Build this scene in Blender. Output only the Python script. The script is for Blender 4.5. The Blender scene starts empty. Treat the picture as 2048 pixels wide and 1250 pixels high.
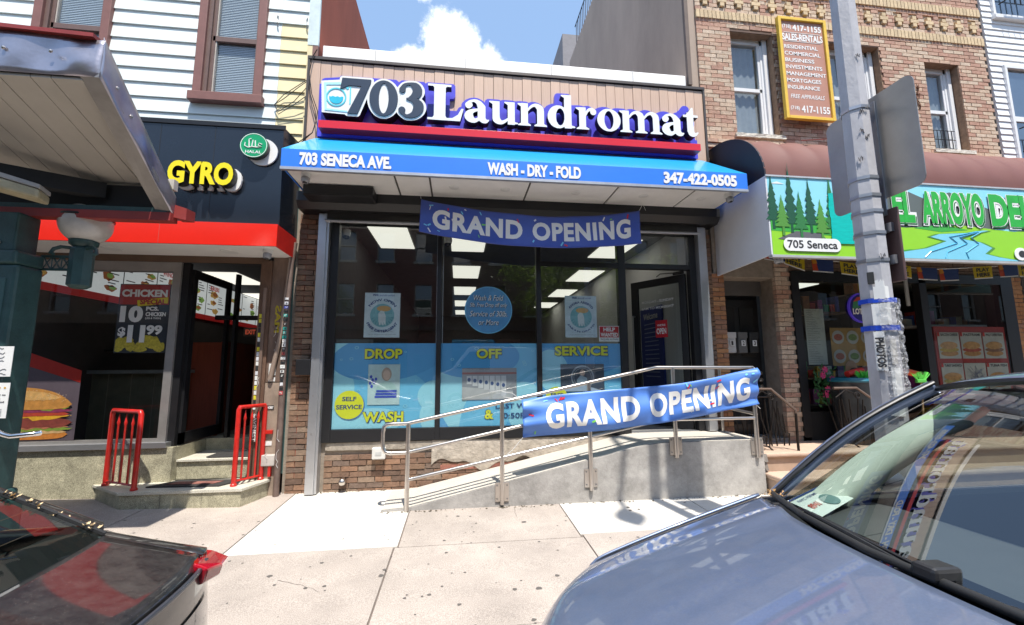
import bpy, bmesh, math, random
from mathutils import Vector, Matrix
from mathutils.geometry import tessellate_polygon
random.seed(7)
S = bpy.context.scene
C = S.collection
R = math.radians
# ------------------------------------------------------------------ camera
CAMZ = 1.62
_f, _yaw, _pit, _rol = 844.6, R(7.1615), R(7.2738), R(-0.3297)
fw = Vector((math.sin(_yaw)*math.cos(_pit), math.cos(_yaw)*math.cos(_pit), math.sin(_pit)))
rt = Vector((math.cos(_yaw), -math.sin(_yaw), 0)); up = rt.cross(fw)
r2 = rt*math.cos(_rol)+up*math.sin(_rol); u2 = -rt*math.sin(_rol)+up*math.cos(_rol)
cam = bpy.data.cameras.new('camera'); camo = bpy.data.objects.new('camera', cam); C.objects.link(camo)
cam.sensor_width = 36; cam.lens = 36*_f/2048; cam.clip_start = .05; cam.clip_end = 600
camo.matrix_world = Matrix(((r2.x,u2.x,-fw.x,0),(r2.y,u2.y,-fw.y,-5.6),(r2.z,u2.z,-fw.z,CAMZ),(0,0,0,1)))
S.camera = camo
# ------------------------------------------------------------------ sky, sun, exposure
SUNV = Vector((.085,-.40,1)).normalized()
elev = math.asin(SUNV.z); azi = math.atan2(SUNV.x, SUNV.y)
w = bpy.data.worlds.new('World'); S.world = w; w.use_nodes = True
nt = w.node_tree; nt.nodes.clear(); N = nt.nodes; L = nt.links
out = N.new('ShaderNodeOutputWorld'); bg = N.new('ShaderNodeBackground'); sky = N.new('ShaderNodeTexSky')
sky.sky_type = 'NISHITA'; sky.sun_disc = False; sky.sun_elevation = elev; sky.sun_rotation = azi
sky.altitude = 0; sky.air_density = 1.0; sky.dust_density = 1.2; sky.ozone_density = 1.6
bg.inputs['Strength'].default_value = .125
tc = N.new('ShaderNodeTexCoord')
def nmath(op, a, b=None, c=None, cl=False):
    n = N.new('ShaderNodeMath'); n.operation = op; n.use_clamp = cl
    for i, v in enumerate((a, b, c)):
        if v is None: continue
        if isinstance(v, (int, float)): n.inputs[i].default_value = v
        else: L.new(v, n.inputs[i])
    return n.outputs[0]
noi = N.new('ShaderNodeTexNoise'); noi.inputs['Scale'].default_value = 11.0; noi.inputs['Detail'].default_value = 9; noi.inputs['Roughness'].default_value = .66
L.new(tc.outputs['Generated'], noi.inputs['Vector'])
# one big cumulus over the roofs, smaller puffs elsewhere in the sky
def puff(d, sx, wgt):
    vm = N.new('ShaderNodeVectorMath'); vm.operation = 'DISTANCE'; L.new(tc.outputs['Generated'], vm.inputs[0]); vm.inputs[1].default_value = Vector(d).normalized()
    return nmath('MULTIPLY', nmath('SUBTRACT', 1.0, nmath('DIVIDE', vm.outputs['Value'], sx)), wgt)
field = puff((-.035,1,.79), .085, 1.05)
for d, sx, wg in (((-.12,1,.715), .085, 1.1), ((.05,1,.70), .095, 1.1), ((-.04,1,.70), .11, 1.2), ((-.03,1,.58), .17, 1.2), ((.0,1,.45), .25, 1.0), ((-.1,1,.99), .03, .5), ((-.9,.6,.3), .3, .9), ((.2,-1,.22), .25, .9)):
    field = nmath('MAXIMUM', field, puff(d, sx, wg))
dens = nmath('ADD', field, nmath('MULTIPLY', nmath('SUBTRACT', noi.outputs['Fac'], .5), 1.45))
mr = N.new('ShaderNodeMapRange'); mr.interpolation_type = 'SMOOTHSTEP'; mr.inputs[1].default_value = .12; mr.inputs[2].default_value = .42
L.new(dens, mr.inputs[0])
mix = N.new('ShaderNodeMix'); mix.data_type = 'RGBA'; L.new(mr.outputs[0], mix.inputs['Factor'])
hsv = N.new('ShaderNodeMix'); hsv.data_type = 'RGBA'; hsv.inputs['Factor'].default_value = .26
L.new(sky.outputs[0], hsv.inputs['A']); hsv.inputs['B'].default_value = (4.8, 7.5, 11.6, 1)
L.new(hsv.outputs['Result'], mix.inputs['A']); mix.inputs['B'].default_value = (8.6, 8.8, 9.1, 1)
L.new(mix.outputs['Result'], bg.inputs['Color']); L.new(bg.outputs[0], out.inputs[0])
sun = bpy.data.lights.new('sun', 'SUN'); sun.energy = 5.0; sun.angle = R(.53); sun.color = (1, .955, .88)
so = bpy.data.objects.new('sun', sun); C.objects.link(so); so.rotation_euler = SUNV.to_track_quat('Z', 'Y').to_euler(); so.location = (2, -8, 20)
S.view_settings.view_transform = 'Standard'; S.view_settings.look = 'None'; S.view_settings.exposure = .52; S.view_settings.gamma = 1
S.view_settings.use_curve_mapping = False
try:
    S.cycles.max_bounces = 8; S.cycles.transparent_max_bounces = 16; S.cycles.glossy_bounces = 4; S.cycles.diffuse_bounces = 3
    S.cycles.caustics_reflective = False; S.cycles.caustics_refractive = False
except Exception: pass

# ------------------------------------------------------------------ materials
MATS = {}
def mat(name, col, rough=.6, metal=0, var=.12, scale=6, bump=0, bscale=60, spec=.5, emit=None, es=0, rnd=0, coat=0, stain=0, stretch=(1,1,1), speck=0):
    if name in MATS: return MATS[name]
    m = bpy.data.materials.new(name); m.use_nodes = True; t = m.node_tree; n = t.nodes; l = t.links
    b = n['Principled BSDF']; b.inputs['Roughness'].default_value = rough; b.inputs['Metallic'].default_value = metal
    b.inputs['Specular IOR Level'].default_value = spec
    if coat: b.inputs['Coat Weight'].default_value = coat; b.inputs['Coat Roughness'].default_value = .03
    c = (*col, 1); b.inputs['Base Color'].default_value = c
    tcn = n.new('ShaderNodeTexCoord'); mp = n.new('ShaderNodeMapping'); mp.inputs['Scale'].default_value = stretch
    geo = n.new('ShaderNodeNewGeometry')
    l.new(geo.outputs['Position'], mp.inputs['Vector'])
    cur = None
    def mixc(fac, a, bcol, mode='MIX'):
        x = n.new('ShaderNodeMix'); x.data_type = 'RGBA'; x.blend_type = mode
        l.new(fac, x.inputs['Factor']) if not isinstance(fac, float) else setattr(x.inputs['Factor'], 'default_value', fac)
        for k, v in (('A', a), ('B', bcol)):
            if isinstance(v, tuple): x.inputs[k].default_value = v
            else: l.new(v, x.inputs[k])
        return x.outputs['Result']
    if var:
        no = n.new('ShaderNodeTexNoise'); no.inputs['Scale'].default_value = scale; no.inputs['Detail'].default_value = 6; no.inputs['Roughness'].default_value = .65
        l.new(mp.outputs[0], no.inputs['Vector'])
        ra = n.new('ShaderNodeMapRange'); ra.inputs[1].default_value = .3; ra.inputs[2].default_value = .7; ra.inputs[3].default_value = 1-var; ra.inputs[4].default_value = 1+var
        l.new(no.outputs['Fac'], ra.inputs[0])
        vm = n.new('ShaderNodeVectorMath'); vm.operation = 'SCALE'; vm.inputs[0].default_value = col; l.new(ra.outputs[0], vm.inputs['Scale'])
        cur = vm.outputs[0]
    if rnd:
        oi = n.new('ShaderNodeObjectInfo')
        ad = n.new('ShaderNodeMath'); ad.operation = 'ADD'; l.new(oi.outputs['Random'], ad.inputs[0]); l.new(geo.outputs['Random Per Island'], ad.inputs[1])
        fr = n.new('ShaderNodeMath'); fr.operation = 'FRACT'; l.new(ad.outputs[0], fr.inputs[0])
        if callable(rnd):
            cur2 = rnd(n, l, fr.outputs[0]); cur = mixc(1.0, cur2, cur if cur else c, 'MULTIPLY') if False else cur2
            if var:
                v2 = n.new('ShaderNodeVectorMath'); v2.operation = 'SCALE'; l.new(cur2, v2.inputs[0]); l.new(ra.outputs[0], v2.inputs['Scale']); cur = v2.outputs[0]
        else:
            r3 = n.new('ShaderNodeMapRange'); r3.inputs[3].default_value = 1-rnd; r3.inputs[4].default_value = 1+rnd; l.new(fr.outputs[0], r3.inputs[0])
            v2 = n.new('ShaderNodeVectorMath'); v2.operation = 'SCALE'
            if cur: l.new(cur, v2.inputs[0])
            else: v2.inputs[0].default_value = col
            l.new(r3.outputs[0], v2.inputs['Scale']); cur = v2.outputs[0]
    if stain:
        n2 = n.new('ShaderNodeTexNoise'); n2.inputs['Scale'].default_value = scale*.35; n2.inputs['Detail'].default_value = 8; n2.inputs['Roughness'].default_value = .72
        l.new(mp.outputs[0], n2.inputs['Vector'])
        r2_ = n.new('ShaderNodeMapRange'); r2_.inputs[1].default_value = .52; r2_.inputs[2].default_value = .68; r2_.inputs[4].default_value = stain; l.new(n2.outputs['Fac'], r2_.inputs[0])
        cur = mixc(r2_.outputs[0], cur if cur else c, tuple(x*.45 for x in col)+(1,))
    if speck:
        n3 = n.new('ShaderNodeTexNoise'); n3.inputs['Scale'].default_value = 160; n3.inputs['Detail'].default_value = 2
        l.new(geo.outputs['Position'], n3.inputs['Vector'])
        r4 = n.new('ShaderNodeMapRange'); r4.inputs[1].default_value = .35; r4.inputs[2].default_value = .65; r4.inputs[3].default_value = 1-speck; r4.inputs[4].default_value = 1+speck; l.new(n3.outputs['Fac'], r4.inputs[0])
        v4 = n.new('ShaderNodeVectorMath'); v4.operation = 'SCALE'
        if cur: l.new(cur, v4.inputs[0])
        else: v4.inputs[0].default_value = col
        l.new(r4.outputs[0], v4.inputs['Scale']); cur = v4.outputs[0]
    if cur: l.new(cur, b.inputs['Base Color'])
    if bump:
        nb = n.new('ShaderNodeTexNoise'); nb.inputs['Scale'].default_value = bscale; nb.inputs['Detail'].default_value = 5; l.new(mp.outputs[0], nb.inputs['Vector'])
        bp = n.new('ShaderNodeBump'); bp.inputs['Strength'].default_value = bump; bp.inputs['Distance'].default_value = .01; l.new(nb.outputs['Fac'], bp.inputs['Height']); l.new(bp.outputs[0], b.inputs['Normal'])
    if emit: b.inputs['Emission Color'].default_value = (*emit, 1); b.inputs['Emission Strength'].default_value = es
    MATS[name] = m; return m
def glass(name, tint=(.9,.95,.93), refl=1.5, boost=0):
    if name in MATS: return MATS[name]
    m = bpy.data.materials.new(name); m.use_nodes = True; t = m.node_tree; n = t.nodes; l = t.links; n.clear()
    o = n.new('ShaderNodeOutputMaterial'); mx = n.new('ShaderNodeMixShader'); tr = n.new('ShaderNodeBsdfTransparent'); gl = n.new('ShaderNodeBsdfGlossy'); fr = n.new('ShaderNodeFresnel')
    tr.inputs[0].default_value = (*tint, 1); gl.inputs['Roughness'].default_value = .0; fr.inputs[0].default_value = refl
    ge = n.new('ShaderNodeNewGeometry'); io = n.new('ShaderNodeMapRange'); io.inputs[3].default_value = refl; io.inputs[4].default_value = 1/refl; l.new(ge.outputs['Backfacing'], io.inputs[0]); l.new(io.outputs[0], fr.inputs[0])
    ad = n.new('ShaderNodeMath'); ad.operation = 'ADD'; ad.use_clamp = True; ad.inputs[1].default_value = boost; l.new(fr.outputs[0], ad.inputs[0])
    l.new(ad.outputs[0], mx.inputs[0]); l.new(tr.outputs[0], mx.inputs[1]); l.new(gl.outputs[0], mx.inputs[2]); l.new(mx.outputs[0], o.inputs[0])
    MATS[name] = m; return m
def ramp(cols):
    def f(n, l, fac):
        cr = n.new('ShaderNodeValToRGB'); e = cr.color_ramp.elements; cr.color_ramp.interpolation = 'CONSTANT'
        for i, c in enumerate(cols):
            el = e[i] if i < 2 else e.new(i/len(cols))
            el.position = i/len(cols); el.color = (*c, 1)
        l.new(fac, cr.inputs[0]); return cr.outputs[0]
    return f
# ------------------------------------------------------------------ mesh helpers
class M:
    def __init__(s): s.v = []; s.f = []; s.mi = []; s.cur = 0
    def add(s, vs, fs):
        o = len(s.v); s.v += [tuple(v) for v in vs]; s.f += [tuple(i+o for i in f) for f in fs]; s.mi += [s.cur]*len(fs); return s
    def box(s, x0, x1, y0, y1, z0, z1, j=0):
        vs = [(x, y, z) for z in (z0, z1) for y in (y0, y1) for x in (x0, x1)]
        if j: vs = [tuple(c+random.uniform(-j, j) for c in v) for v in vs]
        return s.add(vs, [(0,2,3,1),(4,5,7,6),(0,1,5,4),(2,6,7,3),(0,4,6,2),(1,3,7,5)])
    def hexa(s, p):  # eight corners: bottom loop of four, top loop of four
        return s.add(p, [(3,2,1,0),(4,5,6,7),(0,1,5,4),(1,2,6,5),(2,3,7,6),(3,0,4,7)])
    def tube(s, pts, r, n=8, cap=True):
        pts = [Vector(p) for p in pts]; rs = r if isinstance(r, (list, tuple)) else [r]*len(pts); rings = []
        up0 = None
        for i, p in enumerate(pts):
            if i == 0: d = pts[1]-p
            elif i == len(pts)-1: d = p-pts[i-1]
            else: d = (pts[i+1]-p).normalized()+(p-pts[i-1]).normalized()
            d.normalize()
            if up0 is None: up0 = Vector((0,0,1)) if abs(d.z) < .9 else Vector((1,0,0))
            a = d.cross(up0)
            if a.length < 1e-4: a = d.orthogonal()
            a.normalize(); b = a.cross(d).normalized(); up0 = b
            rings.append([p+(a*math.cos(2*math.pi*k/n)+b*math.sin(2*math.pi*k/n))*rs[i] for k in range(n)])
        vs = [q for rr in rings for q in rr]; fs = []
        for i in range(len(pts)-1):
            for k in range(n):
                fs.append((i*n+k, i*n+(k+1)%n, (i+1)*n+(k+1)%n, (i+1)*n+k))
        if cap: fs += [tuple(range(n-1, -1, -1)), tuple((len(pts)-1)*n+k for k in range(n))]
        return s.add(vs, fs)
    def lathe(s, prof, cen, n=24, axis='Z'):
        vs = []; fs = []
        for r, h in prof:
            for k in range(n):
                a = 2*math.pi*k/n; c, q = r*math.cos(a), r*math.sin(a)
                p = (c, q, h) if axis == 'Z' else ((c, h, q) if axis == 'Y' else (h, c, q))
                vs.append((p[0]+cen[0], p[1]+cen[1], p[2]+cen[2]))
        for i in range(len(prof)-1):
            for k in range(n): fs.append((i*n+k, i*n+(k+1)%n, (i+1)*n+(k+1)%n, (i+1)*n+k))
        return s.add(vs, fs)
    def disc(s, c, rx, rz, y0, y1, n=32):  # a disc facing -Y, solid
        return s.prism([(c[0]+rx*math.cos(2*math.pi*k/n), c[1]+rz*math.sin(2*math.pi*k/n)) for k in range(n)], y0, y1)
    def prism(s, loops, y0, y1, ax='Y'):
        if not isinstance(loops[0][0], (list, tuple)): loops = [loops]
        tri = tessellate_polygon([[Vector((p[0], p[1], 0)) for p in lp] for lp in loops])
        flat = [p for lp in loops for p in lp]; k = len(flat)
        mk = {'Y': lambda p, d: (p[0], d, p[1]), 'X': lambda p, d: (d, p[0], p[1]), 'Z': lambda p, d: (p[0], p[1], d)}[ax]
        vs = [mk(p, y0) for p in flat]; fs = [tuple(t) for t in tri]
        if y1 is not None and y1 != y0:
            vs += [mk(p, y1) for p in flat]; fs += [tuple(i+k for i in t[::-1]) for t in tri]; o = 0
            for lp in loops:
                m_ = len(lp)
                for i in range(m_): fs.append((o+i, o+(i+1)%m_, o+(i+1)%m_+k, o+i+k))
                o += m_
        return s.add(vs, fs)
    def grid(s, fn, nu, nv, skip=None):
        vs = [fn(i/nu, j/nv) for j in range(nv+1) for i in range(nu+1)]; fs = []
        for j in range(nv):
            for i in range(nu):
                if skip and skip((i+.5)/nu, (j+.5)/nv): continue
                a = j*(nu+1)+i; fs.append((a, a+1, a+nu+2, a+nu+1))
        return s.add(vs, fs)
    def mesh(s, name, mats, smooth=False):
        me = bpy.data.meshes.new(name); me.from_pydata(s.v, [], s.f)
        for m_ in (mats if isinstance(mats, (list, tuple)) else [mats]): me.materials.append(m_)
        if any(s.mi): me.polygons.foreach_set('material_index', s.mi)
        bm = bmesh.new(); bm.from_mesh(me); bmesh.ops.recalc_face_normals(bm, faces=bm.faces); bm.to_mesh(me); bm.free()
        if smooth:
            me.polygons.foreach_set('use_smooth', [True]*len(me.polygons))
            try: me.set_sharp_from_angle(angle=R(smooth if smooth > 1 else 35))
            except Exception: pass
        me.update(); return me
    def build(s, name, mats, parent=None, smooth=False, bevel=0, solid=0, loc=None):
        o = bpy.data.objects.new(name, s.mesh(name, mats, smooth)); C.objects.link(o)
        if parent: o.parent = parent
        if loc: o.location = loc
        if bevel: b = o.modifiers.new('bevel', 'BEVEL'); b.width = bevel; b.segments = 2; b.limit_method = 'ANGLE'; b.angle_limit = R(40)
        if solid: b = o.modifiers.new('solid', 'SOLIDIFY'); b.thickness = solid; b.offset = -1
        return o
def thing(name, label, cat, group=None, loc=(0,0,0)):
    o = bpy.data.objects.new(name, None); C.objects.link(o); o.location = loc; o.empty_display_size = .1
    o['label'] = label; o['category'] = cat
    if group: o['group'] = group
    return o
def tag(o, label, cat, group=None):
    o['label'] = label; o['category'] = cat
    if group: o['group'] = group
    return o
def struct(o): o['kind'] = 'structure'; return o
def stuff(o): o['kind'] = 'stuff'; return o
def lab(o, s): o['label'] = s; return o
def inst(me, name, parent, loc=(0,0,0), rot=None):
    o = bpy.data.objects.new(name, me); C.objects.link(o); o.location = loc
    if rot: o.rotation_euler = rot
    if parent: o.parent = parent
    return o
def bx(name, m_, parent, x0, x1, y0, y1, z0, z1, bevel=0, j=0): return M().box(x0,x1,y0,y1,z0,z1,j).build(name, m_, parent, bevel=bevel)
def dup(root, delta, rotz=0):
    """copy a thing with its parts and sub-parts"""
    n = root.copy(); C.objects.link(n); n.location = Vector(root.location)+Vector(delta)
    for ch in list(root.children):
        c = ch.copy(); C.objects.link(c); c.parent = n
        for g in ch.children:
            e = g.copy(); C.objects.link(e); e.parent = c
    return n
# text: font outlines fitted to a box, as real geometry; fn maps (u, v in metres, depth) to the world
_tc = {}
def text_raw(s, bold=0.0, ext=0.0, shear=0.0, space=1.0, refine=0):
    k = (s, bold, ext, shear, space, refine)
    if k in _tc: return _tc[k]
    cu = bpy.data.curves.new('t', 'FONT'); cu.body = s; cu.size = 1; cu.offset = bold; cu.extrude = ext; cu.shear = shear; cu.resolution_u = 4; cu.space_character = space; cu.align_x = 'CENTER'
    o = bpy.data.objects.new('t', cu); C.objects.link(o); bpy.context.view_layer.update()
    me = bpy.data.meshes.new_from_object(o.evaluated_get(bpy.context.evaluated_depsgraph_get()))
    if refine:
        bm = bmesh.new(); bm.from_mesh(me); bmesh.ops.triangulate(bm, faces=bm.faces)
        for _ in range(4):
            es = [e for e in bm.edges if e.calc_length() > refine]
            if not es: break
            bmesh.ops.subdivide_edges(bm, edges=es, cuts=1); bmesh.ops.triangulate(bm, faces=[f for f in bm.faces if len(f.verts) > 3])
        bm.to_mesh(me); bm.free()
    v = [tuple(p.co) for p in me.vertices]; f = [tuple(p.vertices) for p in me.polygons]
    C.objects.unlink(o); bpy.data.objects.remove(o); bpy.data.curves.remove(cu); bpy.data.meshes.remove(me)
    xs = [p[0] for p in v]; ys = [p[1] for p in v]
    _tc[k] = (v, f, (min(xs), max(xs), min(ys), max(ys))); return _tc[k]
def text(s, m_, parent, x0, x1, z0, z1, y, name='lettering', bold=.01, ext=0, shear=0, space=1, fn=None, refine=0, mesh_into=None):
    v, f, (a, b, c, d) = text_raw(s, bold, 1.0 if ext else 0, shear, space, refine)
    sx = (x1-x0)/(b-a); sz = (z1-z0)/(d-c)
    vs = []
    for p in v:
        X = x0+(p[0]-a)*sx; Z = z0+(p[1]-c)*sz; Y = y-(p[2]*.5+.5)*ext if ext else y
        vs.append(fn(X, Y, Z) if fn else (X, Y, Z))
    mb = mesh_into or M(); mb.add(vs, f)
    return None if mesh_into else mb.build(name, m_, parent)
def wall_cells(m, x0, x1, z0, z1, holes, y0, y1):
    """a wall slab in the XZ plane with rectangular openings"""
    xs = sorted({x0, x1, *[h[0] for h in holes], *[h[1] for h in holes]}); zs = sorted({z0, z1, *[h[2] for h in holes], *[h[3] for h in holes]})
    xs = [x for x in xs if x0 <= x <= x1]; zs = [z for z in zs if z0 <= z <= z1]
    for j in range(len(zs)-1):
        run = None
        for i in range(len(xs)-1):
            cx, cz = (xs[i]+xs[i+1])/2, (zs[j]+zs[j+1])/2
            inside = any(h[0] < cx < h[1] and h[2] < cz < h[3] for h in holes)
            if inside:
                if run: m.box(run[0], run[1], y0, y1, zs[j], zs[j+1]); run = None
            else: run = (run[0], xs[i+1]) if run else (xs[i], xs[i+1])
        if run: m.box(run[0], run[1], y0, y1, zs[j], zs[j+1])
    return m
def gz(x, y): return .12+.02*y+.022*max(0., -1.9-x)
# ------------------------------------------------------------------ palette
concrete_new = mat('concrete_new', (.60,.56,.50), .85, var=.10, scale=2.5, bump=.15, bscale=90, speck=.05)
concrete_old = mat('concrete_old', (.395,.34,.295), .9, var=.15, scale=2.0, bump=.4, bscale=120, speck=.24, stain=.30, rnd=.05)
gum = mat('gum', (.11,.098,.088), .8)
ramp_conc = mat('ramp_concrete', (.37,.35,.325), .9, var=.26, scale=4.5, bump=.3, bscale=30, stain=.5, speck=.07)
alum = mat('aluminium', (.55,.56,.58), .38, .85, var=.08, scale=4, bump=.1, bscale=15)
steel = mat('steel', (.60,.56,.52), .3, 1, var=.05)
black = mat('black_metal', (.018,.018,.02), .4, .2, var=.1)
darkm = mat('dark_matter', (.012,.012,.013), .7)
white = mat('white_paint', (.78,.77,.74), .5, var=.04)
white_plastic = mat('white_plastic', (.75,.75,.73), .35, var=.03)
soffit_w = mat('soffit_white', (.84,.83,.81), .5, var=.04)
brickmix = mat('brick_brown', (.2,.1,.07), .9, var=.22, scale=22, bump=.5, bscale=60, speck=.12, rnd=ramp([(.20,.12,.08),(.25,.155,.10),(.15,.095,.068),(.27,.19,.135),(.22,.13,.085),(.18,.125,.095),(.28,.16,.10)]))
mortar = mat('mortar', (.30,.25,.20), .95, var=.2, scale=9, bump=.5, bscale=70)
brick705 = mat('brick_tan_red', (.3,.2,.12), .9, var=.2, scale=26, bump=.5, bscale=60, speck=.1, rnd=ramp([(.45,.26,.19),(.55,.41,.30),(.49,.31,.225),(.58,.45,.34),(.42,.25,.185),(.52,.36,.26),(.47,.285,.205),(.56,.43,.32)]))
brick_cream = mat('brick_cream', (.62,.47,.29), .9, var=.15, scale=20, bump=.4, rnd=.10)
mortar705 = mat('mortar_light', (.56,.44,.33), .95, var=.12, scale=9, bump=.4)
brick_orange = mat('brick_orange', (.3,.2,.12), .85, var=.12, scale=20, bump=.3, rnd=ramp([(.42,.20,.09),(.48,.25,.12),(.38,.17,.08),(.45,.22,.10),(.34,.18,.11)]))
blue_v = mat('awning_blue', (.035,.22,.86), .38, var=.03)
blue_t = mat('awning_light_blue', (.035,.44,.86), .14, var=.04, spec=.7)
white_l = mat('letter_white', (.86,.85,.82), .35, var=.02)
navy = mat('letter_navy', (.028,.045,.075), .35, var=.05)
cobalt = mat('cobalt', (.085,.075,.66), .3, var=.05, spec=.6)
red_b = mat('red_bar', (.72,.018,.035), .3, var=.03)
red_band = mat('red_band', (.80,.025,.014), .22, var=.03)
wood = mat('fascia_board', (.62,.43,.32), .6, var=.07, scale=6, stretch=(14,14,.7), rnd=.06)
emis = mat('light_panel', (.9,.9,.85), .5, var=0, emit=(1,.965,.85), es=.70)
clear = glass('clear_glass', (.88,.92,.91), 1.52, .08)
pane_g = glass('window_glass', (.72,.78,.80), 1.5, .08)
paper = mat('paper', (.78,.78,.76), .7, var=.03)
ink = mat('ink', (.03,.03,.035), .7)
yellow = mat('yellow_print', (.80,.62,.02), .5, var=.04)

# ================================================================== ground
m = M(); m.add([(-60,-70,-.12),(70,-70,-.12),(70,60,-.12),(-60,60,-.12)], [(0,1,2,3)])
struct(m.build('ground', mat('earth', (.2,.19,.17), .95)))
asphalt = mat('asphalt', (.055,.055,.057), .85, var=.2, scale=3, bump=.4, bscale=120, speck=.3)
m = M(); m.add([(-60,-13.2,-.07),(70,-13.2,-.07),(70,-3.6,-.07),(-60,-3.6,-.07)], [(0,1,2,3)])
struct(m.build('road', asphalt))
m = M()
for x0 in range(-30, 40, 3): m.box(x0+.01, x0+2.99, -3.62, -3.45, -.11, .045)
struct(m.build('kerb', mat('kerb_stone', (.36,.35,.33), .85, bump=.3)))
m = M(); m.box(-60,70,-20,-13.2,-.11,.06); struct(m.build('far_pavement', concrete_old))
sw = bpy.data.objects.new('sidewalk', None); C.objects.link(sw); struct(sw)
m = M()
for x0, x1 in ((-30,-1.9),(-1.9,30)):
    m.add([(x0,-3.45,gz(x0,-3.45)-.012),(x1,-3.45,gz(x1,-3.45)-.012),(x1,.9,gz(x1,.9)-.012),(x0,.9,gz(x0,.9)-.012)], [(0,1,2,3)])
m.build('joint_bed', mat('joint_dirt', (.16,.13,.11), .95), sw)
def slab(x0, x1, y0, y1, mt, h=0, lbl=None):
    g = .006; P = [(x0+g,y0+g),(x1-g,y0+g),(x1-g,y1-g),(x0+g,y1-g)]
    mm = M().hexa([(x,y,gz(x,y)-.05) for x, y in P]+[(x,y,gz(x,y)+h) for x, y in P])
    o = mm.build('paving_slab', mt, sw, bevel=.004)
    if lbl: lab(o, lbl)
    return o
xs = [-1.93, -.50, 1.14]
slab(-1.93,-.505,-1.64,.15, concrete_new, 0, 'pale new concrete slab left of the ramp')
slab(1.12,2.62,-1.60,-.5, concrete_new, 0, 'pale new concrete slab in front of the ramp wall')
slab(2.62,3.9,-1.60,-.5, concrete_new)
slab(-.505,1.12,-1.66,.0, concrete_old); 
for x0, x1 in ((-6.2,-4.75),(-4.75,-3.3),(-3.3,-1.93)):
    slab(x0,x1,-1.9,.1, concrete_old)
for x0, x1 in ((-9,-7.6),(-7.6,-6.2)): slab(x0,x1,-1.9,.1, concrete_old)
row = [-9,-7.6,-6.2,-4.75,-3.3,-1.93,-.535,1.14,2.62,4.2,5.8,7.4,9,10.6]
for i in range(len(row)-1):
    y1 = -1.9 if row[i] < -1.95 else (-1.64 if row[i] < -.6 else (-1.66 if row[i] < 1 else (-1.6)))
    slab(row[i], row[i+1], -3.45, y1, concrete_old)
for x0, x1 in ((3.9,5.6),(5.6,7.3),(7.3,9),(9,10.6)): slab(x0,x1,-1.6,.1, concrete_old)
for x0, x1 in ((-30,-9),(10.6,30)): slab(x0,x1,-3.45,.1, concrete_old)
# trodden chewing gum
m = M(); rg = random.Random(3)
for _ in range(360):
    x = rg.uniform(-4.5,4.2); y = rg.uniform(-3.4,-.75); 
    if -1.93 < x < -.5 and y > -1.64 and rg.random() < .78: continue
    if x > 1.12 and y > -1.6 and rg.random() < .85: continue
    r = rg.choice((.006,.008,.010,.013,.019)) *rg.uniform(.7,1.2); n = 9; z = gz(x,y)+.0025
    vs = []
    for k in range(n):
        a = 2*math.pi*k/n; q = r*rg.uniform(.75,1.25); vs.append((x+q*math.cos(a), y+q*math.sin(a)*.9, z+.02*(q*math.sin(a)*.9)))
    m.add(vs, [tuple(range(n))])
stuff(m.build('gum_spots', gum, sw))
m = M(); rc = random.Random(41)
for (x, y, a, n_) in ((-.1,-2.9,.4,16),(.6,-1.1,1.9,9),(-2.9,-2.6,1.2,12),(2.2,-2.7,2.6,12),(-1.3,-2.1,-.3,8)):
    px_, py_ = x, y
    for k in range(n_):
        a += (.38 if k % 2 else -.38)*rc.uniform(.4,1.2); l_ = rc.uniform(.03,.07); nx_, ny_ = px_+l_*math.cos(a), py_+l_*math.sin(a); w_ = .0013*(1-k/n_)+.0005; dx, dy = -math.sin(a)*w_, math.cos(a)*w_
        m.add([(px_+dx,py_+dy,gz(px_,py_)+.0022),(px_-dx,py_-dy,gz(px_,py_)+.0022),(nx_-dx,ny_-dy,gz(nx_,ny_)+.0022),(nx_+dx,ny_+dy,gz(nx_,ny_)+.0022)],[(0,1,2,3)]); px_, py_ = nx_, ny_
stuff(m.build('hairline_cracks', mat('crack_dark', (.09,.075,.065), .95), sw))
# litter blown against the wall
m = M()
for _ in range(220):
    x = rg.uniform(-2.4,3.6); y = (rg.uniform(-.05,0) if x < -.8 else -.79+rg.uniform(-.06,0)); z = gz(x,y)+.004; r = rg.uniform(.003,.009)
    m.box(x-r,x+r,y-r*.7,y+r*.7,z,z+r*.5,.002)
stuff(m.build('grit', mat('grit', (.12,.10,.07), .9), sw))

# ================================================================== the one-storey laundromat
LB = thing('laundromat_building', 'one-storey laundromat shop with tan plank fascia, white roof edge and black storefront frame', 'shop building', loc=(0,0,0))
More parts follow.
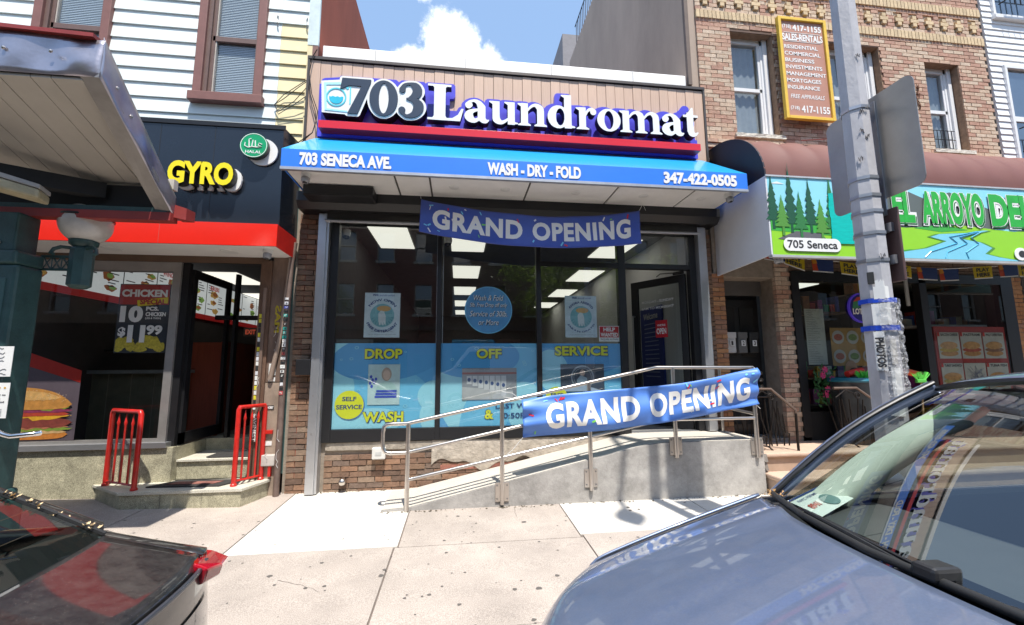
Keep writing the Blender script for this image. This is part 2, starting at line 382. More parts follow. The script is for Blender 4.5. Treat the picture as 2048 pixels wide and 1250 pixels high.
# brick stock shared by the walls
def brick_meshes(nm, L_, H_, D_, mt, n=4):
    out = []
    for k in range(n):
        rr = random.Random(k*7+3); m = M(); j = .0025
        vs = [(x+rr.uniform(-j,j), y+rr.uniform(-j,j), z+rr.uniform(-j,j)) for z in (0, H_) for y in (0, D_) for x in (0, L_)]
        m.add(vs, [(0,2,3,1),(4,5,7,6),(0,1,5,4),(2,6,7,3),(0,4,6,2),(1,3,7,5)]); out.append(m.mesh(nm, mt))
    return out
BL, BH, BP, BC = .195, .057, .203, .0677
bk = brick_meshes('brick_mesh', BL, BH, .09, brickmix); bkh = brick_meshes('half_brick_mesh', .092, BH, .09, brickmix)
def brick_field(x0, x1, z0, z1, yf, full, half, parent, holes=(), over=None, seed=1, jit=.004):
    """running bond of single bricks; pieces past the list go into `over` as one mesh"""
    rr = random.Random(seed); pos = []
    nz = int((z1-z0)/BC)
    for k in range(nz):
        z = z0+k*BC; x = x0-(BP/2 if k % 2 else 0)
        while x < x1-.03:
            a, b = max(x, x0), min(x+BL, x1)
            if b-a > .04: pos.append((a, b, z, yf+rr.uniform(-jit, jit)))
            x += BP
    out = []
    for a, b, z, y in pos:
        segs = [(a, b)]
        for h in holes:
            if z+BH > h[2]+.01 and z < h[3]-.01:
                ns = []
                for p, q in segs:
                    if q <= h[0] or p >= h[1]: ns.append((p, q)); continue
                    if p < h[0]-.03: ns.append((p, h[0]))
                    if q > h[1]+.03: ns.append((h[1], q))
                segs = ns
        for p, q in segs: out.append((p, q, z, y))
    return out
def put_bricks(lst, full, half, parent, cap=300, key=None, mt=None, depth=.09):
    if key: lst = sorted(lst, key=key)
    for i, (a, b, z, y) in enumerate(lst[:cap]):
        o = inst(full[i % len(full)], 'brick', parent, (a, y, z)); o.scale = ((b-a)/BL, 1, 1)
    if len(lst) > cap:
        m = M(); rr = random.Random(5)
        for a, b, z, y in lst[cap:]: m.box(a+rr.uniform(0,.002), b-rr.uniform(0,.002), y, y+depth, z+rr.uniform(0,.002), z+BH)
        stuff(m.build('brickwork', mt, parent))
# low wall under the window and the left pier
m = M(); m.box(-1.62, 2.28, .012, .30, -.05, .705); m.box(-2.10, -1.62, .012, .25, 0, 4.6); m.box(3.42, 3.62, .012, .25, 0, 4.6)
m.build('mortar_wall', mortar, LB)
L1 = brick_field(-1.62, 1.30, .085, .565, -.012, bk, bkh, LB, seed=3, jit=.006)
L1 = [b for b in L1 if not (b[0] > .02 and b[2] > .36)]
L2 = brick_field(-2.06, -1.80, .09, 3.62, -.012, bk, bkh, LB, seed=4, jit=.006)
L3 = brick_field(3.45, 3.62, .75, 3.55, -.012, bk, bkh, LB, seed=6)
put_bricks(L1+L2+L3, bk, bkh, LB, mt=brickmix)
sillc = mat('sill_concrete', (.36,.31,.25), .95, var=.25, scale=14, bump=.8, bscale=30, stain=.5)
M().box(-1.62,-.33,-.02,.1,.60,.70,.004).build('sill_block', sillc, LB, bevel=.008)
m = M(); rr = random.Random(2)
def patch(u, v):
    e = math.sin(math.pi*min(1,max(0,u)))*math.sin(math.pi*v)
    return (-.33+u*2.4, -.02-.012*rr.random()*(1 if 0<u<1 and 0<v<1 else 0), .40+.06*math.sin(u*17)+.03*math.sin(u*41)+v*(.30-.06*math.sin(u*17)-.03*math.sin(u*41)))
m.grid(patch, 60, 8); m.build('mortar_patch', mat('patch_mortar', (.46,.40,.33), .95, var=.3, scale=10, bump=1, bscale=25, stain=.5), LB, smooth=60)
m = M(); 
for i in range(9): m.box(-.22+i*.215, -.22+i*.215+.205, -.018, .05, .335+.0*i, .395, .003)
m.build('sill_course', mat('red_brick', (.30,.12,.085), .85, var=.25, scale=20, bump=.5, rnd=.15), LB)
# fascia of vertical boards
fx0, fx1 = -2.02, 3.60; nb = 41; bwid = (fx1-fx0)/nb
bm_ = [M().box(.002, bwid-.004, 0, .022, 0, 1.26).mesh('fascia_plank', wood) for _ in range(1)]
M().box(fx0, fx1, -.075, .25, 4.45, 5.74).build('fascia_core', mat('fascia_shadow', (.10,.06,.04), .8), LB)
for i in range(nb): inst(bm_[0], 'plank', LB, (fx0+i*bwid, -.105+.002*(i % 3), 4.46))
m = M(); m.box(fx0-.03, fx1+.03, -.125, -.02, 5.735, 5.775); m.box(fx0-.03, fx0, -.12, 0, 4.55, 5.735); m.box(fx1, fx1+.03, -.12, 0, 4.55, 5.735); m.build('fascia_trim', mat('bronze_trim', (.10,.085,.075), .4, .5), LB)
roofw = mat('roof_membrane', (.86,.85,.83), .5, var=.03)
m = M(); m.box(fx0+.12, fx1-.20, -.02, .28, 5.775, 6.02); m.build('coping', roofw, LB, bevel=.01)
for k in range(4): bx('coping_seam', mat('seam', (.55,.53,.5), .5), LB, -1.2+k*1.25, -1.19+k*1.25, -.024, .28, 5.775, 6.024)
bx('roof', mat('roof_felt', (.3,.3,.3), .9), LB, -1.9, 3.45, .28, 14, 5.1, 5.3)
# roller shutter housing, guides
m = M(); m.prism([(-.30,3.80),(-.30,3.68),(-.22,3.60),(.1,3.60),(.1,4.5),(-.06,4.5),(-.06,3.80)], -2.02, 3.62, ax='X'); m.build('shutter_housing', black, LB)
m = M(); m.box(-1.72, 3.40, -.13, -.05, 3.50, 3.60); m.build('shutter_curtain', mat('shutter_dark', (.05,.048,.046), .4, .5), LB)
M().tube([(-1.72,-.12,3.49),(3.40,-.12,3.49)], .022, 8).build('shutter_bottom_bar', alum, LB)
# one shutter guide: a folded channel in two lengths
def guide(x, z0, lbl):
    m = M(); m.box(x-.075, x+.025, -.135, -.10, z0, 3.58); m.box(x-.075, x-.065, -.10, .0, z0, 3.58); m.box(x+.025, x+.055, -.12, .0, z0, 3.58)
    o = m.build('shutter_guide', alum, LB, bevel=.003); lab(o, lbl)
    for z in [z0+.25+.45*k for k in range(7)]: M().disc((x-.03, z), .007, .007, -.139, -.134, 8).build('bolt', steel, o)
    return o
guide(-1.72, .13, 'dull aluminium shutter guide beside the brick pier')
guide(3.44, .74, 'dull aluminium shutter guide beside the entrance')
bx('junction_box', black, LB, -1.97, -1.80, -.14, -.02, 1.53, 1.72, bevel=.006)
# black storefront frame (all members proud of the panes)
def fr(x0, x1, z0, z1, y0=-.04, y1=.06): return bx('frame_member', black, LB, x0, x1, y0, y1, z0, z1, bevel=.003)
fr(-1.66,-1.56,.705,3.49); fr(-1.56,3.36,.705,.80,-.035,.055) if False else None
fr(-1.56,-.295,.705,.855,-.036); fr(-.235,1.035,.705,.855,-.036); fr(1.10,2.20,.705,.855,-.036)
fr(-.295,-.235,.705,3.49); fr(1.035,1.10,.705,3.49); fr(2.20,2.305,.72,3.49); fr(3.27,3.42,.74,3.49)
fr(1.10,2.20,2.98,3.05,-.036); fr(2.305,3.27,2.98,3.05,-.036); fr(-1.56,3.42,3.49,3.60,-.03)
for x0, x1, z0, z1 in ((-1.56,-.295,.855,3.49),(-.235,1.035,.855,3.49),(1.10,2.20,.855,2.98),(1.10,2.20,3.05,3.49),(2.305,3.27,3.05,3.49)):
    o = M().add([(x0,-.024,z0),(x1,-.024,z0),(x1,-.024,z1),(x0,-.024,z1)],[(0,1,2,3)]).build('glass_pane', clear, LB)
m = M()
for x in (-.225,-.305+.0,): m.box(x, x+.01, .03, .055, .86, 3.49)
m.build('pane_seal', alum, LB)
bx('threshold', alum, LB, 2.305, 3.27, -.04, .10, .715, .735)
# the open glazed door, swung inwards on its right hinge
dr = bpy.data.objects.new('door', None); C.objects.link(dr); dr.parent = LB; dr.location = (3.25,.06,.74); dr.rotation_euler = (0,0,R(-58)); lab(dr, 'open glazed door swung inwards at the entrance')
m = M(); m.box(-.92,-.80,-.022,.022,0,2.2); m.box(-.10,0,-.022,.022,0,2.2); m.box(-.80,-.10,-.022,.022,2.09,2.2); m.box(-.80,-.10,-.022,.022,0,.24); m.build('door_frame', black, dr, bevel=.003)
M().add([(-.80,0,.24),(-.10,0,.24),(-.10,0,2.09),(-.80,0,2.09)],[(0,1,2,3)]).build('door_pane', glass('door_glass', (.62,.66,.66), 1.5, .06), dr)
M().tube([(-.86,-.03,.75),(-.86,-.085,.75),(-.86,-.085,1.65),(-.86,-.03,1.65)], .012, 8).build('pull_handle', steel, dr)
m = M(); m.box(-.16,0,-.06,-.03,2.2,2.24); m.tube([(-.05,-.05,2.22),(-.30,-.16,2.23),(-.45,-.02,2.23)], .008, 6); m.build('door_closer', black, dr)
m = M(); m.box(-.52,-.32,-.006,-.003,1.30,1.56); o = m.build('open_sticker', mat('sticker_red', (.55,.02,.03), .4), dr)
text('OPEN', white_l, o, -.50,-.34,1.35,1.44,-.008, bold=.03)
text("WE'RE", white_l, o, -.49,-.35,1.47,1.50,-.008, bold=.02)
text('MONDAY - SUNDAY', white_l, dr, -.74,-.20,1.84,1.88,-.005, bold=.01); text('6AM TO MIDNIGHT', white_l, dr, -.74,-.20,1.74,1.78,-.005, bold=.01)
# inside
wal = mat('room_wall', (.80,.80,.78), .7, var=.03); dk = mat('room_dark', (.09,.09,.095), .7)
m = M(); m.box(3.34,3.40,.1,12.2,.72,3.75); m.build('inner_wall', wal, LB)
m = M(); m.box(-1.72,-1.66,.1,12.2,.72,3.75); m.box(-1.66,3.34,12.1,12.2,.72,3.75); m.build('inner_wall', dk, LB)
bx('inner_ceiling', mat('ceiling_tile', (.16,.16,.16), .8), LB, -1.66, 3.34, .1, 12.1, 3.72, 3.78)
bx('inner_floor', mat('floor_tile', (.30,.29,.28), .35), LB, -1.66, 3.34, .1, 12.1, .66, .72)
pm = M().box(-.29,.29,-.60,.60,-.012,0).mesh('light_panel_mesh', emis)
for x, y in [(-1.09,1.27)]+[(.14,1.35+2.36*k) for k in range(5)]+[(2.75,1.55),(2.9,3.85),(2.95,6.2),(2.95,8.6)]:
    inst(pm, 'ceiling_light_panel', LB, (x, y, 3.715))
bx('inner_partition', wal, LB, 2.32, 2.36, 2.2, 6.0, .72, 1.75); 
# machines along the room
wm = mat('washer_steel', (.5,.5,.52), .35, .6); md = mat('drum_glass', (.02,.02,.025), .1)
box_m = M().box(0,.62,0,.7,0,1.0).mesh('washer', wm)
for k in range(7):
    o = inst(box_m, 'washer', LB, (-1.62, 2.2+k*.75, .72)); 
bx('machine_top', mat('top_blue', (.05,.12,.25), .4), LB, -1.64, -.95, 2.0, 7.6, 1.74, 1.86)
m = M(); m.box(2.45,3.3,3.6,4.3,.72,1.6); m.build('folding_counter', wm, LB)
o = M().box(3.30,3.335,.95,1.75,1.25,2.62).build('welcome_board', mat('board_blue', (.03,.05,.28), .5), LB)
def onright(X, Y, Z): return (3.297, X, Z)
text('Welcome', white_l, o, 1.62, 1.08, 2.42, 2.53, 0, fn=lambda X,Y,Z: (3.297, X, Z))
m = M()
for k in range(13): m.box(3.296,3.299,1.08,1.60,2.33-.075*k,2.345-.075*k)
m.build('small_print', mat('print_pale', (.4,.45,.7), .6), o)
# small fittings on the low wall
ob = M().box(-1.045,-.885,-.10,-.02,.50,.64).build('meter_box', mat('box_grey', (.66,.64,.60), .5), LB, bevel=.012)
lab(ob, 'small grey electrical box on the brick under the window')
M().box(-1.0,-.93,-.104,-.10,.55,.59).build('slot', mat('slot_grey', (.5,.5,.48), .5), ob)
m = M(); m.lathe([(.045,-.02),(.045,-.06),(.04,-.085),(.025,-.10),(.001,-.105)], (-1.385,0,.245), 20, 'Y'); lab(m.build('vent_cap', steel, LB, smooth=50), 'round metal standpipe cap in the brick wall')
# ------------------------------------------------------------------ sign
GL = {"letters":[["L",[[[-443,4845],[-22,4844],[-16,4846],[28,5018],[27,5023],[-1,5023],[-44,4938],[-58,4926],[-113,4887],[-118,4884],[-136,4882],[-192,4878],[-201,4891],[-210,4908],[-210,5132],[-209,5305],[-194,5324],[-135,5325],[-135,5355],[-443,5355],[-443,5325],[-376,5324],[-362,5306],[-360,5300],[-360,4906],[-379,4877],[-443,4875]]]],["a",[[[139,4837],[170,4836],[193,4843],[208,4852],[235,4873],[259,4853],[277,4843],[294,4838],[320,4838],[335,4843],[345,4848],[357,4861],[370,4886],[366,4892],[337,4891],[328,4900],[325,4905],[320,4920],[320,5074],[308,5096],[266,5142],[251,5153],[235,5161],[210,5170],[176,5174],[156,5172],[115,5159],[89,5145],[74,5130],[64,5124],[53,5109],[48,5096],[48,5086],[51,5075],[59,5057],[70,5046],[77,5041],[88,5038],[106,5038],[113,5041],[120,5046],[138,5064],[145,5075],[148,5084],[148,5094],[144,5108],[132,5124],[141,5129],[158,5134],[166,5134],[181,5127],[196,5112],[203,5101],[216,5056],[216,5046],[214,5044],[150,5034],[119,5025],[93,5015],[76,5004],[60,4988],[47,4965],[42,4952],[40,4930],[45,4907],[51,4893],[59,4881],[78,4862],[95,4851],[121,4841]],[[182,4900],[167,4911],[163,4919],[150,4960],[154,4968],[170,4986],[191,4997],[212,5004],[216,5002],[216,4918],[213,4913],[193,4903]]]],["u",[[[503,4839],[530,4838],[553,4845],[582,4862],[618,4895],[620,4892],[620,4848],[622,4844],[712,4844],[715,4845],[716,4852],[718,4854],[759,4857],[759,4875],[722,4882],[716,4886],[715,5169],[575,5169],[574,5156],[576,5152],[613,5129],[620,5124],[620,5002],[620,4940],[618,4936],[589,4915],[563,4901],[546,4896],[540,4896],[535,4899],[528,4906],[517,4923],[514,4930],[510,4962],[509,5169],[371,5169],[370,5156],[372,5152],[405,5131],[414,5124],[414,4914],[421,4891],[430,4876],[446,4860],[453,4855],[481,4843]]]],["n",[[[761,4845],[933,4845],[934,4858],[932,4862],[899,4881],[896,4884],[896,5054],[926,5088],[948,5110],[967,5121],[982,5126],[990,5126],[995,5123],[1006,5112],[1019,5091],[1022,5074],[1022,4884],[1013,4877],[983,4861],[983,4845],[1154,4844],[1156,4848],[1154,4862],[1120,4882],[1118,4892],[1118,5066],[1114,5100],[1109,5115],[1103,5127],[1098,5134],[1084,5148],[1053,5165],[1032,5172],[1018,5174],[1000,5174],[986,5172],[967,5165],[955,5159],[932,5142],[916,5124],[898,5099],[896,5102],[896,5166],[894,5170],[804,5170],[796,5166],[758,5166],[756,5162],[756,5150],[758,5146],[796,5122],[799,5119],[800,5114],[800,4884],[797,4881],[761,4861]]]],["d",[[[1295,4839],[1340,4838],[1373,4849],[1400,4865],[1402,4864],[1403,4845],[1414,4842],[1422,4844],[1498,4844],[1501,4845],[1504,4852],[1550,4856],[1552,4858],[1551,4875],[1504,4888],[1502,4892],[1502,5334],[1500,5336],[1496,5336],[1406,5336],[1398,5334],[1380,5334],[1359,5333],[1358,5320],[1359,5317],[1365,5313],[1402,5290],[1401,5145],[1373,5161],[1340,5172],[1296,5172],[1263,5161],[1241,5149],[1222,5134],[1200,5108],[1181,5073],[1170,5036],[1168,5018],[1168,4990],[1170,4974],[1181,4937],[1195,4909],[1216,4880],[1241,4861],[1263,4849]],[[1338,4880],[1327,4885],[1314,4896],[1297,4925],[1290,4944],[1284,4974],[1284,5034],[1291,5067],[1297,5085],[1307,5105],[1314,5116],[1327,5125],[1338,5130],[1348,5130],[1359,5125],[1372,5114],[1379,5105],[1389,5085],[1396,5066],[1402,5036],[1402,4976],[1395,4943],[1389,4925],[1381,4909],[1372,4896],[1359,4885],[1348,4880]]]],["r",[[[1571,4845],[1749,4845],[1749,4861],[1709,4883],[1706,4886],[1706,5040],[1737,5099],[1748,5112],[1762,5120],[1768,5120],[1770,5118],[1770,5100],[1775,5087],[1780,5078],[1793,5069],[1806,5064],[1818,5064],[1833,5069],[1840,5074],[1851,5087],[1856,5100],[1856,5126],[1848,5140],[1840,5148],[1831,5155],[1819,5163],[1800,5172],[1788,5174],[1767,5169],[1749,5161],[1735,5151],[1719,5133],[1707,5111],[1706,5114],[1706,5166],[1704,5170],[1614,5170],[1606,5166],[1565,5165],[1564,5152],[1566,5148],[1605,5123],[1609,5119],[1610,5116],[1610,4884],[1607,4881],[1571,4861]]]],["o",[[[2011,4841],[2058,4840],[2078,4844],[2101,4853],[2125,4865],[2140,4876],[2166,4902],[2179,4921],[2191,4945],[2198,4964],[2202,4984],[2203,5006],[2202,5028],[2198,5050],[2189,5073],[2179,5093],[2166,5112],[2140,5138],[2125,5149],[2097,5163],[2061,5173],[2014,5174],[1986,5168],[1954,5154],[1934,5140],[1910,5118],[1893,5095],[1877,5061],[1868,5024],[1868,4992],[1874,4960],[1883,4939],[1893,4919],[1902,4906],[1924,4882],[1953,4861],[1979,4849]],[[2030,4872],[2015,4879],[2000,4894],[1983,4927],[1972,4968],[1970,4988],[1970,5026],[1972,5046],[1978,5074],[1987,5097],[1995,5113],[2000,5120],[2015,5135],[2030,5142],[2042,5142],[2053,5137],[2068,5124],[2085,5095],[2094,5070],[2100,5038],[2101,5008],[2100,4978],[2094,4944],[2085,4919],[2077,4903],[2068,4890],[2053,4877],[2042,4872]]]],["m",[[[2195,4845],[2369,4845],[2369,4861],[2333,4881],[2330,4884],[2330,5052],[2352,5078],[2379,5107],[2387,5113],[2407,5123],[2418,5126],[2426,5126],[2431,5123],[2445,5107],[2456,5086],[2456,5070],[2458,5060],[2458,4884],[2455,4881],[2419,4861],[2419,4845],[2591,4845],[2591,4861],[2555,4881],[2552,4884],[2552,5054],[2572,5078],[2599,5107],[2607,5113],[2627,5123],[2638,5126],[2646,5126],[2651,5123],[2665,5107],[2676,5086],[2676,5070],[2678,5062],[2678,4884],[2675,4881],[2643,4863],[2639,4861],[2638,4858],[2638,4846],[2642,4844],[2806,4844],[2810,4844],[2812,4846],[2811,4861],[2775,4881],[2772,4884],[2772,5064],[2770,5074],[2770,5094],[2761,5121],[2753,5135],[2744,5144],[2729,5155],[2717,5161],[2694,5170],[2674,5174],[2654,5174],[2642,5172],[2627,5167],[2607,5157],[2594,5148],[2574,5128],[2550,5096],[2548,5098],[2543,5117],[2533,5135],[2524,5144],[2509,5155],[2493,5163],[2466,5172],[2454,5174],[2432,5174],[2407,5167],[2387,5157],[2374,5148],[2354,5128],[2331,5097],[2329,5169],[2238,5170],[2232,5166],[2194,5166],[2190,5164],[2191,5147],[2232,5122],[2234,5116],[2234,4884],[2231,4881],[2221,4875],[2195,4861]]]],["a",[[[2909,4837],[2940,4836],[2963,4843],[2978,4852],[3004,4873],[3029,4853],[3047,4843],[3064,4838],[3090,4838],[3105,4843],[3116,4848],[3127,4861],[3140,4886],[3136,4892],[3107,4891],[3098,4900],[3095,4905],[3090,4920],[3090,5074],[3078,5096],[3036,5142],[3021,5153],[3005,5161],[2980,5170],[2946,5174],[2926,5172],[2885,5159],[2859,5145],[2845,5131],[2835,5124],[2823,5109],[2818,5096],[2818,5086],[2821,5075],[2829,5057],[2840,5046],[2847,5041],[2858,5038],[2876,5038],[2883,5041],[2890,5046],[2908,5064],[2915,5075],[2918,5084],[2918,5094],[2914,5108],[2902,5124],[2911,5129],[2928,5134],[2936,5134],[2951,5127],[2966,5112],[2973,5101],[2984,5064],[2984,5048],[2982,5044],[2938,5038],[2904,5030],[2883,5023],[2863,5015],[2853,5009],[2846,5004],[2829,4987],[2817,4965],[2813,4953],[2810,4934],[2812,4916],[2819,4897],[2830,4880],[2848,4862],[2865,4851],[2891,4841]],[[2952,4900],[2937,4911],[2933,4919],[2920,4960],[2924,4968],[2940,4986],[2959,4997],[2981,5003],[2984,5002],[2984,4916],[2982,4912],[2967,4905]]]],["t",[[[3265,4841],[3280,4840],[3300,4844],[3319,4855],[3340,4878],[3353,4895],[3358,4904],[3356,4911],[3348,4914],[3306,4898],[3300,4904],[3295,4911],[3292,4922],[3290,4940],[3290,5132],[3294,5134],[3358,5134],[3360,5138],[3360,5164],[3359,5169],[3356,5170],[3291,5171],[3290,5260],[3289,5283],[3265,5283],[3212,5208],[3208,5206],[3191,5205],[3190,5184],[3186,5180],[3172,5170],[3138,5170],[3135,5169],[3134,5166],[3135,5135],[3186,5134],[3190,5132],[3190,4916],[3195,4911],[3203,4887],[3214,4866],[3226,4856],[3234,4850],[3254,4842]]]]],"digits":[["7",[[[-1459,4867],[-1340,4866],[-1334,4868],[-1177,5325],[-1176,5352],[-1177,5355],[-1182,5356],[-1498,5356],[-1536,5356],[-1540,5354],[-1560,5202],[-1559,5197],[-1557,5197],[-1517,5217],[-1452,5254],[-1302,5254],[-1296,5252]]]],["0",[[[-1025,4861],[-996,4860],[-976,4864],[-953,4873],[-935,4883],[-920,4894],[-905,4906],[-890,4924],[-869,4955],[-851,4993],[-836,5042],[-830,5088],[-830,5132],[-836,5178],[-851,5227],[-875,5275],[-890,5296],[-904,5312],[-929,5333],[-945,5343],[-963,5351],[-995,5359],[-1024,5360],[-1044,5356],[-1067,5347],[-1085,5337],[-1100,5326],[-1116,5313],[-1130,5296],[-1151,5265],[-1169,5227],[-1184,5178],[-1190,5132],[-1190,5088],[-1184,5042],[-1169,4993],[-1145,4945],[-1130,4924],[-1116,4908],[-1091,4887],[-1075,4877],[-1057,4869]],[[-1016,4896],[-1023,4900],[-1037,4917],[-1049,4943],[-1060,4980],[-1066,5012],[-1070,5048],[-1070,5068],[-1072,5076],[-1072,5144],[-1064,5220],[-1049,5277],[-1038,5302],[-1031,5312],[-1022,5320],[-1017,5323],[-1004,5324],[-996,5320],[-983,5303],[-971,5277],[-960,5240],[-954,5208],[-950,5172],[-950,5152],[-948,5144],[-948,5076],[-956,5000],[-971,4943],[-982,4918],[-988,4908],[-998,4900],[-1003,4897]]]],["3",[[[-711,4861],[-648,4860],[-634,4862],[-605,4871],[-581,4883],[-564,4894],[-542,4912],[-519,4939],[-505,4965],[-498,4982],[-494,5000],[-494,5036],[-499,5055],[-507,5075],[-522,5096],[-532,5106],[-561,5123],[-585,5133],[-566,5148],[-550,5162],[-532,5188],[-523,5209],[-518,5226],[-518,5262],[-529,5295],[-543,5319],[-564,5340],[-585,5353],[-604,5360],[-620,5362],[-656,5362],[-716,5354],[-743,5345],[-755,5339],[-769,5329],[-783,5313],[-811,5271],[-816,5260],[-816,5240],[-811,5229],[-803,5219],[-789,5211],[-780,5208],[-768,5208],[-753,5215],[-744,5222],[-737,5233],[-732,5252],[-732,5296],[-727,5307],[-718,5314],[-696,5322],[-678,5322],[-669,5317],[-658,5306],[-653,5299],[-647,5287],[-642,5272],[-642,5234],[-653,5201],[-663,5181],[-670,5172],[-699,5141],[-717,5139],[-721,5135],[-724,5128],[-722,5120],[-717,5115],[-665,5097],[-656,5092],[-641,5075],[-633,5057],[-628,5042],[-628,5020],[-640,4964],[-651,4939],[-670,4922],[-689,4911],[-710,4904],[-727,4911],[-736,4916],[-746,4928],[-736,4942],[-730,4958],[-730,4972],[-733,4981],[-738,4990],[-750,5002],[-759,5007],[-768,5010],[-782,5010],[-791,5007],[-800,5002],[-813,4989],[-820,4972],[-820,4958],[-817,4949],[-813,4941],[-798,4920],[-755,4883],[-733,4869]]]]],"white":[[[-1025,4829],[-998,4828],[-974,4832],[-953,4839],[-927,4851],[-902,4868],[-879,4888],[-858,4914],[-845,4933],[-823,4902],[-804,4884],[-774,4858],[-755,4845],[-735,4835],[-710,4828],[-648,4828],[-607,4837],[-595,4841],[-559,4859],[-524,4886],[-500,4912],[-489,4927],[-471,4965],[-462,5002],[-462,5038],[-468,5064],[-477,5085],[-496,5114],[-514,5132],[-524,5140],[-526,5142],[-505,5173],[-493,5199],[-488,5216],[-486,5228],[-486,5260],[-492,5288],[-501,5309],[-517,5337],[-546,5366],[-555,5373],[-585,5387],[-616,5394],[-656,5394],[-694,5390],[-734,5382],[-757,5373],[-779,5361],[-798,5344],[-809,5331],[-842,5283],[-864,5314],[-879,5332],[-902,5352],[-928,5370],[-965,5385],[-1000,5392],[-1024,5392],[-1054,5386],[-1077,5377],[-1103,5363],[-1118,5352],[-1142,5331],[-1144,5334],[-1144,5354],[-1147,5365],[-1151,5373],[-1159,5381],[-1167,5385],[-1177,5387],[-1538,5388],[-1549,5385],[-1557,5381],[-1565,5373],[-1570,5364],[-1574,5346],[-1574,5334],[-1576,5332],[-1668,5318],[-1708,5314],[-1724,5310],[-1764,5306],[-1780,5302],[-1792,5302],[-1799,5299],[-1800,5286],[-1798,5278],[-1798,5252],[-1796,5244],[-1796,5216],[-1794,5208],[-1794,5182],[-1792,5174],[-1792,5148],[-1790,5140],[-1790,5112],[-1788,5104],[-1788,5078],[-1786,5070],[-1786,5042],[-1784,5034],[-1784,5008],[-1782,5000],[-1782,4974],[-1780,4966],[-1780,4938],[-1778,4930],[-1776,4868],[-1773,4865],[-1770,4864],[-1722,4864],[-1714,4862],[-1666,4862],[-1658,4860],[-1610,4860],[-1602,4858],[-1494,4856],[-1488,4852],[-1477,4841],[-1469,4837],[-1456,4834],[-1338,4834],[-1325,4837],[-1317,4841],[-1310,4848],[-1303,4861],[-1223,5093],[-1214,5032],[-1199,4983],[-1177,4937],[-1162,4914],[-1134,4880],[-1103,4857],[-1067,4839],[-1046,4832]],[[-804,5036],[-806,5038],[-801,5063],[-800,5060],[-800,5042],[-801,5039]],[[-801,5157],[-805,5183],[-800,5180]]],"back":[[[-1869,4621],[3438,4620],[3440,4898],[3408,4902],[3408,5002],[3405,5019],[3397,5035],[3384,5048],[3367,5057],[3342,5058],[3340,5062],[3341,5083],[3372,5086],[3389,5095],[3399,5105],[3407,5121],[3410,5140],[3408,5278],[3399,5295],[3389,5305],[3372,5314],[3341,5317],[3338,5392],[3322,5417],[3303,5427],[3286,5430],[3252,5428],[3235,5419],[3222,5406],[3182,5352],[3160,5340],[3143,5317],[3121,5313],[3096,5297],[3082,5263],[3057,5285],[3019,5305],[2994,5314],[2946,5320],[2912,5316],[2871,5303],[2829,5281],[2798,5255],[2759,5291],[2727,5307],[2698,5316],[2654,5320],[2620,5314],[2577,5293],[2556,5279],[2507,5307],[2454,5320],[2408,5316],[2368,5299],[2343,5313],[2326,5316],[2238,5316],[2194,5312],[2165,5303],[2148,5289],[2111,5307],[2084,5316],[2058,5320],[2014,5320],[1955,5305],[1913,5283],[1890,5266],[1849,5299],[1821,5313],[1790,5320],[1754,5314],[1736,5306],[1702,5316],[1614,5316],[1554,5310],[1552,5430],[1549,5445],[1532,5470],[1515,5479],[1498,5482],[1362,5480],[1345,5477],[1329,5469],[1319,5459],[1311,5443],[1307,5319],[1265,5311],[1221,5291],[1190,5270],[1156,5230],[1138,5260],[1107,5289],[1067,5309],[1020,5320],[972,5316],[934,5300],[909,5313],[892,5316],[804,5316],[740,5308],[712,5316],[578,5316],[561,5313],[542,5304],[523,5313],[506,5316],[374,5316],[357,5313],[332,5297],[323,5279],[318,5257],[287,5285],[249,5305],[224,5314],[176,5320],[125,5311],[101,5303],[58,5280],[13,5235],[0,5206],[-3,5169],[-19,5165],[-40,5150],[-67,5101],[-156,5100],[-160,5104],[-160,5272],[-122,5276],[-105,5285],[-89,5307],[-84,5326],[-86,5464],[-96,5482],[-114,5496],[-462,5496],[-474,5490],[-488,5475],[-512,5496],[-808,5496],[-818,5490],[-844,5464],[-884,5496],[-1606,5496],[-1620,5472],[-1806,5446],[-1828,5436],[-1839,5425],[-1848,5408],[-1851,5361],[-1870,5358]],[[1802,4900],[1797,4971],[1781,4996],[1756,5012],[1758,5032],[1786,5018],[1818,5012],[1826,4946],[1846,4902]],[[-411,5023],[-412,5132],[-421,5175],[-438,5214],[-436,5272],[-414,5274],[-410,5270]],[[2394,5000],[2381,5009],[2380,5034],[2400,5057],[2408,5062],[2408,5010]],[[2616,5001],[2603,5009],[2602,5034],[2620,5057],[2628,5062],[2628,5012],[2624,5006]],[[960,5001],[946,5008],[946,5032],[965,5057],[972,5062],[972,5010]],[[2036,5027],[2026,5054],[2036,5083],[2046,5056]],[[1554,5022],[1552,5092],[1556,5094],[1560,5088],[1560,5026]],[[562,5054],[560,5098],[562,5102],[566,5100],[570,5094],[570,5062]],[[-1234,4900],[-1228,4924],[-1223,4919],[-1215,4901]],[[1343,5041],[1339,5052],[1343,5065],[1347,5054]]]}
SG = thing('shop_sign', '703 Laundromat sign of white and navy letters on a blue backing with red bar', 'sign')
def lp(loops): return [[(p[0]/1000, p[1]/1000) for p in l] for l in loops]
M().prism(lp(GL['back'][:1]), -.15, -.105).build('backing', cobalt, SG)
dark_ret = mat('letter_return', (.006,.006,.012), .5, var=0)
def letter(nm, loops, y0, y1, face):
    lp_ = lp(loops); m = M(); m.prism(lp_, y0, y1)
    nface = len(tessellate_polygon([[Vector((p[0],p[1],0)) for p in l] for l in lp_]))
    m.mi = [0]*nface+[1]*(len(m.f)-nface)
    return m.build(nm, [face, dark_ret], SG)
letter('number_plate', GL['white'], -.30, -.152, white_l)
for k, lo in GL['digits']: letter('digit', lo, -.312, -.3005, navy)
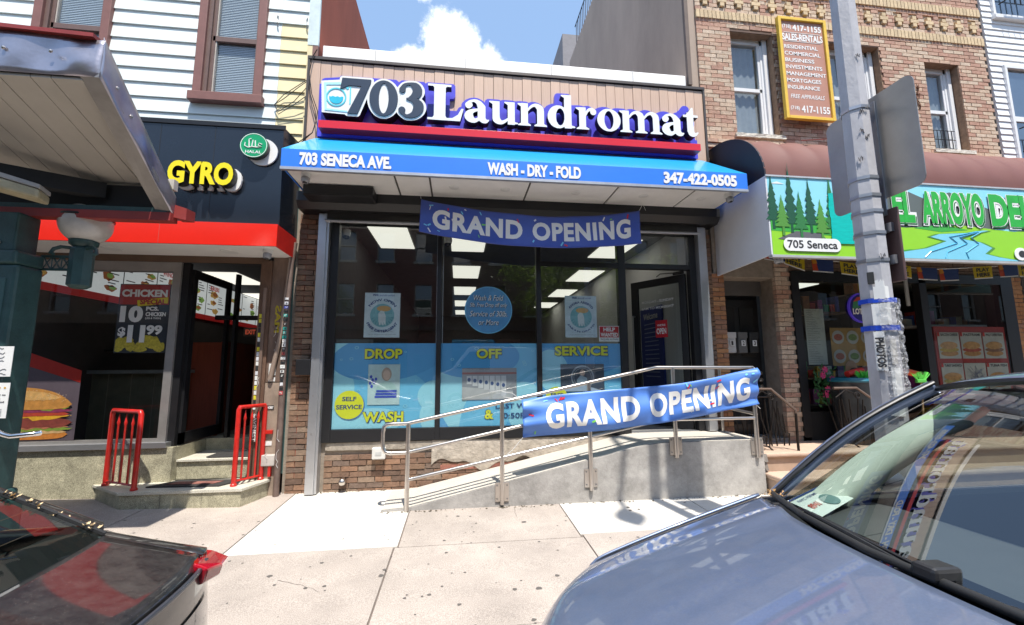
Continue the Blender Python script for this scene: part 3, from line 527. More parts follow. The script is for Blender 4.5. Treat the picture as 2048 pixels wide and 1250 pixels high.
for k, lo in GL['letters']: letter('letter', lo, -.33, -.22, white_l)
m = M()
for x in (-.36,-.25,.14,.26,.43,.66,.85,1.06,1.3,1.46,1.64,1.98,2.1,2.29,2.5,2.73,2.9,3.04,3.22):
    m.box(x-.006,x+.006,-.22,-.152,4.95,4.962)
m.build('letter_stud', black, SG)
m = M(); m.box(-1.81,3.395,-.30,-.152,4.655,4.757); m.mi=[0]*6; m.build('red_bar', red_b, SG, bevel=.002)
# washing machine drawing on the number plate
aq = mat('aqua', (.12,.60,.66), .4); aq2 = mat('aqua_pale', (.45,.80,.82), .4); wtr = mat('water_print', (.02,.50,.66), .4)
m = M(); m.prism([[(-1.765,5.275),(-1.56,5.295),(-1.55,5.26),(-1.735,5.245),(-1.715,4.92),(-1.46,4.905),(-1.46,4.885),(-1.74,4.895)]], -.306, -.3005); m.build('machine_outline', aq2, SG)
m = M(); n = 40
ring = lambda rx, rz: [(-1.605+rx*math.cos(2*math.pi*k/n), 5.085+rz*math.sin(2*math.pi*k/n)) for k in range(n)]
m.prism([ring(.125,.13), ring(.108,.113)], -.3065, -.3005); m.build('drum_ring', aq, SG)
m = M(); pts = [(-1.605+.088*math.cos(a), 5.085+.093*math.sin(a)) for a in [math.pi+.05+(math.pi-.1)*k/20 for k in range(21)]]
pts += [(-1.52-.17*k/12, 5.09+.006*math.sin(k*1.6)) for k in range(13)]; m.prism(pts, -.306, -.3005); m.build('drum_water', wtr, SG)
m = M(); m.box(-1.44,-1.425,-.306,-.3005,5.0,5.24); m.disc((-1.47,5.22),.018,.018,-.306,-.3005,16); m.build('machine_dial', aq, SG)
# ------------------------------------------------------------------ awning
AW = thing('blue_awning', 'bright blue awning over the laundromat with white lettering and white underside', 'awning')
ax0, ax1, ay, az0, az1 = -1.955, 3.575, -.95, 3.785, 4.012
bx('valance', blue_v, AW, ax0, ax1, ay, ay+.02, az0+.02, az1)
m = M(); m.add([(ax0,ay,az1),(ax1,ay,az1),(ax1-.06,-.13,4.60),(ax0+.06,-.13,4.60),(ax0,ay,az1-.015),(ax1,ay,az1-.015),(ax1-.06,-.13,4.585),(ax0+.06,-.13,4.585)],[(0,1,2,3),(7,6,5,4),(0,3,7,4),(1,5,6,2),(2,6,7,3)]); m.build('slope_cloth', blue_t, AW)
for x, s in ((ax0,1),(ax1,-1)):
    M().prism([(ay+.02,az0+.02),(ay+.02,az1-.02),(-.13,4.58),(-.13,az0+.02)], x, x+.012*s, ax='X').build('end_cloth', blue_v, AW)
bx('front_rail', mat('rail_grey', (.5,.52,.56), .4, .6), AW, ax0-.005, ax1+.005, ay-.006, ay+.04, az0-.012, az0+.02)
# soffit in panels with dark joints
js = [ax0+.02,-.95,-.46,.30,.98,1.95,2.72,ax1-.02] if False else [ax0+.02,-.76,-.36,.83,1.93,2.93,ax1-.02]
for i in range(len(js)-1):
    m = M().hexa([(js[i]+.012,ay+.05,3.80),(js[i+1]-.012,ay+.05,3.80),(js[i+1]-.012,-.30,3.80),(js[i]+.012,-.30,3.80),(js[i]+.012,ay+.05,3.812),(js[i+1]-.012,ay+.05,3.812),(js[i+1]-.012,-.30,3.812),(js[i]+.012,-.30,3.812)])
    m.build('soffit_panel', soffit_w, AW)
bx('soffit_backing', mat('bronze', (.10,.09,.08), .5), AW, ax0+.015, ax1-.015, ay+.03, -.08, 3.814, 3.83)
for x in (-.08,.55,1.45,2.35,3.15):
    o = M().lathe([(.001,3.792),(.055,3.793),(.062,3.799)], (x,-.62,0), 24).build('downlight', white_plastic, AW, smooth=40)
text('703 SENECA AVE.', white_l, AW, -1.763, -0.777, 3.826, 3.978, ay-.006, bold=.05)
text('WASH - DRY - FOLD', white_l, AW, 0.307, 1.422, 3.826, 3.978, ay-.006, bold=.05)
text('347-422-0505', white_l, AW, 2.463, 3.429, 3.826, 3.978, ay-.006, bold=.05)
# cameras
def bullet(x, y, z, lbl, s=1):
    t = thing('security_camera', lbl, 'security camera', loc=(x,y,z))
    M().lathe([(.001,0),(.05*s,0),(.055*s,-.03*s),(.045*s,-.055*s)], (0,0,0), 20).build('base', white_plastic, t, smooth=45)
    M().lathe([(.03*s,-.03*s),(.046*s,-.06*s),(.044*s,-.10*s),(.03*s,-.115*s),(.001,-.115*s)], (0,-.01,0), 20).build('housing', mat('cam_grey', (.35,.35,.36), .4), t, smooth=45)
    M().lathe([(.001,-.118*s),(.026*s,-.112*s),(.03*s,-.10*s)], (0,-.018,-.004), 16).build('lens', md, t, smooth=60)
    return t
bullet(-1.74,-.80,3.80,'white dome camera under the corner of the blue awning above the brick pier')
bullet(3.42,-.80,3.80,'white dome camera under the blue awning above the white side panel')
t = thing('junction_cover', 'black metal box fixed under the blue awning beside the dome camera', 'metal box'); bx('box_body', black, t, -1.86,-1.05,-.55,-.30,3.66,3.79, bevel=.01); bx('box_cover', darkm, t, -1.84,-1.07,-.558,-.55,3.675,3.775)
def incam(x, y, z, lbl):
    t = thing('indoor_camera', lbl, 'security camera')
    M().lathe([(.001,z),(.055,z),(.06,z-.05),(.05,z-.09)], (x,y,0), 20).build('base', white_plastic, t, smooth=45)
    M().lathe([(.048,z-.085),(.04,z-.12),(.001,z-.135)], (x,y,0), 20).build('dome', md, t, smooth=60)
incam(-1.578, .35, 3.524, 'white indoor camera hung behind the leftmost shop pane')
incam(-0.171, .35, 3.462, 'white indoor camera hung behind the pane left of the round blue decal')
# ------------------------------------------------------------------ window film
bub = [mat('film_blue', (.12,.43,.78), .35, var=.02), mat('film_cyan', (.19,.57,.84), .35, var=.02), mat('film_pale', (.36,.74,.88), .35, var=.02), mat('film_deep', (.10,.38,.72), .35, var=.02)]
yel = mat('film_yellow', (.78,.80,.05), .4, var=.02); ndark = mat('film_shadow', (.05,.09,.22), .4)
def clip_poly(p, x0, x1, z0, z1):
    for ax, lim, sg in ((0,x0,1),(0,x1,-1),(1,z0,1),(1,z1,-1)):
        o = []
        for i in range(len(p)):
            a, b = p[i-1], p[i]; da, db = (a[ax]-lim)*sg, (b[ax]-lim)*sg
            if (da < 0) != (db < 0):
                t_ = da/(da-db); o.append((a[0]+(b[0]-a[0])*t_, a[1]+(b[1]-a[1])*t_))
            if db >= 0: o.append(b)
        p = o
        if len(p) < 3: return []
    return p
FZ0, FZ1 = .858, 1.925
def film(x0, x1, lbl, seed, blobs):
    t = thing('window_film', lbl, 'window film', 'printed blue films on the laundromat panes')
    bx('film_sheet', bub[0], t, x0, x1, -.004, .004, FZ0, FZ1)
    ms = [M(), M(), M(), M()]
    for i, (cx, cz, rx, rz, k, rot) in enumerate(blobs):
        n = 48; c, s_ = math.cos(rot), math.sin(rot)
        p = [(cx+rx*math.cos(a)*c-rz*math.sin(a)*s_, cz+rx*math.cos(a)*s_+rz*math.sin(a)*c) for a in [2*math.pi*q/n for q in range(n)]]
        p = clip_poly(p, x0+.002, x1-.002, FZ0+.002, FZ1-.002)
        if len(p) > 2: M().prism([p], -.0042-.0004*(i+1), None).build('bubble_print', bub[k], t)
    rr = random.Random(seed)
    for _ in range(16):
        cx, cz, r = rr.uniform(x0+.05,x1-.05), rr.uniform(FZ0+.05,FZ1-.05), rr.uniform(.004,.022); n = 16
        a = [(cx+r*1.3*math.cos(2*math.pi*q/n), cz+r*math.sin(2*math.pi*q/n)) for q in range(n)]; b = [(cx+r*.9*math.cos(2*math.pi*q/n), cz+r*.7*math.sin(2*math.pi*q/n)) for q in range(n)]
        ms[2].prism([a, b], -.0092, None)
    for k, q in enumerate(ms):
        if q.v: stuff(q.build('droplet_print', bub[k], t))
    return t
def ftext(s, t, x0, x1, z0, z1, m1=None):
    text(s, ndark, t, x0+.008, x1+.008, z0-.010, z1-.010, -.0098, bold=.055, name='letter_shadow'); text(s, ndark, t, x0-.005, x1+.005, z0-.005, z1+.005, -.0108, bold=.075, name='letter_edge')
    text(s, m1 or yel, t, x0, x1, z0, z1, -.0118, bold=.035)
F1 = film(-1.556,-.297,'printed blue window film reading DROP and WASH with a yellow self service dot',1,
  [(-1.0,1.1,.7,.55,1,0),(-1.7,1.35,.40,.42,2,.2),(-1.62,1.9,.42,.24,2,0),(-.9,1.75,.7,.30,3,.1),(-.3,1.25,.22,.2,2,0),(-.15,1.0,.34,.30,2,0),(-1.2,.9,.5,.2,2,.15)])
ftext('DROP', F1, -1.189, -0.722, 1.725, 1.855); ftext('WASH', F1, -1.191, -0.689, .935, 1.065)
m = M(); m.disc((-1.345,1.145), .178,.178,-.0115,-.0105,40); m.build('dot_shadow', mat('dot_shadow_blue', (.10,.22,.5), .4), F1)
m = M(); m.disc((-1.355,1.155), .175,.175,-.0127,-.0117,40); m.build('service_dot', yel, F1)
text('SELF', ndark, F1, -1.44,-1.27,1.20,1.255,-.0135, bold=.03); text('SERVICE', ndark, F1, -1.51,-1.20,1.10,1.155,-.0135, bold=.03)
# photo of a person with folded blue towels
px0, px1, pz0, pz1 = -1.138, -0.743, 1.15, 1.655
bx('print_photo', mat('print_pale_blue', (.50,.66,.68), .4), F1, px0, px1, -.0115, -.0105, pz0, pz1)
cx = (px0+px1)/2+.03
m = M(); m.prism([(cx-.14,1.31),(cx-.10,1.40),(cx-.04,1.44),(cx+.05,1.44),(cx+.11,1.39),(cx+.14,1.31)], -.0122, None); m.build('print_shirt', mat('print_shirt', (.42,.62,.60), .4), F1)
m = M(); m.disc((cx,1.53),.062,.085,-.0124,-.0120,24); m.build('print_hair', mat('print_hair', (.45,.36,.30), .4), F1)
m = M(); m.disc((cx,1.52),.044,.062,-.0130,-.0126,24); m.build('print_face', mat('print_skin', (.62,.46,.38), .4), F1)
m = M()
for k in range(3): m.box(cx-.14+.01*k,cx+.13,-.0132,-.0127,1.235+.035*k,1.262+.035*k)
m.build('print_towels', mat('print_towel', (.06,.10,.50), .4), F1)
m = M()
for dx, dz in ((-.19,1.5),(-.17,1.46),(-.20,1.42),(-.15,1.43),(-.18,1.38),(-.13,1.47)): m.disc((cx+dx,dz),.016,.022,-.0132,-.0126,8)
m.build('print_flowers', mat('print_towel', (.06,.10,.50), .4), F1)
F2 = film(-.233,1.033,'printed blue window film reading OFF with a washing machine photo and an ampersand',2,
  [(.9,1.5,.5,.7,1,0),(.05,1.2,.32,.60,2,.4),(.2,1.75,.6,.28,3,0),(.95,1.0,.30,.45,2,.5),(.35,1.0,.3,.5,1,-.4)])
ftext('OFF', F2, 0.229, 0.56, 1.725, 1.855); ftext('&', F2, 0.337, 0.454, .945, 1.065)
px0, px1 = 0.044, 0.758; pz0, pz1 = 1.19, 1.60
bx('print_photo', mat('print_grey', (.30,.31,.33), .4), F2, px0, px1, -.0115, -.0105, pz0, pz1)
m = M(); m.prism([(px0,pz0+.01),(px0,1.36),(px1-.05,1.30),(px1-.05,pz0+.01)], -.0122, None); m.build('print_floor', mat('print_floor', (.5,.5,.5), .4), F2)
for k in range(7): 
    xx = px0+.06+.075*k; s_ = .055+.006*k
    bx('print_machine', mat('print_machine', (.62,.62,.63), .4), F2, xx, xx+.065, -.0128, -.0124, 1.45-.02*k-s_, 1.50)
    M().disc((xx+.03,1.45-.012*k),.022,.026,-.0136,-.0131,14).build('print_drum', ndark, F2)
m = M(); m.box(px0,px1,-.0128,-.0124,1.52,1.545); m.build('print_shelf', mat('print_red', (.35,.1,.08), .4), F2)
text('LAST WASH', ndark, F2, 0.48, 0.48+.60, 1.075, 1.14, -.0115, bold=.02); text('10:50PM', ndark, F2, 0.538, 0.538+.42, .95, 1.02, -.0115, bold=.02)
F3 = film(1.102,2.198,'printed blue window film reading SERVICE with a washer drum photo',3,
  [(2.1,1.2,.6,.7,1,0),(1.25,1.55,.22,.30,2,.3),(1.6,1.0,.5,.25,2,0),(1.9,1.75,.45,.22,3,.2)])
ftext('SERVICE', F3, 1.278, 2.019, 1.76, 1.89)
px0, px1 = 1.353, 1.956; pz0, pz1 = 1.28, 1.645
bx('print_photo', mat('print_dark', (.07,.09,.12), .4), F3, px0, px1, -.0115, -.0105, pz0, pz1)
c0 = ((px0+px1)/2, 1.47); n = 36
rg_ = lambda r: [(c0[0]+r*math.cos(2*math.pi*k/n), c0[1]+r*math.sin(2*math.pi*k/n)) for k in range(n)]
m = M(); m.prism([rg_(.16),rg_(.14)], -.0125, None); m.prism([rg_(.125),rg_(.118)], -.0125, None); m.build('print_drum_ring', mat('print_ring', (.34,.38,.42), .4), F3)
m = M(); m.prism([(c0[0]-.07,1.32),(c0[0]-.08,1.44),(c0[0]-.02,1.50),(c0[0]+.06,1.46),(c0[0]+.08,1.32)], -.0130, None); m.build('print_person_shirt', mat('print_shirt2', (.35,.45,.52), .4), F3)
m = M(); m.disc((c0[0]+.0,1.53),.035,.045,-.0138,-.0134,16); m.build('print_person_face', mat('print_skin', (.62,.46,.38), .4), F3)
m = M(); m.prism([(px0+.02,pz0+.005),(px0+.05,1.34),(c0[0]-.02,1.37),(c0[0]+.14,1.33),(px1-.02,pz0+.005)], -.0142, None); m.build('print_laundry', mat('print_laundry', (.40,.50,.62), .4), F3)
m = M(); m.disc((1.294,1.20), .15,.15,-.0155,-.0145,36); m.build('free_dot', yel, F3)
text('FREE', ndark, F3, 1.294-.08, 1.294+.09, 1.215, 1.265, -.0165, bold=.03); text('WASH', ndark, F3, 1.294-.08, 1.294+.09, 1.14, 1.18, -.0165, bold=.03)
# posters and decals behind the panes
def poster(x0, x1, z0, z1, l1, l2, lbl, warm):
    t = thing('poster', lbl, 'poster', loc=(0,0,0)); y = -.003
    bx('sheet', mat('poster_sheet', (.56,.66,.70), .5), t, x0, x1, y-.003, y+.003, z0, z1)
    w_, h_ = x1-x0, z1-z0; cx, cz = (x0+x1)/2, z0+h_*.49
    m = M(); m.disc((cx,cz), w_*.34, w_*.34, y-.005, y-.0035, 36); m.build('round_picture', mat('pic_teal', (.20,.44,.48), .5), t)
    m = M(); m.disc((cx+w_*.04,cz+w_*.2), w_*.2, w_*.085, y-.0065, y-.0055, 20); m.build('print_oranges', mat('pic_orange', (.62,.36,.14), .5), t)
    m = M(); m.prism([(cx-w_*.1,cz-w_*.28),(cx-w_*.11,cz+w_*.06),(cx-w_*.04,cz+w_*.14),(cx+w_*.05,cz+w_*.12),(cx+w_*.1,cz-w_*.02),(cx+w_*.1,cz-w_*.28)], y-.0075, None); m.build('print_bottle', mat('pic_white', (.60,.66,.66), .5), t)
    m = M()
    for a in range(10):
        an = R(200+16*a); m.prism([(cx+w_*.34*math.cos(an)*.7,cz+w_*.34*math.sin(an)*.55),(cx+w_*.34*math.cos(an)*.95,cz+w_*.34*math.sin(an)*.9),(cx+w_*.34*math.cos(an+.1)*.95,cz+w_*.34*math.sin(an+.1)*.9)], y-.0082, None)
    m.build('print_leaves', mat('pic_leaf', (.10,.32,.36), .5), t)
    def arc(sgn, Rr):
        def f(X, Y, Z):
            a = (X-cx)/Rr; r = Rr+(Z-0)*sgn
            return (cx+r*math.sin(a), Y, cz+sgn*r*math.cos(a)) 
        return f
    text(l1, mat('print_navy', (.03,.07,.22), .5), t, cx-w_*.40, cx+w_*.40, 0, h_*.058, y-.006, bold=.03, fn=arc(1, w_*.42), refine=.2)
    text(l2, mat('print_navy', (.03,.07,.22), .5), t, cx-w_*.46, cx+w_*.46, -h_*.058, 0, y-.006, bold=.03, fn=arc(-1, w_*.42), refine=.2)
    text('703', mat('print_navy', (.03,.07,.22), .5), t, x0+w_*.22, x0+w_*.36, z1-h_*.075, z1-h_*.03, y-.006, bold=.04); text('Laundromat', mat('print_mid', (.16,.2,.4), .5), t, x0+w_*.37, x0+w_*.84, z1-h_*.075, z1-h_*.03, y-.006, bold=.01)
    text('Join us for the grand opening', ink, t, x0+w_*.2, x0+w_*.8, z0+h_*.12, z0+h_*.135, y-.006, bold=0); text('one free detergent with every wash today', ink, t, x0+w_*.12, x0+w_*.9, z0+h_*.055, z0+h_*.072, y-.006, bold=0)
    return t
poster(-1.214, -0.767, 1.999, 2.58, 'NOW OPEN', 'FREE DETERGENT', 'white poster reading NOW OPEN FREE DETERGENT on the leftmost pane', 0)
poster(1.434, 1.88, 2.006, 2.58, 'AHORA ABIERTO', 'JABÓN GRATIS', 'white poster reading AHORA ABIERTO JABÓN GRATIS beside the red help wanted notice', 1)
t = thing('round_decal', 'round blue decal about wash and fold service on the middle pane', 'window decal'); c0 = (0.387,2.371); r0 = .318
m = M(); m.disc(c0, r0, r0, -.005, .003, 48); m.build('disc_edge', bub[1], t); m = M(); m.disc(c0, r0-.012, r0-.012, -.0065, -.0055, 48); m.build('disc_face', mat('decal_blue', (.10,.33,.62), .4), t)
for s_, w_, dz in (('Wash & Fold', .40, .155),('5lb. Free Drop off only', .50, .05),('Service of 30lb.', .50,-.06),('or More', .27,-.175)):
    text(s_, mat('decal_shadow', (.02,.05,.12), .4), t, c0[0]-w_/2+.006, c0[0]+w_/2+.006, c0[1]+dz-.034, c0[1]+dz+.04, -.0072, bold=.03, shear=.25)
    text(s_, white_l, t, c0[0]-w_/2, c0[0]+w_/2, c0[1]+dz-.028, c0[1]+dz+.046, -.0084, bold=.0, shear=.25)
t = thing('help_wanted_notice', 'small red HELP WANTED notice beside the Spanish poster', 'notice')
x0, x1, z0, z1 = 1.907, 2.193, 1.952, 2.166
bx('card', white_l, t, x0, x1, -.006, .002, z0, z1); bx('red_field', mat('sticker_red', (.55,.02,.03), .4), t, x0+.008, x1-.008, -.008, -.0065, z0+.055, z1-.008)
text('HELP', white_l, t, x0+.06, x1-.06, z1-.075, z1-.022, -.0095, bold=.04); text('WANTED', white_l, t, x0+.02, x1-.02, z0+.065, z0+.12, -.0095, bold=.04); text('INQUIRE WITHIN', ink, t, x0+.02, x1-.02, z0+.014, z0+.042, -.0075, bold=.0)
# ------------------------------------------------------------------ banners
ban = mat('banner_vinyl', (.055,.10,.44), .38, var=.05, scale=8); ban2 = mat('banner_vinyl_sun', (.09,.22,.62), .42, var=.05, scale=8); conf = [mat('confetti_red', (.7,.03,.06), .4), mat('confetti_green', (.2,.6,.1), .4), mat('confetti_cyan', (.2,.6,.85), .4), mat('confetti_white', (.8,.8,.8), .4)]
def banner(name, lbl, fnS, w_, h_, bm_mat, x0, x1, z0, z1, seed):
    t = thing('banner', lbl, 'banner', 'grand opening banners')
    m = M(); m.grid(lambda u, v: fnS(u*w_, 0, v*h_), 120, 16); m.build('cloth', bm_mat, t, smooth=180, solid=.002)
    for s_, a, b in (('GRAND', x0, x0+(x1-x0)*.44), ('OPENING', x0+(x1-x0)*.49, x1)):
        text(s_, white_l, t, a, b, z0, z1, -.004, bold=.042, space=1.10, fn=fnS, refine=.06)
    rr = random.Random(seed); ms = [M() for _ in conf]
    for _ in range(46):
        cx, cz = rr.uniform(.04,w_-.04), rr.uniform(.03,h_-.03)
        if x0-.02 < cx < x1+.02 and z0-.01 < cz < z1+.01 and rr.random() < .8: continue
        a = rr.uniform(0,3.14); l_, k_ = rr.uniform(.012,.03), rr.uniform(.005,.011)
        p = [(cx+dx*l_*math.cos(a)-dz*k_*math.sin(a), cz+dx*l_*math.sin(a)+dz*k_*math.cos(a)) for dx, dz in ((-1,-1),(1,-1),(1.1,1),(-.9,1))]
        ms[rr.randrange(4)].add([fnS(q[0], -.0065, q[1]) for q in p], [(0,1,2,3)])
    for k, q in enumerate(ms):
        if q.v: stuff(q.build('confetti_print', conf[k], t))
    return t
TLx, TLz = (-0.485,3.686); TRx, TRz = (2.335,3.642); BLx, BLz = (-0.5,3.263); BRx, BRz = (2.349,3.201); midz = 3.528
def f_up(X, Y, Z):
    u, v = X/3.0, Z/.42
    top = TLz+(TRz-TLz)*u-.135*math.sin(math.pi*min(1,max(0,u)))**.8; bot = BLz+(BRz-BLz)*u-.125*math.sin(math.pi*min(1,max(0,u)))
    x = (BLx+(BRx-BLx)*u)*(1-v)+(TLx+(TRx-TLx)*u)*v
    y = -.5+.012*math.sin(9*u+2*v)+.02*math.sin(3.1*u)*v+.008*math.sin(23*u-5*v)
    return (x, y+Y, bot+(top-bot)*v)
B1 = banner('banner_upper', 'sagging blue GRAND OPENING banner hung under the blue awning', f_up, 3.0, .42, ban, .16, 2.86, .085, .335, 1)
m = M(); m.tube([(TRx,-.5,TRz),(TRx+.06,-.45,TRz+.08),(TRx+.12,-.35,3.80)], .003, 5); m.tube([(TLx,-.5,TLz),(TLx-.02,-.42,3.80)], .003, 5); m.tube([(TRx+.12,-.37,3.79),(TRx+.15,-.38,3.70)], .002, 5); m.build('cord', white_plastic, B1)
def f_lo(X, Y, Z):
    u, v = X/2.9, Z/.42
    tl, tr, bl, br = (.70,1.245), (3.585,1.575), (.715,.835), (3.57,1.16)
    sagb = -.055*math.sin(math.pi*u); sagt = -.03*math.sin(math.pi*u)+.02*math.sin(7*u)
    x = (bl[0]+(br[0]-bl[0])*u)*(1-v)+(tl[0]+(tr[0]-tl[0])*u)*v; z = (bl[1]+(br[1]-bl[1])*u+sagb)*(1-v)+(tl[1]+(tr[1]-tl[1])*u+sagt)*v
    e = math.exp(-u*7); e2 = math.exp(-(1-u)*9)
    y = -.850-.02*math.sin(math.pi*v)+.024*math.sin(5*u+6.5*v+1)*(.5+.5*math.sin(3*u))+.016*math.sin(17*u-8*v)*(1-.5*v)+.026*e*math.sin(14*v+6*u)+.024*e2*math.sin(13*v)+.010*math.sin(31*u+5*v)+.012*math.sin(9*v+11*u)*math.sin(4*u)
    return (x, y+Y, z)
B2 = banner('banner_lower', 'wrinkled blue GRAND OPENING banner tied to the ramp railing', f_lo, 2.9, .42, ban2, .26, 2.78, .07, .34, 2)
m = M(); m.tube([(.70,-.842,1.245),(.60,-.80,1.32),(.48,-.80,1.34)], .003, 5); m.tube([(.71,-.842,.84),(.60,-.80,.70),(.49,-.80,.62)], .003, 5); m.tube([(.70,-.842,1.25),(.50,-.78,1.28)], .003, 5); m.tube([(3.58,-.84,1.57),(3.56,-.8,1.60)], .004, 5); m.tube([(3.565,-.84,1.165),(3.53,-.8,1.18),(3.60,-.83,1.10)], .003, 5); m.build('cord', white_plastic, B2)
# ------------------------------------------------------------------ ramp
RP = thing('concrete_ramp', 'poured concrete entrance ramp with a level landing at the door', 'ramp')
zb = -.05
def rz(x): return .725 if x > 2.25 else max(gz(x,-.4)+.004, .115+(x+.60)*(.725-.115)/(2.25+.60))
P = [-.80,-.5,0,.5,1,1.5,2.0,2.18,2.30,2.42,3.0,3.635]
def rzz(x): 
    z = rz(x)
    if 2.0 < x < 2.45: z = rz(2.0)+(.725-rz(2.0))*(1-((2.45-x)/.45)**2)
    return z
m = M(); prof = [(x, rzz(x)) for x in P]+[(3.635,zb),(-.80,zb)]
m.prism(prof, -.785, -.02); o = m.build('ramp_body', ramp_conc, RP, bevel=.012)
m = M(); m.add([(x, y, rzz(x)+.004) for x in P for y in (-.770,-.035)], [(2*i,2*i+2,2*i+3,2*i+1) for i in range(len(P)-1)]); m.build('walking_surface', mat('ramp_top', (.52,.48,.42), .85, var=.08, scale=4, bump=.25, bscale=80, speck=.06), RP)
RL = thing('ramp_railing', 'brushed steel handrail with three rails along the concrete ramp', 'railing')
yr = -.805
def rail(h, name, r=.021, loop=False):
    pts = [(-.55,yr,rzz(-.5)+h-.0), (2.28,yr,.715+h), (2.42,yr,.725+h+.02), (3.565,yr,.725+h+.02)]
    return pts
tz = lambda x, h: (1.012+(x+.55)*(1.597-1.012)/(2.30+.55) if x < 2.30 else 1.597)-h
def rr_(h, h2): 
    a = (-.55, yr, 1.012-h); b = (2.31, yr, 1.597-h2); c = (3.56, yr, 1.59-h2); return a, b, c
a, b, c = rr_(0, 0); loop = [(-.55,yr,.708),(-.72,yr,.705),(-.775,yr,.72),(-.795,yr,.76),(-.80,yr,.82),(-.80,yr,.92),(-.79,yr,.98),(-.765,yr,1.005),(-.70,yr,1.012),a]
M().tube(loop+[b,c], .021, 12).build('top_rail', steel, RL, smooth=60)
a2, b2, c2 = (-.55,yr,.708), (2.36,yr,1.295), (3.56,yr,1.29); M().tube([a2,b2,c2], .019, 12).build('middle_rail', steel, RL, smooth=60)
a3, b3, c3 = (-.54,yr,.424), (2.36,yr,.99), (3.53,yr,.99); M().tube([a3,b3,c3], .019, 12).build('lower_rail', steel, RL, smooth=60)
def post(x, z0, z1, br=True):
    o = M().tube([(x,yr,z0),(x,yr,z1)], .024, 12).build('post', steel, RL, smooth=60)
    if br:
        m = M(); m.box(x-.075,x+.075,-.800,-.787,z0+.03,z0+.23); q = m.build('wall_plate', steel, o, bevel=.002)
        m = M()
        stuff_b = m
        for dx in (-.055,.055):
            for dz in (.06,.20): M().disc((x+dx,z0+dz),.009,.009,-.806,-.800,10).build('bolt', mat('bolt_dark', (.3,.3,.3), .3, .9), o)
post(-.535, gz(-.5,-.8), 1.01, False); post(.483, .13, 1.225); post(1.49, .24, 1.43); post(2.52, .56, 1.60); post(3.545, .53, 1.60)
M().tube([(3.56,yr,1.59),(3.57,-.7,1.585),(3.58,-.12,1.57)], .019, 10).build('return_rail', steel, RL, smooth=60)
M().tube([(3.56,yr,1.03),(3.57,-.12,1.06)], .019, 10).build('return_rail', steel, RL, smooth=60)
M().tube([(3.56,-.12,.73),(3.56,-.12,1.57)], .022, 10).build('post', steel, RL, smooth=60)

# ================================================================== the clapboard house with the grill shop
GB = thing('clapboard_house', 'pale clapboard house with brown trimmed windows above a black shop front', 'house')
sid_w = mat('siding_white', (.74,.80,.78), .6, var=.06, scale=3, bump=.1, rnd=.035, stretch=(.4,1,1.5)); sid_y = mat('siding_cream', (.80,.68,.40), .6, var=.07, scale=3, rnd=.03); trimw = mat('corner_trim', (.62,.72,.72), .6)
m = M(); wins = [(-3.47,-2.63,5.05,6.95),(-5.40,-4.52,5.05,6.95)]
wall_cells(m, -9, -2.0, .35, 8.4, wins+[(-8.9,-2.15,.35,4.4)], .02, .2); m.build('wall_core', mat('siding_shadow', (.09,.16,.15), .9), GB)
M().box(-2.0,-1.96,.0,15,.3,8.38).build('side_wall', mat('red_brown_stucco', (.33,.085,.05), .9, var=.14, scale=2, bump=.3, stretch=(1,1,.3), stain=.3), GB)
m = M(); m.box(-9,-2.0,.2,15,8.3,8.4); m.build('roof', mat('roof_felt', (.3,.3,.3), .9), GB)
cb = {}
def board(x0, x1, z, mt):
    k = (round(x1-x0,3), mt.name)
    if k not in cb:
        w_ = x1-x0; m = M(); m.hexa([(0,-.026,0),(w_,-.026,0),(w_,.02,0),(0,.02,0),(0,-.006,.2),(w_,-.006,.2),(w_,.02,.2),(0,.02,.2)]); cb[k] = m.mesh('clapboard', mt)
    o = inst(cb[k], 'siding_board', GB, (x0, 0, z)); return o
z = 4.50; k = 0
while z < 7.6:
    segs = [(-6.6,-2.45)]
    for h in wins:
        if z+.2 > h[2]+.06 and z < h[3]:
            ns = []
            for p, q in segs:
                if q <= h[0] or p >= h[1]: ns.append((p,q)); continue
                if p < h[0]: ns.append((p,h[0]))
                if q > h[1]: ns.append((h[1],q))
            segs = ns
    for p, q in segs: board(p, q, z, sid_w)
    board(-2.447, -2.10, z, sid_y if z < 6.2 else sid_w); z += .2; k += 1
bx('corner_board', sid_y, GB, -2.097, -2.03, -.03, .02, 4.5, 6.0); bx('corner_board', trimw, GB, -2.097, -1.955, -.035, .0, 6.0, 8.3); bx('corner_edge', mat('brown_trim', (.20,.095,.075), .6), GB, -2.03,-1.955,-.032,.0,4.45,6.0)
brown = mat('window_brown', (.22,.10,.085), .6, var=.12); blind = mat('blind', (.82,.84,.88), .6, var=.02)
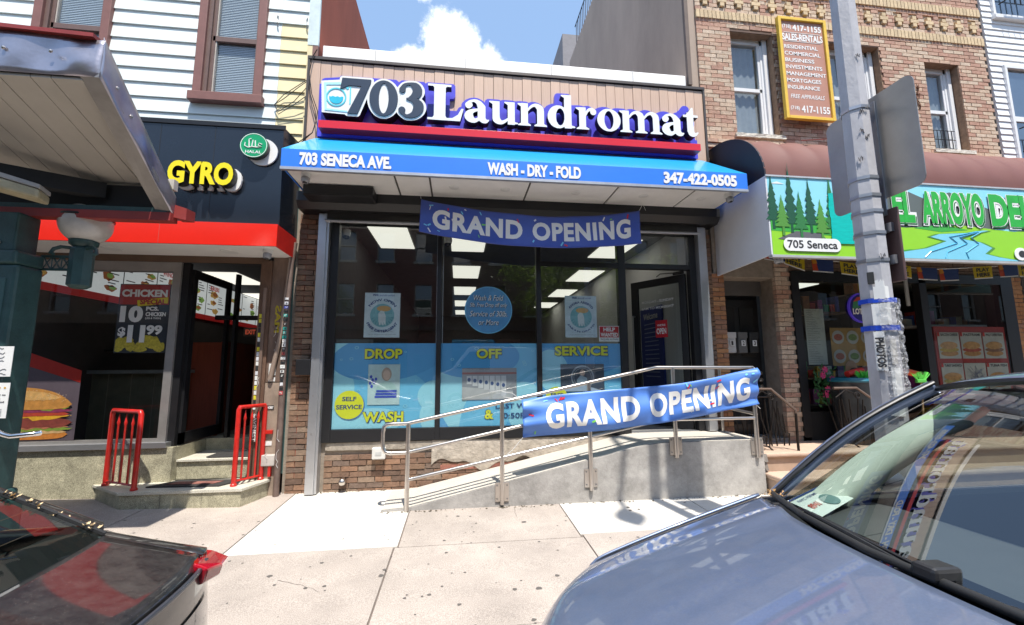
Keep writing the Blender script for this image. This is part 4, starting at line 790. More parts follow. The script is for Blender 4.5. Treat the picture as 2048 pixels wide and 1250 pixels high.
def swin(x0, x1, z0, z1):
    fr_ = bpy.data.objects.new('window', None); C.objects.link(fr_); fr_.parent = GB
    m = M(); m.box(x0,x0+.10,-.07,.05,z0+.12,z1); m.box(x1-.10,x1,-.07,.05,z0+.12,z1); m.build('casing', brown, fr_, bevel=.006)
    bx('sill', brown, fr_, x0-.03, x1+.03, -.11, .05, z0, z0+.12, bevel=.008)
    m = M(); m.box(x0+.10,x0+.15,-.03,.05,z0+.12,z1); m.box(x0+.15,x0+.19,.0,.06,z0+.12,z1); m.box(x1-.13,x1-.10,-.02,.05,z0+.12,z1); zm = z0+.92
    m.box(x0+.16,x1-.13,.0,.05,zm,zm+.07); m.box(x0+.16,x1-.13,.0,.05,z0+.12,z0+.17); m.build('sash', mat('sash_dark', (.16,.10,.085), .5), fr_)
    bx('sash_edge', mat('sash_pale', (.5,.45,.4), .5), fr_, x0+.19, x0+.205, .01, .055, z0+.17, z1)
    M().add([(x0+.19,.04,z0+.17),(x1-.13,.04,z0+.17),(x1-.13,.04,zm),(x0+.19,.04,zm)],[(0,1,2,3)]).build('pane', pane_g, fr_)
    M().add([(x0+.19,.03,zm+.07),(x1-.13,.03,zm+.07),(x1-.13,.03,z1),(x0+.19,.03,z1)],[(0,1,2,3)]).build('pane', pane_g, fr_)
    m = M()
    zz = z0+.16
    while zz < z1: m.add([(x0+.17,.062,zz),(x1-.12,.062,zz),(x1-.12,.072,zz+.0235),(x0+.17,.072,zz+.0235)],[(0,1,2,3)]); zz += .025
    stuff(m.build('blind_slats', blind, fr_))
    bx('room_back', mat('room_dim', (.2,.2,.22), .8), fr_, x0,x1,.3,.32,z0,z1)
swin(*wins[0]); swin(*wins[1])
m = M(); 
for px_, py_ in ((553,40),(615,45)):
    x, z = (-2.50, 6.33) if px_ == 553 else (-2.12, 6.33)
    m.tube([(x,-.03,z+.10),(x+.01,-.06,z+.04),(x,-.05,z),(x+.02,-.06,z-.06),(x,-.03,z-.1)], .008, 5)
m.build('hook_bracket', mat('galv', (.45,.43,.40), .5, .5), GB)
# loose wires
t = thing('loose_wires', 'thin black wires looping between the clapboard wall and the fascia', 'wires')
for k in range(2): M().tube([(-2.02,-.11,5.45-.02*k),(-2.15,-.10,5.35-.03*k),(-2.35,-.06,5.22-.06*k),(-2.46,-.05,5.08),(-2.40,-.06,4.98-.04*k),(-2.2,-.09,5.12-.05*k),(-2.05,-.12,5.3-.12*k)], .005, 5).build('wire', darkm, t)
for k in range(2): M().tube([(-1.93,-.14,5.86),(-1.98,-.14,5.75),(-2.01,-.15,5.5),(-1.98+.02*k,-.16,5.2),(-1.9+.03*k,-.17,4.95),(-1.88,-.18,4.80),(-1.92,-.17,4.65),(-2.1,-.16,4.5-.04*k)], .006, 5).build('wire', darkm, t)
# ---- black sign box
GS = thing('black_sign_box', 'black shop sign box with yellow GYRO letters and a green halal disc', 'sign')
gbk = mat('gloss_black', (.012,.017,.026), .18, var=.1, scale=2, spec=.6)
M().hexa([(-8.5,-.40,3.27),(-2.155,-.40,3.27),(-2.10,.0,3.27),(-8.5,.0,3.27),(-8.5,-.40,4.57),(-2.175,-.40,4.57),(-2.12,.0,4.57),(-8.5,.0,4.57)]).build('sign_case', gbk, GS)
m = M(); m.box(-8.5,-2.15,-.415,-.40,4.53,4.585); m.build('top_lip', black, GS)
for x in (-3.55,-2.95): bx('panel_seam', darkm, GS, x, x+.004, -.4015, -.40, 3.3, 4.53)
yl = mat('letter_yellow', (.86,.72,.01), .35, var=.02); brt = mat('letter_return_black', (.01,.01,.01), .4)
gx0, gx1 = -3.341, -2.639; gz0, gz1 = 3.726, 4.005
text('GYRO', white_l, GS, gx0+.03, gx1+.045, gz0-.03, gz1-.02, -.41, ext=.03, bold=.06, name='letter_back')
text('GYRO', brt, GS, gx0, gx1, gz0, gz1, -.44, ext=.10, bold=.045, name='letter_return'); text('GYRO', yl, GS, gx0, gx1, gz0, gz1, -.545, bold=.045, name='letter_face')
hx, hz = (-2.457,4.258)
M().disc((hx+.07,hz-.04), .17,.17,-.43,-.41,36).build('disc_back', white_l, GS); M().disc((hx,hz), .155,.155,-.50,-.435,36).build('disc_side', brt, GS)
hg = mat('halal_green', (.0,.33,.13), .4); M().disc((hx,hz), .155,.155,-.506,-.501,36).build('halal_disc', hg, GS)
m = M(); n = 36; q = lambda r: [(hx+r*math.cos(2*math.pi*k/n), hz+r*math.sin(2*math.pi*k/n)) for k in range(n)]
m.prism([q(.150),q(.143)], -.508, None); m.build('disc_ring', white_l, GS)
text('HALAL', white_l, GS, hx-.09,hx+.09,hz-.10,hz-.065,-.508, bold=.02)
m = M()
for pts in ([(.095,.015),(.06,.03),(.05,.0),(.09,-.015),(.04,-.025),(-.02,-.02)],[(.02,-.015),(.015,.06)],[(-.02,-.02),(-.01,.065)],[(-.02,-.02),(-.06,-.03),(-.10,-.01),(-.095,.03)],[(-.05,-.02),(-.055,.07)],[(-.055,.07),(-.03,.08)]):
    m.tube([(hx+a, -.508, hz+b) for a, b in pts], .0065, 5)
m.build('arabic_lettering', white_l, GS)
# ---- red band and soffit
RB = thing('red_shop_band', 'bright red fascia band with white soffit over the grill shop window', 'fascia')
bx('band', red_band, RB, -8.5, -2.09, -.60, -.585, 3.0, 3.262, bevel=.002); bx('band_end', mat('red_band_end', (.62,.02,.015), .3), RB, -2.103,-2.09,-.585,-.02,3.0,3.262)
bx('band_top', black, RB, -8.5,-2.105,-.585,-.42,3.24,3.262); bx('soffit', soffit_w, RB, -8.5,-2.105,-.583,-.02,3.0,3.012)
for x in (-3.98,-2.72): M().lathe([(.001,2.985),(.09,2.988),(.10,2.998)], (x,-.33,0), 28).build('downlight', white_plastic, RB, smooth=40)
bx('band_seam', mat('seam_red', (.5,.1,.08), .4), RB, -3.33,-3.326,-.6012,-.60,3.0,3.262)
bullet(-2.24,-.45,3.0,'white dome camera under the right end of the red band')
# ---- shop front
bx('lintel', black, GB, -8.5,-2.35,-.03,.12,2.95,3.27); bx('lintel_brown', mat('lintel_brown', (.13,.075,.045), .7), GB, -8.5,-2.4,-.05,-.03,2.92,3.0)
sf = mat('anodised_grey', (.42,.40,.38), .4, .6)
bx('window_frame', sf, GB, -3.50,-3.41,-.03,.05,.725,2.92); bx('window_frame', sf, GB, -8.5,-3.50,-.03,.05,2.80,2.92); bx('window_frame', alum, GB, -8.5,-3.36,-.09,.05,.705,.765); bx('window_frame', sf, GB, -8.5,-3.50,-.02,.05,.765,.80)
M().add([(-8.5,-.012,.80),(-3.50,-.012,.80),(-3.50,-.012,2.80),(-8.5,-.012,2.80)],[(0,1,2,3)]).build('glass_pane', glass('shop_glass', (.96,.97,.97), 1.5, .02), GB)
gran = mat('granite', (.40,.37,.26), .45, var=.30, scale=9, bump=.05, speck=.42, stain=.30)
for x0, x1 in ((-8.5,-6.2),(-6.2,-5.0),(-5.0,-3.30)): bx('granite_panel', gran, GB, x0+.002, x1-.002, -.06, .02, .1, .705)
bx('granite_return', gran, GB, -3.36,-3.30,.02,.85,.3,.70)
# steps
SP = thing('granite_steps', 'speckled granite entrance steps with angled corners and dark mats', 'steps')
P1 = [(-4.10,-.06),(-3.56,-.46),(-2.33,-.47),(-2.20,-.10),(-2.20,.0),(-4.10,.0)]
P1i = [(-4.07,-.06),(-3.55,-.445),(-2.345,-.455),(-2.22,-.09),(-2.22,.0),(-4.07,.0)]
M().prism(P1i, .05, .285, ax='Z').build('lower_riser', gran, SP); M().prism(P1, .287, .318, ax='Z').build('lower_tread', mat('granite_tread', (.56,.53,.44), .5, var=.1, speck=.25), SP, bevel=.004)
for x in (-3.15,-2.74): bx('tile_joint', mat('joint_dark', (.2,.18,.14), .8), SP, x, x+.004, -.4545, -.44, .08, .285)
bx('upper_riser', gran, SP, -3.298,-2.46,.04,.6,.318,.52); bx('upper_tread', mat('granite_tread', (.5,.5,.4)), SP, -3.298,-2.46,.015,.62,.522,.548,bevel=.003); bx('door_sill', gran, SP, -3.298,-2.46,.60,.9,.55,.70)
mt_ = mat('mat_rubber', (.035,.033,.032), .9, var=.3, scale=30, bump=.8, bscale=150)
t = thing('door_mat', 'dark ribbed mat on the lower granite step', 'door mat'); M().prism([(-3.40,-.30),(-2.62,-.36),(-2.46,-.10),(-3.22,-.05)], .319, .334, ax='Z').build('mat_body', mt_, t, bevel=.004)
M().prism([(-3.22,-.25),(-2.72,-.29),(-2.66,-.18),(-3.16,-.15)], .335, .340, ax='Z').build('mat_patch', mat('mat_red', (.22,.09,.07), .9, var=.4, scale=20), t)
t = thing('doorway_mat', 'thin dark mat with rounded corner on the upper granite step', 'door mat'); M().prism([(-3.02,.10),(-2.97,.06),(-2.5,.06),(-2.5,.40),(-3.02,.40)], .549, .561, ax='Z').build('mat_body', mt_, t, bevel=.003)
redr = mat('red_enamel', (.50,.018,.012), .3, var=.2, scale=14, stain=.3)
def srail(lbl, A, B, htop, spears=3, brk=False):
    t = thing('entrance_railing', lbl, 'railing', 'red railings on the granite step'); A = Vector((*A,.318)); B = Vector((*B,.318)); U = Vector((0,0,1))
    m = M(); h = htop; m.tube([A, A+U*(h-.03), A+U*h+(B-A)*.04, B+U*h-(B-A)*.04, B+U*(h-.03), B], .026, 10); m.build('rail_frame', redr, t, smooth=50)
    M().tube([A+U*.05, B+U*.05], .012, 6).build('bottom_bar', redr, t)
    for k in range(spears):
        p = A.lerp(B, (k+1)/(spears+1)); m = M(); m.tube([p+U*.05, p+U*(h-.16), p+U*(h-.13), p+U*(h-.11), p+U*(h-.03)], [.011,.011,.018,.012,.002], 8); m.build('spear_bar', redr, t, smooth=50)
    for q in (A, B): M().lathe([(.034,.0),(.034,.02),(.026,.03)], (q.x,q.y,.318), 12).build('foot', redr, t)
    return t
srail('red metal railing standing on the granite step left of the mat', (-3.93,-.12), (-3.46,-.38), .83)
t5 = srail('red metal railing on the granite step bolted beside the brown post', (-2.47,-.36), (-2.30,-.10), .86)
m = M(); m.box(-2.30,-2.20,-.11,-.07,.84,.88); m.box(-2.30,-2.17,-.11,-.07,.52,.57); m.box(-2.22,-2.19,-.12,-.08,.35,.57); m.build('wall_bracket', redr, t5)
# brown post with stickers and conduit
BPs = thing('brown_door_post', 'rusty brown metal door post and panel covered with stickers and tags', 'door post')
rust = mat('rusty_brown', (.15,.085,.055), .7, .2, var=.3, scale=9, bump=.5, stain=.6, stretch=(1,1,.4)); rust2 = mat('brown_panel', (.21,.14,.105), .6, .1, var=.25, scale=7, bump=.3, stain=.45, stretch=(1,1,.4))
bx('post_core', rust, BPs, -2.46,-2.33,-.10,.06,.3,2.95,bevel=.004); bx('hinge_bar', rust2, BPs, -2.40,-2.365,-.13,-.10,.75,2.6,bevel=.003); bx('side_panel', rust2, BPs, -2.33,-2.16,-.07,.02,1.45,3.0); 
o = bx('lower_panel', mat('ribbed_panel', (.34,.26,.20), .6, var=.25, scale=5, stain=.3), BPs, -2.33,-2.165,-.075,.02,.10,1.44)
for k in range(11): bx('rib', mat('ribbed_panel', (.34,.26,.20)), BPs, -2.322+.0145*k,-2.322+.0145*k+.007,-.079,-.075,.62,1.36)
M().tube([(-2.12,-.10,.08),(-2.12,-.10,2.30),(-2.115,-.09,2.9),(-2.10,-.05,3.2)], .035, 12).build('conduit', mat('pipe_brown', (.17,.12,.10), .6, .2, var=.3, scale=8, stain=.4), BPs, smooth=50)
M().tube([(-2.27,-.09,1.48),(-2.18,-.10,2.0),(-2.13,-.12,2.8),(-2.12,-.12,3.05)], [.03,.025,.012,.01], 10).build('bent_pipe', mat('pipe_tan', (.30,.22,.17), .6), BPs, smooth=50)
m = M(); m.box(-2.30,-2.15,-.13,-.076,.47,.60); lab(m.build('utility_box', mat('box_white', (.5,.46,.42), .5, var=.2), BPs, bevel=.01), 'small scribbled white utility box')
rs = random.Random(11); sc = [(.75,.75,.72),(.70,.62,.04),(.05,.08,.45),(.03,.03,.03),(.02,.35,.30),(.65,.65,.68),(.45,.08,.08)]
smt = [mat('sticker_%s' % n_, c_, .5, var=.2, scale=40) for n_, c_ in zip(('white','yellow','blue','black','teal','silver','maroon'), sc)]
for k in range(26):
    z = 1.32+k*.052+rs.uniform(-.004,.004); w_ = rs.uniform(.016,.028); h_ = rs.uniform(.014,.023)
    if z > 2.48: break
    o = bx('sticker', smt[rs.choice((0,3,0,3,5,2,4,6,0,3))], BPs, -2.12-w_, -2.12+w_, -.1385, -.136, z-h_, z+h_)
    m = M()
    for q in range(3): m.tube([(-2.12+rs.uniform(-w_,w_)*.7,-.1392,z+rs.uniform(-h_,h_)*.7) for _ in range(4)], .002, 3)
    m.build('scribble', ink if k % 2 else white_l, o)
for k in range(20):
    z = 1.15+k*.058; w_ = rs.uniform(.018,.034); bx('sticker', smt[rs.choice((0,0,1,1,0,5,3) if z < 1.8 else (0,3,1))], BPs, -2.44, -2.44+w_*1.6, -.1035, -.101, z-.024, z+.024)
for z, h_ in ((1.62,.1),(1.48,.05),(1.55,.04)): bx('sticker', smt[0], BPs, -2.30,-2.22,-.0755,-.071, z-h_/2, z+h_/2)
bx('sticker', smt[3], BPs, -2.29,-2.21,-.083,-.0795,1.12,1.17); text('HOBBY', white_l, BPs, -2.285,-2.215,1.13,1.16,-.0835, bold=.03); bx('sticker', smt[0], BPs, -2.29,-2.21,-.083,-.0795,.70,.75)
m = M()
for cx, z0, n_ in ((-2.12,.45,7),(-2.12,.75,5),(-2.395,1.3,7),(-2.24,1.8,5),(-2.25,2.0,5),(-2.24,.52,4)):
    pts = [(cx+rs.uniform(-.022,.022), -.139 if cx == -2.12 else (-.132 if cx < -2.3 else (-.133 if z0 < .6 else -.0725)), z0+.035*q) for q in range(n_)]; m.tube(pts, .0032, 4)
stuff(m.build('marker_tag', mat('tag_white', (.55,.52,.5), .6), BPs))
text('SAVINEST', white_l, BPs, 0,1,0,1,0, name='tag_lettering', fn=lambda X,Y,Z: (-2.41+.035*Z, -.1345, 1.08-.32*X), bold=.03)
text('MAS', mat('tag_yellow', (.5,.38,.02), .6), BPs, 0,1,0,1,0, fn=lambda X,Y,Z: (-2.27+.07*Z, -.0725, 2.05+.34*X), bold=.03)
# ---- inside the grill shop
dk2 = mat('shop_dark', (.07,.062,.06), .8)
m = M(); m.box(-8.5,-2.3,7,7.1,.3,3.5); m.box(-8.6,-8.5,.1,7,.3,3.5); m.box(-2.42,-2.36,.9,7,.3,3.5); m.build('inner_wall', dk2, GB)
bx('inner_ceiling', mat('ceiling_grey', (.16,.16,.17), .8), GB, -8.5,-2.42,.12,7,3.40,3.44); bx('inner_floor', mat('floor_grey', (.12,.12,.12), .5), GB, -8.5,-2.42,.05,6,.28,.30)
pg = M().box(-.30,.30,-.6,.6,-.01,0).mesh('light_panel_mesh', emis)
for x, y in ((-4.45,3.33),(-5.75,5.65),(-4.9,5.7)): inst(pg, 'ceiling_light_panel', GB, (x,y,3.395))
# entrance doors, left leaf folded in
m = M(); m.box(-3.41,-3.33,.0,.06,.70,2.92); m.box(-3.33,-2.46,.62,.68,2.28,2.34); m.box(-2.52,-2.46,.60,.68,.70,2.92); m.build('door_surround', black, GB)
m = M(); m.box(-3.34,-3.30,.06,.95,.72,.85); m.box(-3.34,-3.30,.06,.14,.72,2.85); m.box(-3.34,-3.30,.87,.95,.72,2.85); m.box(-3.34,-3.30,.14,.87,2.75,2.85); m.build('door_leaf', black, GB)
m = M(); m.box(-3.10,-3.06,.62,.70,.70,2.92); m.build('door_mullion', black, GB)
red_w = mat('red_wood', (.28,.06,.03), .5, var=.2, scale=5, stretch=(12,1,.6)); bx('wood_panel', red_w, GB, -4.2,-3.5,1.2,1.25,.35,2.0)
bx('wood_panel', red_w, GB, -3.42,-3.36,1.0,1.9,.7,2.0)
bx('counter_front', mat('green_grey_tile', (.16,.16,.11), .5, var=.2), GB, -5.6,-3.9,1.15,1.2,.3,1.55); bx('counter_top', mat('counter_edge', (.25,.28,.28), .3), GB, -5.65,-3.85,1.05,1.9,1.55,1.60)
for x in (-5.25,-4.95,-4.65,-4.35,-4.1): bx('counter_batten', mat('batten', (.30,.29,.22), .5), GB, x, x+.008, 1.145,1.15,.32,1.54)
bx('counter_front', mat('counter_green', (.10,.11,.08), .5), GB, -3.2,-2.45,2.6,2.65,.7,1.55); bx('counter_top', mat('counter_edge', (.25,.28,.28)), GB, -3.25,-2.42,2.5,3.2,1.55,1.60)
# menu boards hung in a row, sloping away from the window
MB = thing('menu_boards', 'row of lit white menu boards with food pictures hung inside the grill shop', 'menu boards')
mw = mat('menu_white', (.46,.47,.47), .5, emit=(.75,.8,.8), es=.30); mr_ = mat('menu_red', (.35,.02,.02), .5, emit=(.5,.02,.02), es=.12)
foods = [mat('food_tan', (.50,.30,.08), .6, emit=(.5,.3,.08), es=.2, var=.3, scale=30), mat('food_green', (.22,.36,.08), .6, emit=(.2,.36,.08), es=.2, var=.3, scale=30), mat('food_brown', (.32,.12,.04), .6, emit=(.3,.1,.04), es=.2, var=.3, scale=30)]
r5 = random.Random(31)
for k in range(9):
    y0, y1 = .03+.715*k, .03+.715*k+.705; zb, zt = 2.70, 3.36; X = -5.12
    o = bx('menu_panel', mw, MB, X-.03, X, y0, y1, zb, zt); bx('red_strip', mr_, MB, X-.03, X+.004, y0, y1, zb-.10, zb-.004); bx('panel_divider', ink, MB, X-.02, X+.006, y1, y1+.010, zb, zt)
    for q_ in range(3):
        cy_, cz_ = y0+.12+.46*r5.random(), zb+.10+.17*q_; ry, rz_ = r5.uniform(.09,.15), r5.uniform(.045,.075); n = 14
        vs = [(X+.002+.0008*q_, cy_+ry*(1+.18*math.sin(3*a+q_))*math.cos(a), cz_+rz_*(1+.2*math.cos(5*a))*math.sin(a)) for a in [2*math.pi*i/n for i in range(n)]]; M().add(vs, [tuple(range(n))]).build('food_print', foods[r5.randrange(3)], o)
        vs = [(X+.005+.0008*q_, cy_+.03+ry*.6*math.cos(a), cz_+.01+rz_*.6*math.sin(a)) for a in [2*math.pi*i/8 for i in range(8)]]; M().add(vs, [tuple(range(8))]).build('food_print', foods[r5.randrange(3)], o)
    m = M()
    for r_ in range(11):
        yy = y0+r5.choice((.04,.42)); zz = zb+.12+.048*r_; ln = r5.uniform(.08,.2); m.add([(X+.009,yy,zz),(X+.009,min(y1-.02,yy+ln),zz),(X+.009,min(y1-.02,yy+ln),zz+.016),(X+.009,yy,zz+.016)],[(0,1,2,3)])
    stuff(m.build('menu_print', mat('menu_ink', (.06,.05,.07), .6), o))
    if k in (0, 3, 5): text(('$9.99','WINGS','BURGERS')[(0,3,5).index(k)], mat('menu_price', (.5,.03,.02), .5, emit=(.5,.03,.02), es=.15), o, 0,1,0,1,0, fn=lambda X_,Y_,Z_, a=y0: (X+.012, a+.10+.32*X_, 3.22+.09*Z_), bold=.04)
bx('menu_wall', dk2, GB, -5.25, -5.16, .1, 7, .3, 3.4)
# lidded bowls and pans on the counter
def bowl(x, y, lbl, s_=1):
    t = thing('plastic_bowl', lbl, 'bowl', 'clear bowls stacked on the counter'); M().lathe([(.001,0),(.10*s_,.0),(.13*s_,.06),(.14*s_,.12),(.11*s_,.15),(.001,.16)], (x,y,1.60), 20).build('bowl_shell', mat('clear_plastic', (.38,.40,.42), .2), t, smooth=60)
bx('counter_shelf', mat('shelf_dark', (.05,.05,.055), .3), GB, -5.3,-4.1,1.3,1.6,1.87,1.90)
for i, (px_, s_) in enumerate(((136,1.),(165,1.2),(198,1.0))):
    x = (-5.783,-5.59,-5.368)[i]; t = thing('plastic_bowl', ('leftmost smaller bowl on the dark shelf inside the grill shop','tallest bowl in the middle of the dark shelf','rightmost squat bowl on the dark shelf')[i], 'bowl', 'clear bowls on the counter shelf')
    M().lathe([(.001,0),(.12*s_,.0),(.14*s_,.07),(.13*s_,.13*s_),(.09*s_,.16*s_),(.001,.17*s_)], (x,1.45,1.90), 20).build('bowl_shell', mat('clear_plastic', (.38,.40,.42), .2), t, smooth=60)
t = thing('exit_sign', 'small dim EXIT sign on the back wall inside the grill shop doorway', 'sign'); x, z = -4.366, 2.371
bx('sign_plate', mat('exit_plate', (.10,.07,.06), .5), t, x-.14,x+.14,3.9,3.93,z-.09,z+.09); text('EXIT', mat('exit_red', (.4,.08,.05), .5, emit=(.6,.1,.05), es=.3), t, x-.10,x+.10,z-.05,z+.05,3.895, bold=.03)
# poster and burger graphic on the pane
t = thing('chicken_poster', 'CHICKEN SPECIAL poster with price 11.99 on the grill shop window', 'poster')
x0, x1, z0, z1 = -4.02, -3.62, 1.78, 2.56
x0, x1 = -4.097, -3.53; z0, z1 = 1.805, 2.646; w_, h_ = x1-x0, z1-z0
bx('sheet', mat('poster_black', (.035,.04,.05), .5), t, x0, x1, .012, .016, z0, z1); bx('red_head', mat('poster_red', (.45,.035,.03), .5), t, x0+.01, x1-.01, .008, .011, z0+h_*.70, z1-.01)
text('CHICKEN', white_l, t, x0+.03, x1-.03, z0+h_*.81, z0+h_*.92, .006, bold=.05)
M().prism([(x0+w_*.38,z0+h_*.67),(x1-.02,z0+h_*.72),(x1-.02,z0+h_*.81),(x0+w_*.36,z0+h_*.76)], .007, None).build('yellow_flash', yellow, t); text('SPECIAL', mat('poster_red', (.45,.035,.03)), t, x0+w_*.42, x1-.04, z0+h_*.70, z0+h_*.78, .005, bold=.05)
text('10', white_l, t, x0+.03, x0+w_*.50, z0+h_*.44, z0+h_*.68, .007, bold=.06); text('PCS.', white_l, t, x0+w_*.55, x0+w_*.80, z0+h_*.61, z0+h_*.67, .007, bold=.05); text('CHICKEN', white_l, t, x0+w_*.55, x1-.03, z0+h_*.53, z0+h_*.59, .007, bold=.05); text('(LEG & THIGH)', white_l, t, x0+w_*.55, x1-.08, z0+h_*.48, z0+h_*.515, .007, bold=.03)
text('$', white_l, t, x0+.03, x0+w_*.20, z0+h_*.22, z0+h_*.37, .004, bold=.05); text('11', white_l, t, x0+w_*.24, x0+w_*.58, z0+h_*.15, z0+h_*.40, .004, bold=.06); text('99', white_l, t, x0+w_*.60, x1-.05, z0+h_*.26, z0+h_*.40, .004, bold=.05)
ck = mat('fried_chicken', (.55,.45,.05), .6, var=.35, scale=45, bump=.3)
for cx, cz, rx, rz_ in ((.12,.12,.13,.09),(.32,.08,.1,.07),(.52,.09,.1,.08),(.72,.14,.17,.09),(.88,.07,.13,.07),(.25,.17,.12,.05),(.62,.2,.12,.04),(.08,.05,.1,.05),(.5,.04,.15,.04)):
    m = M(); n = 18; m.prism([(min(x1-.012,max(x0+.012,x0+w_*cx+w_*rx*(1+.1*math.sin(5*q))*math.cos(2*math.pi*q/n))), z0+.012+max(0,h_*cz+h_*rz_*(1+.1*math.cos(4*q))*math.sin(2*math.pi*q/n))) for q in range(n)], .0095-.0006*(cx*3), None); m.build('print_chicken', ck, t)
t = thing('burger_graphic', 'big printed burger picture low on the grill shop window', 'window graphic')
gx0, gx1 = -5.9, -4.405; y = .012
gp = mat('graphic_purple', (.12,.09,.11), .6, var=.1); M().prism([(gx0,.805),(gx1,.805),(gx1,1.48),(gx0,2.1)], y, None).build('graphic_ground', gp, t)
M().prism([(gx0,1.98),(gx1,1.46),(gx1,1.60),(gx0,2.16)], y-.003, None).build('red_stripe', mat('stripe_red', (.50,.03,.02), .4), t)
bx0, bx1 = -5.75, -4.452+.03
def layer(nm, col, zc, h, inset, amp=0, seed=0, curve=0):
    rr = random.Random(seed); n = 26; top = []; bot = []
    for i in range(n+1):
        u = i/n; x = bx0+inset+(bx1-bx0-2*inset)*u; e = math.sqrt(max(0,1-(2*u-1)**6))
        top.append((x, zc+h*e*(1 if not curve else math.sqrt(max(.02,1-(2*u-1)**2)))+amp*rr.uniform(-1,1))); bot.append((x, zc-(.3*h if curve else h)*e+amp*rr.uniform(-1,1)*1.2))
    layer.y -= .0012
    M().prism(top+bot[::-1], layer.y, None).build(nm, mat('print_'+nm, col, .55, var=.25, scale=16), t)
layer.y = y-.004
layer('bottom_bun', (.62,.22,.04), .875, .055, .05); layer('bun_cut', (.72,.45,.20), .905, .02, .06, .003, 9); layer('lettuce', (.25,.36,.05), .935, .02, .0, .012, 1); layer('bacon', (.55,.20,.10), .955, .015, .05, .012, 8); layer('patty', (.26,.055,.04), 1.005, .055, .01, .010, 2); layer('cheese', (.80,.42,.03), 1.07, .022, .03, .018, 3); layer('tomato', (.50,.06,.03), 1.105, .022, .05, .004, 7); layer('onion', (.30,.04,.11), 1.145, .022, .02, .005, 4); layer('lettuce', (.28,.42,.06), 1.18, .026, .06, .016, 5); layer('top_bun', (.60,.27,.06), 1.215, .20, .03, 0, 6, 1); layer('bun_shine', (.74,.42,.14), 1.29, .085, .16, 0, 6, 1)
m = M(); r6 = random.Random(8)
for _ in range(150):
    x = r6.uniform(bx0+.2,bx1-.10); z = 1.25+r6.uniform(0,.14)*math.sqrt(max(0,1-((x-(bx0+bx1)/2)/((bx1-bx0)/2))**2)); m.add([(x-.006,layer.y-.002,z),(x,layer.y-.002,z-.003),(x+.006,layer.y-.002,z),(x,layer.y-.002,z+.003)],[(0,1,2,3)])
stuff(m.build('sesame_seeds', mat('sesame', (.78,.62,.38), .6), t))

# ================================================================== the brick building with the deli
RBd = thing('brick_building', 'tan and red brick apartment building with brown awning deli on its ground floor', 'apartment building')
X0, X1 = 3.64, 8.95
W5 = [(4.20,4.93,5.14,6.87),(5.93,6.86,5.14,6.84),(7.69,8.36,5.10,6.66)]
W5u = [(4.20,4.93,9.3,10.9),(5.93,6.86,9.3,10.9),(7.69,8.36,9.3,10.9)]
m = M(); wall_cells(m, X0, X1, 4.2, 11.5, W5+W5u, .012, .30); m.build('wall_core', mortar705, RBd)
M().box(3.50,3.64,.02,6.75,4.2,11.5).build('side_wall', mat('beige_stucco', (.42,.33,.265), .9, var=.13, scale=1.6, bump=.3, stretch=(1,.6,.25), stain=.25), RBd)
m = M(); m.box(3.64,X1,.3,12,11.3,11.5); m.box(3.4,6,7.2,9.2,8,12.9); lab(m.build('rear_block', mat('grey_parapet', (.22,.21,.22), .8, var=.1), RBd), 'dark grey rear roof block')
m = M()
for k in range(12): m.tube([(3.55,4.3+k*.16,11.5),(3.55,4.3+k*.16,12.3)], .012, 5)
m.tube([(3.55,4.3,12.3),(3.55,6.2,12.3)], .015, 5); m.build('roof_railing', black, RBd)
m = M(); m.box(3.46,3.52,.0,.06,5.9,11.5); m.build('downpipe_edge', mat('edge_dark', (.16,.12,.10), .8), RBd)
BAND = (7.05, 7.185, 7.60, 7.735)
bk5 = brick_meshes('brick_mesh_tan', BL, BH, .07, brick705)
ob_ = [ (X0-.05, X1+.05, BAND[0], BAND[1]), (X0-.05, X1+.05, BAND[2], BAND[3]) ]
crossc = []
for k in range(18):
    x = 3.80+k*.292; crossc.append(x)
holes = list(W5)+ob_+[(x-.08,x+.08,7.27,7.50) for x in crossc]+[(X0-.05,X1+.05,4.88,5.02)]
LW = brick_field(X0, X1, 4.42, 9.25, -.012, None, None, None, holes, seed=8, jit=.003)
cx_ = Vector((0,0,1.6))
put_bricks(LW, bk5, None, RBd, 300, key=lambda b: (b[0]+2.2)**2*.5+(b[2]-4.3)**2*1.6, mt=brick705, depth=.06)
# window reveals, in brick
for (a,b,c,d) in W5:
  m = M(); m.box(b-.006,b+.02,.0,.26,c,d); m.box(a-.02,a+.006,.0,.26,c,d); m.box(a,b,.0,.26,d-.006,d+.05)
  m.build('window_reveal', mat('reveal_brown', (.30,.19,.12), .9, var=.3, scale=14), RBd)
def ledge(z0, z1, dep, x0=X0, x1=X1, mt=None, nm='string_course'):
    m = M(); x = x0; rr = random.Random(int(z0*100))
    while x < x1-.02: m.box(x+.003, min(x+.20,x1)-.003, -dep-rr.uniform(0,.004), .02, z0, z1, .001); x += .203
    return stuff(m.build(nm, mt or brick705, RBd))
ledge(4.885,4.94,.035); ledge(4.955,5.01,.05); ledge(4.66,4.70,.03)
# cream soldier bands with bricks set upright
sm = [M().box(0,.058,0,.06,0,.135).mesh('soldier_brick', brick_cream), ]
for zb_ in (BAND[0], BAND[2]):
    x = X0; 
    while x < X1-.05 and True:
        inst(sm[0], 'soldier_brick', RBd, (x,-.03,zb_)); x += .068
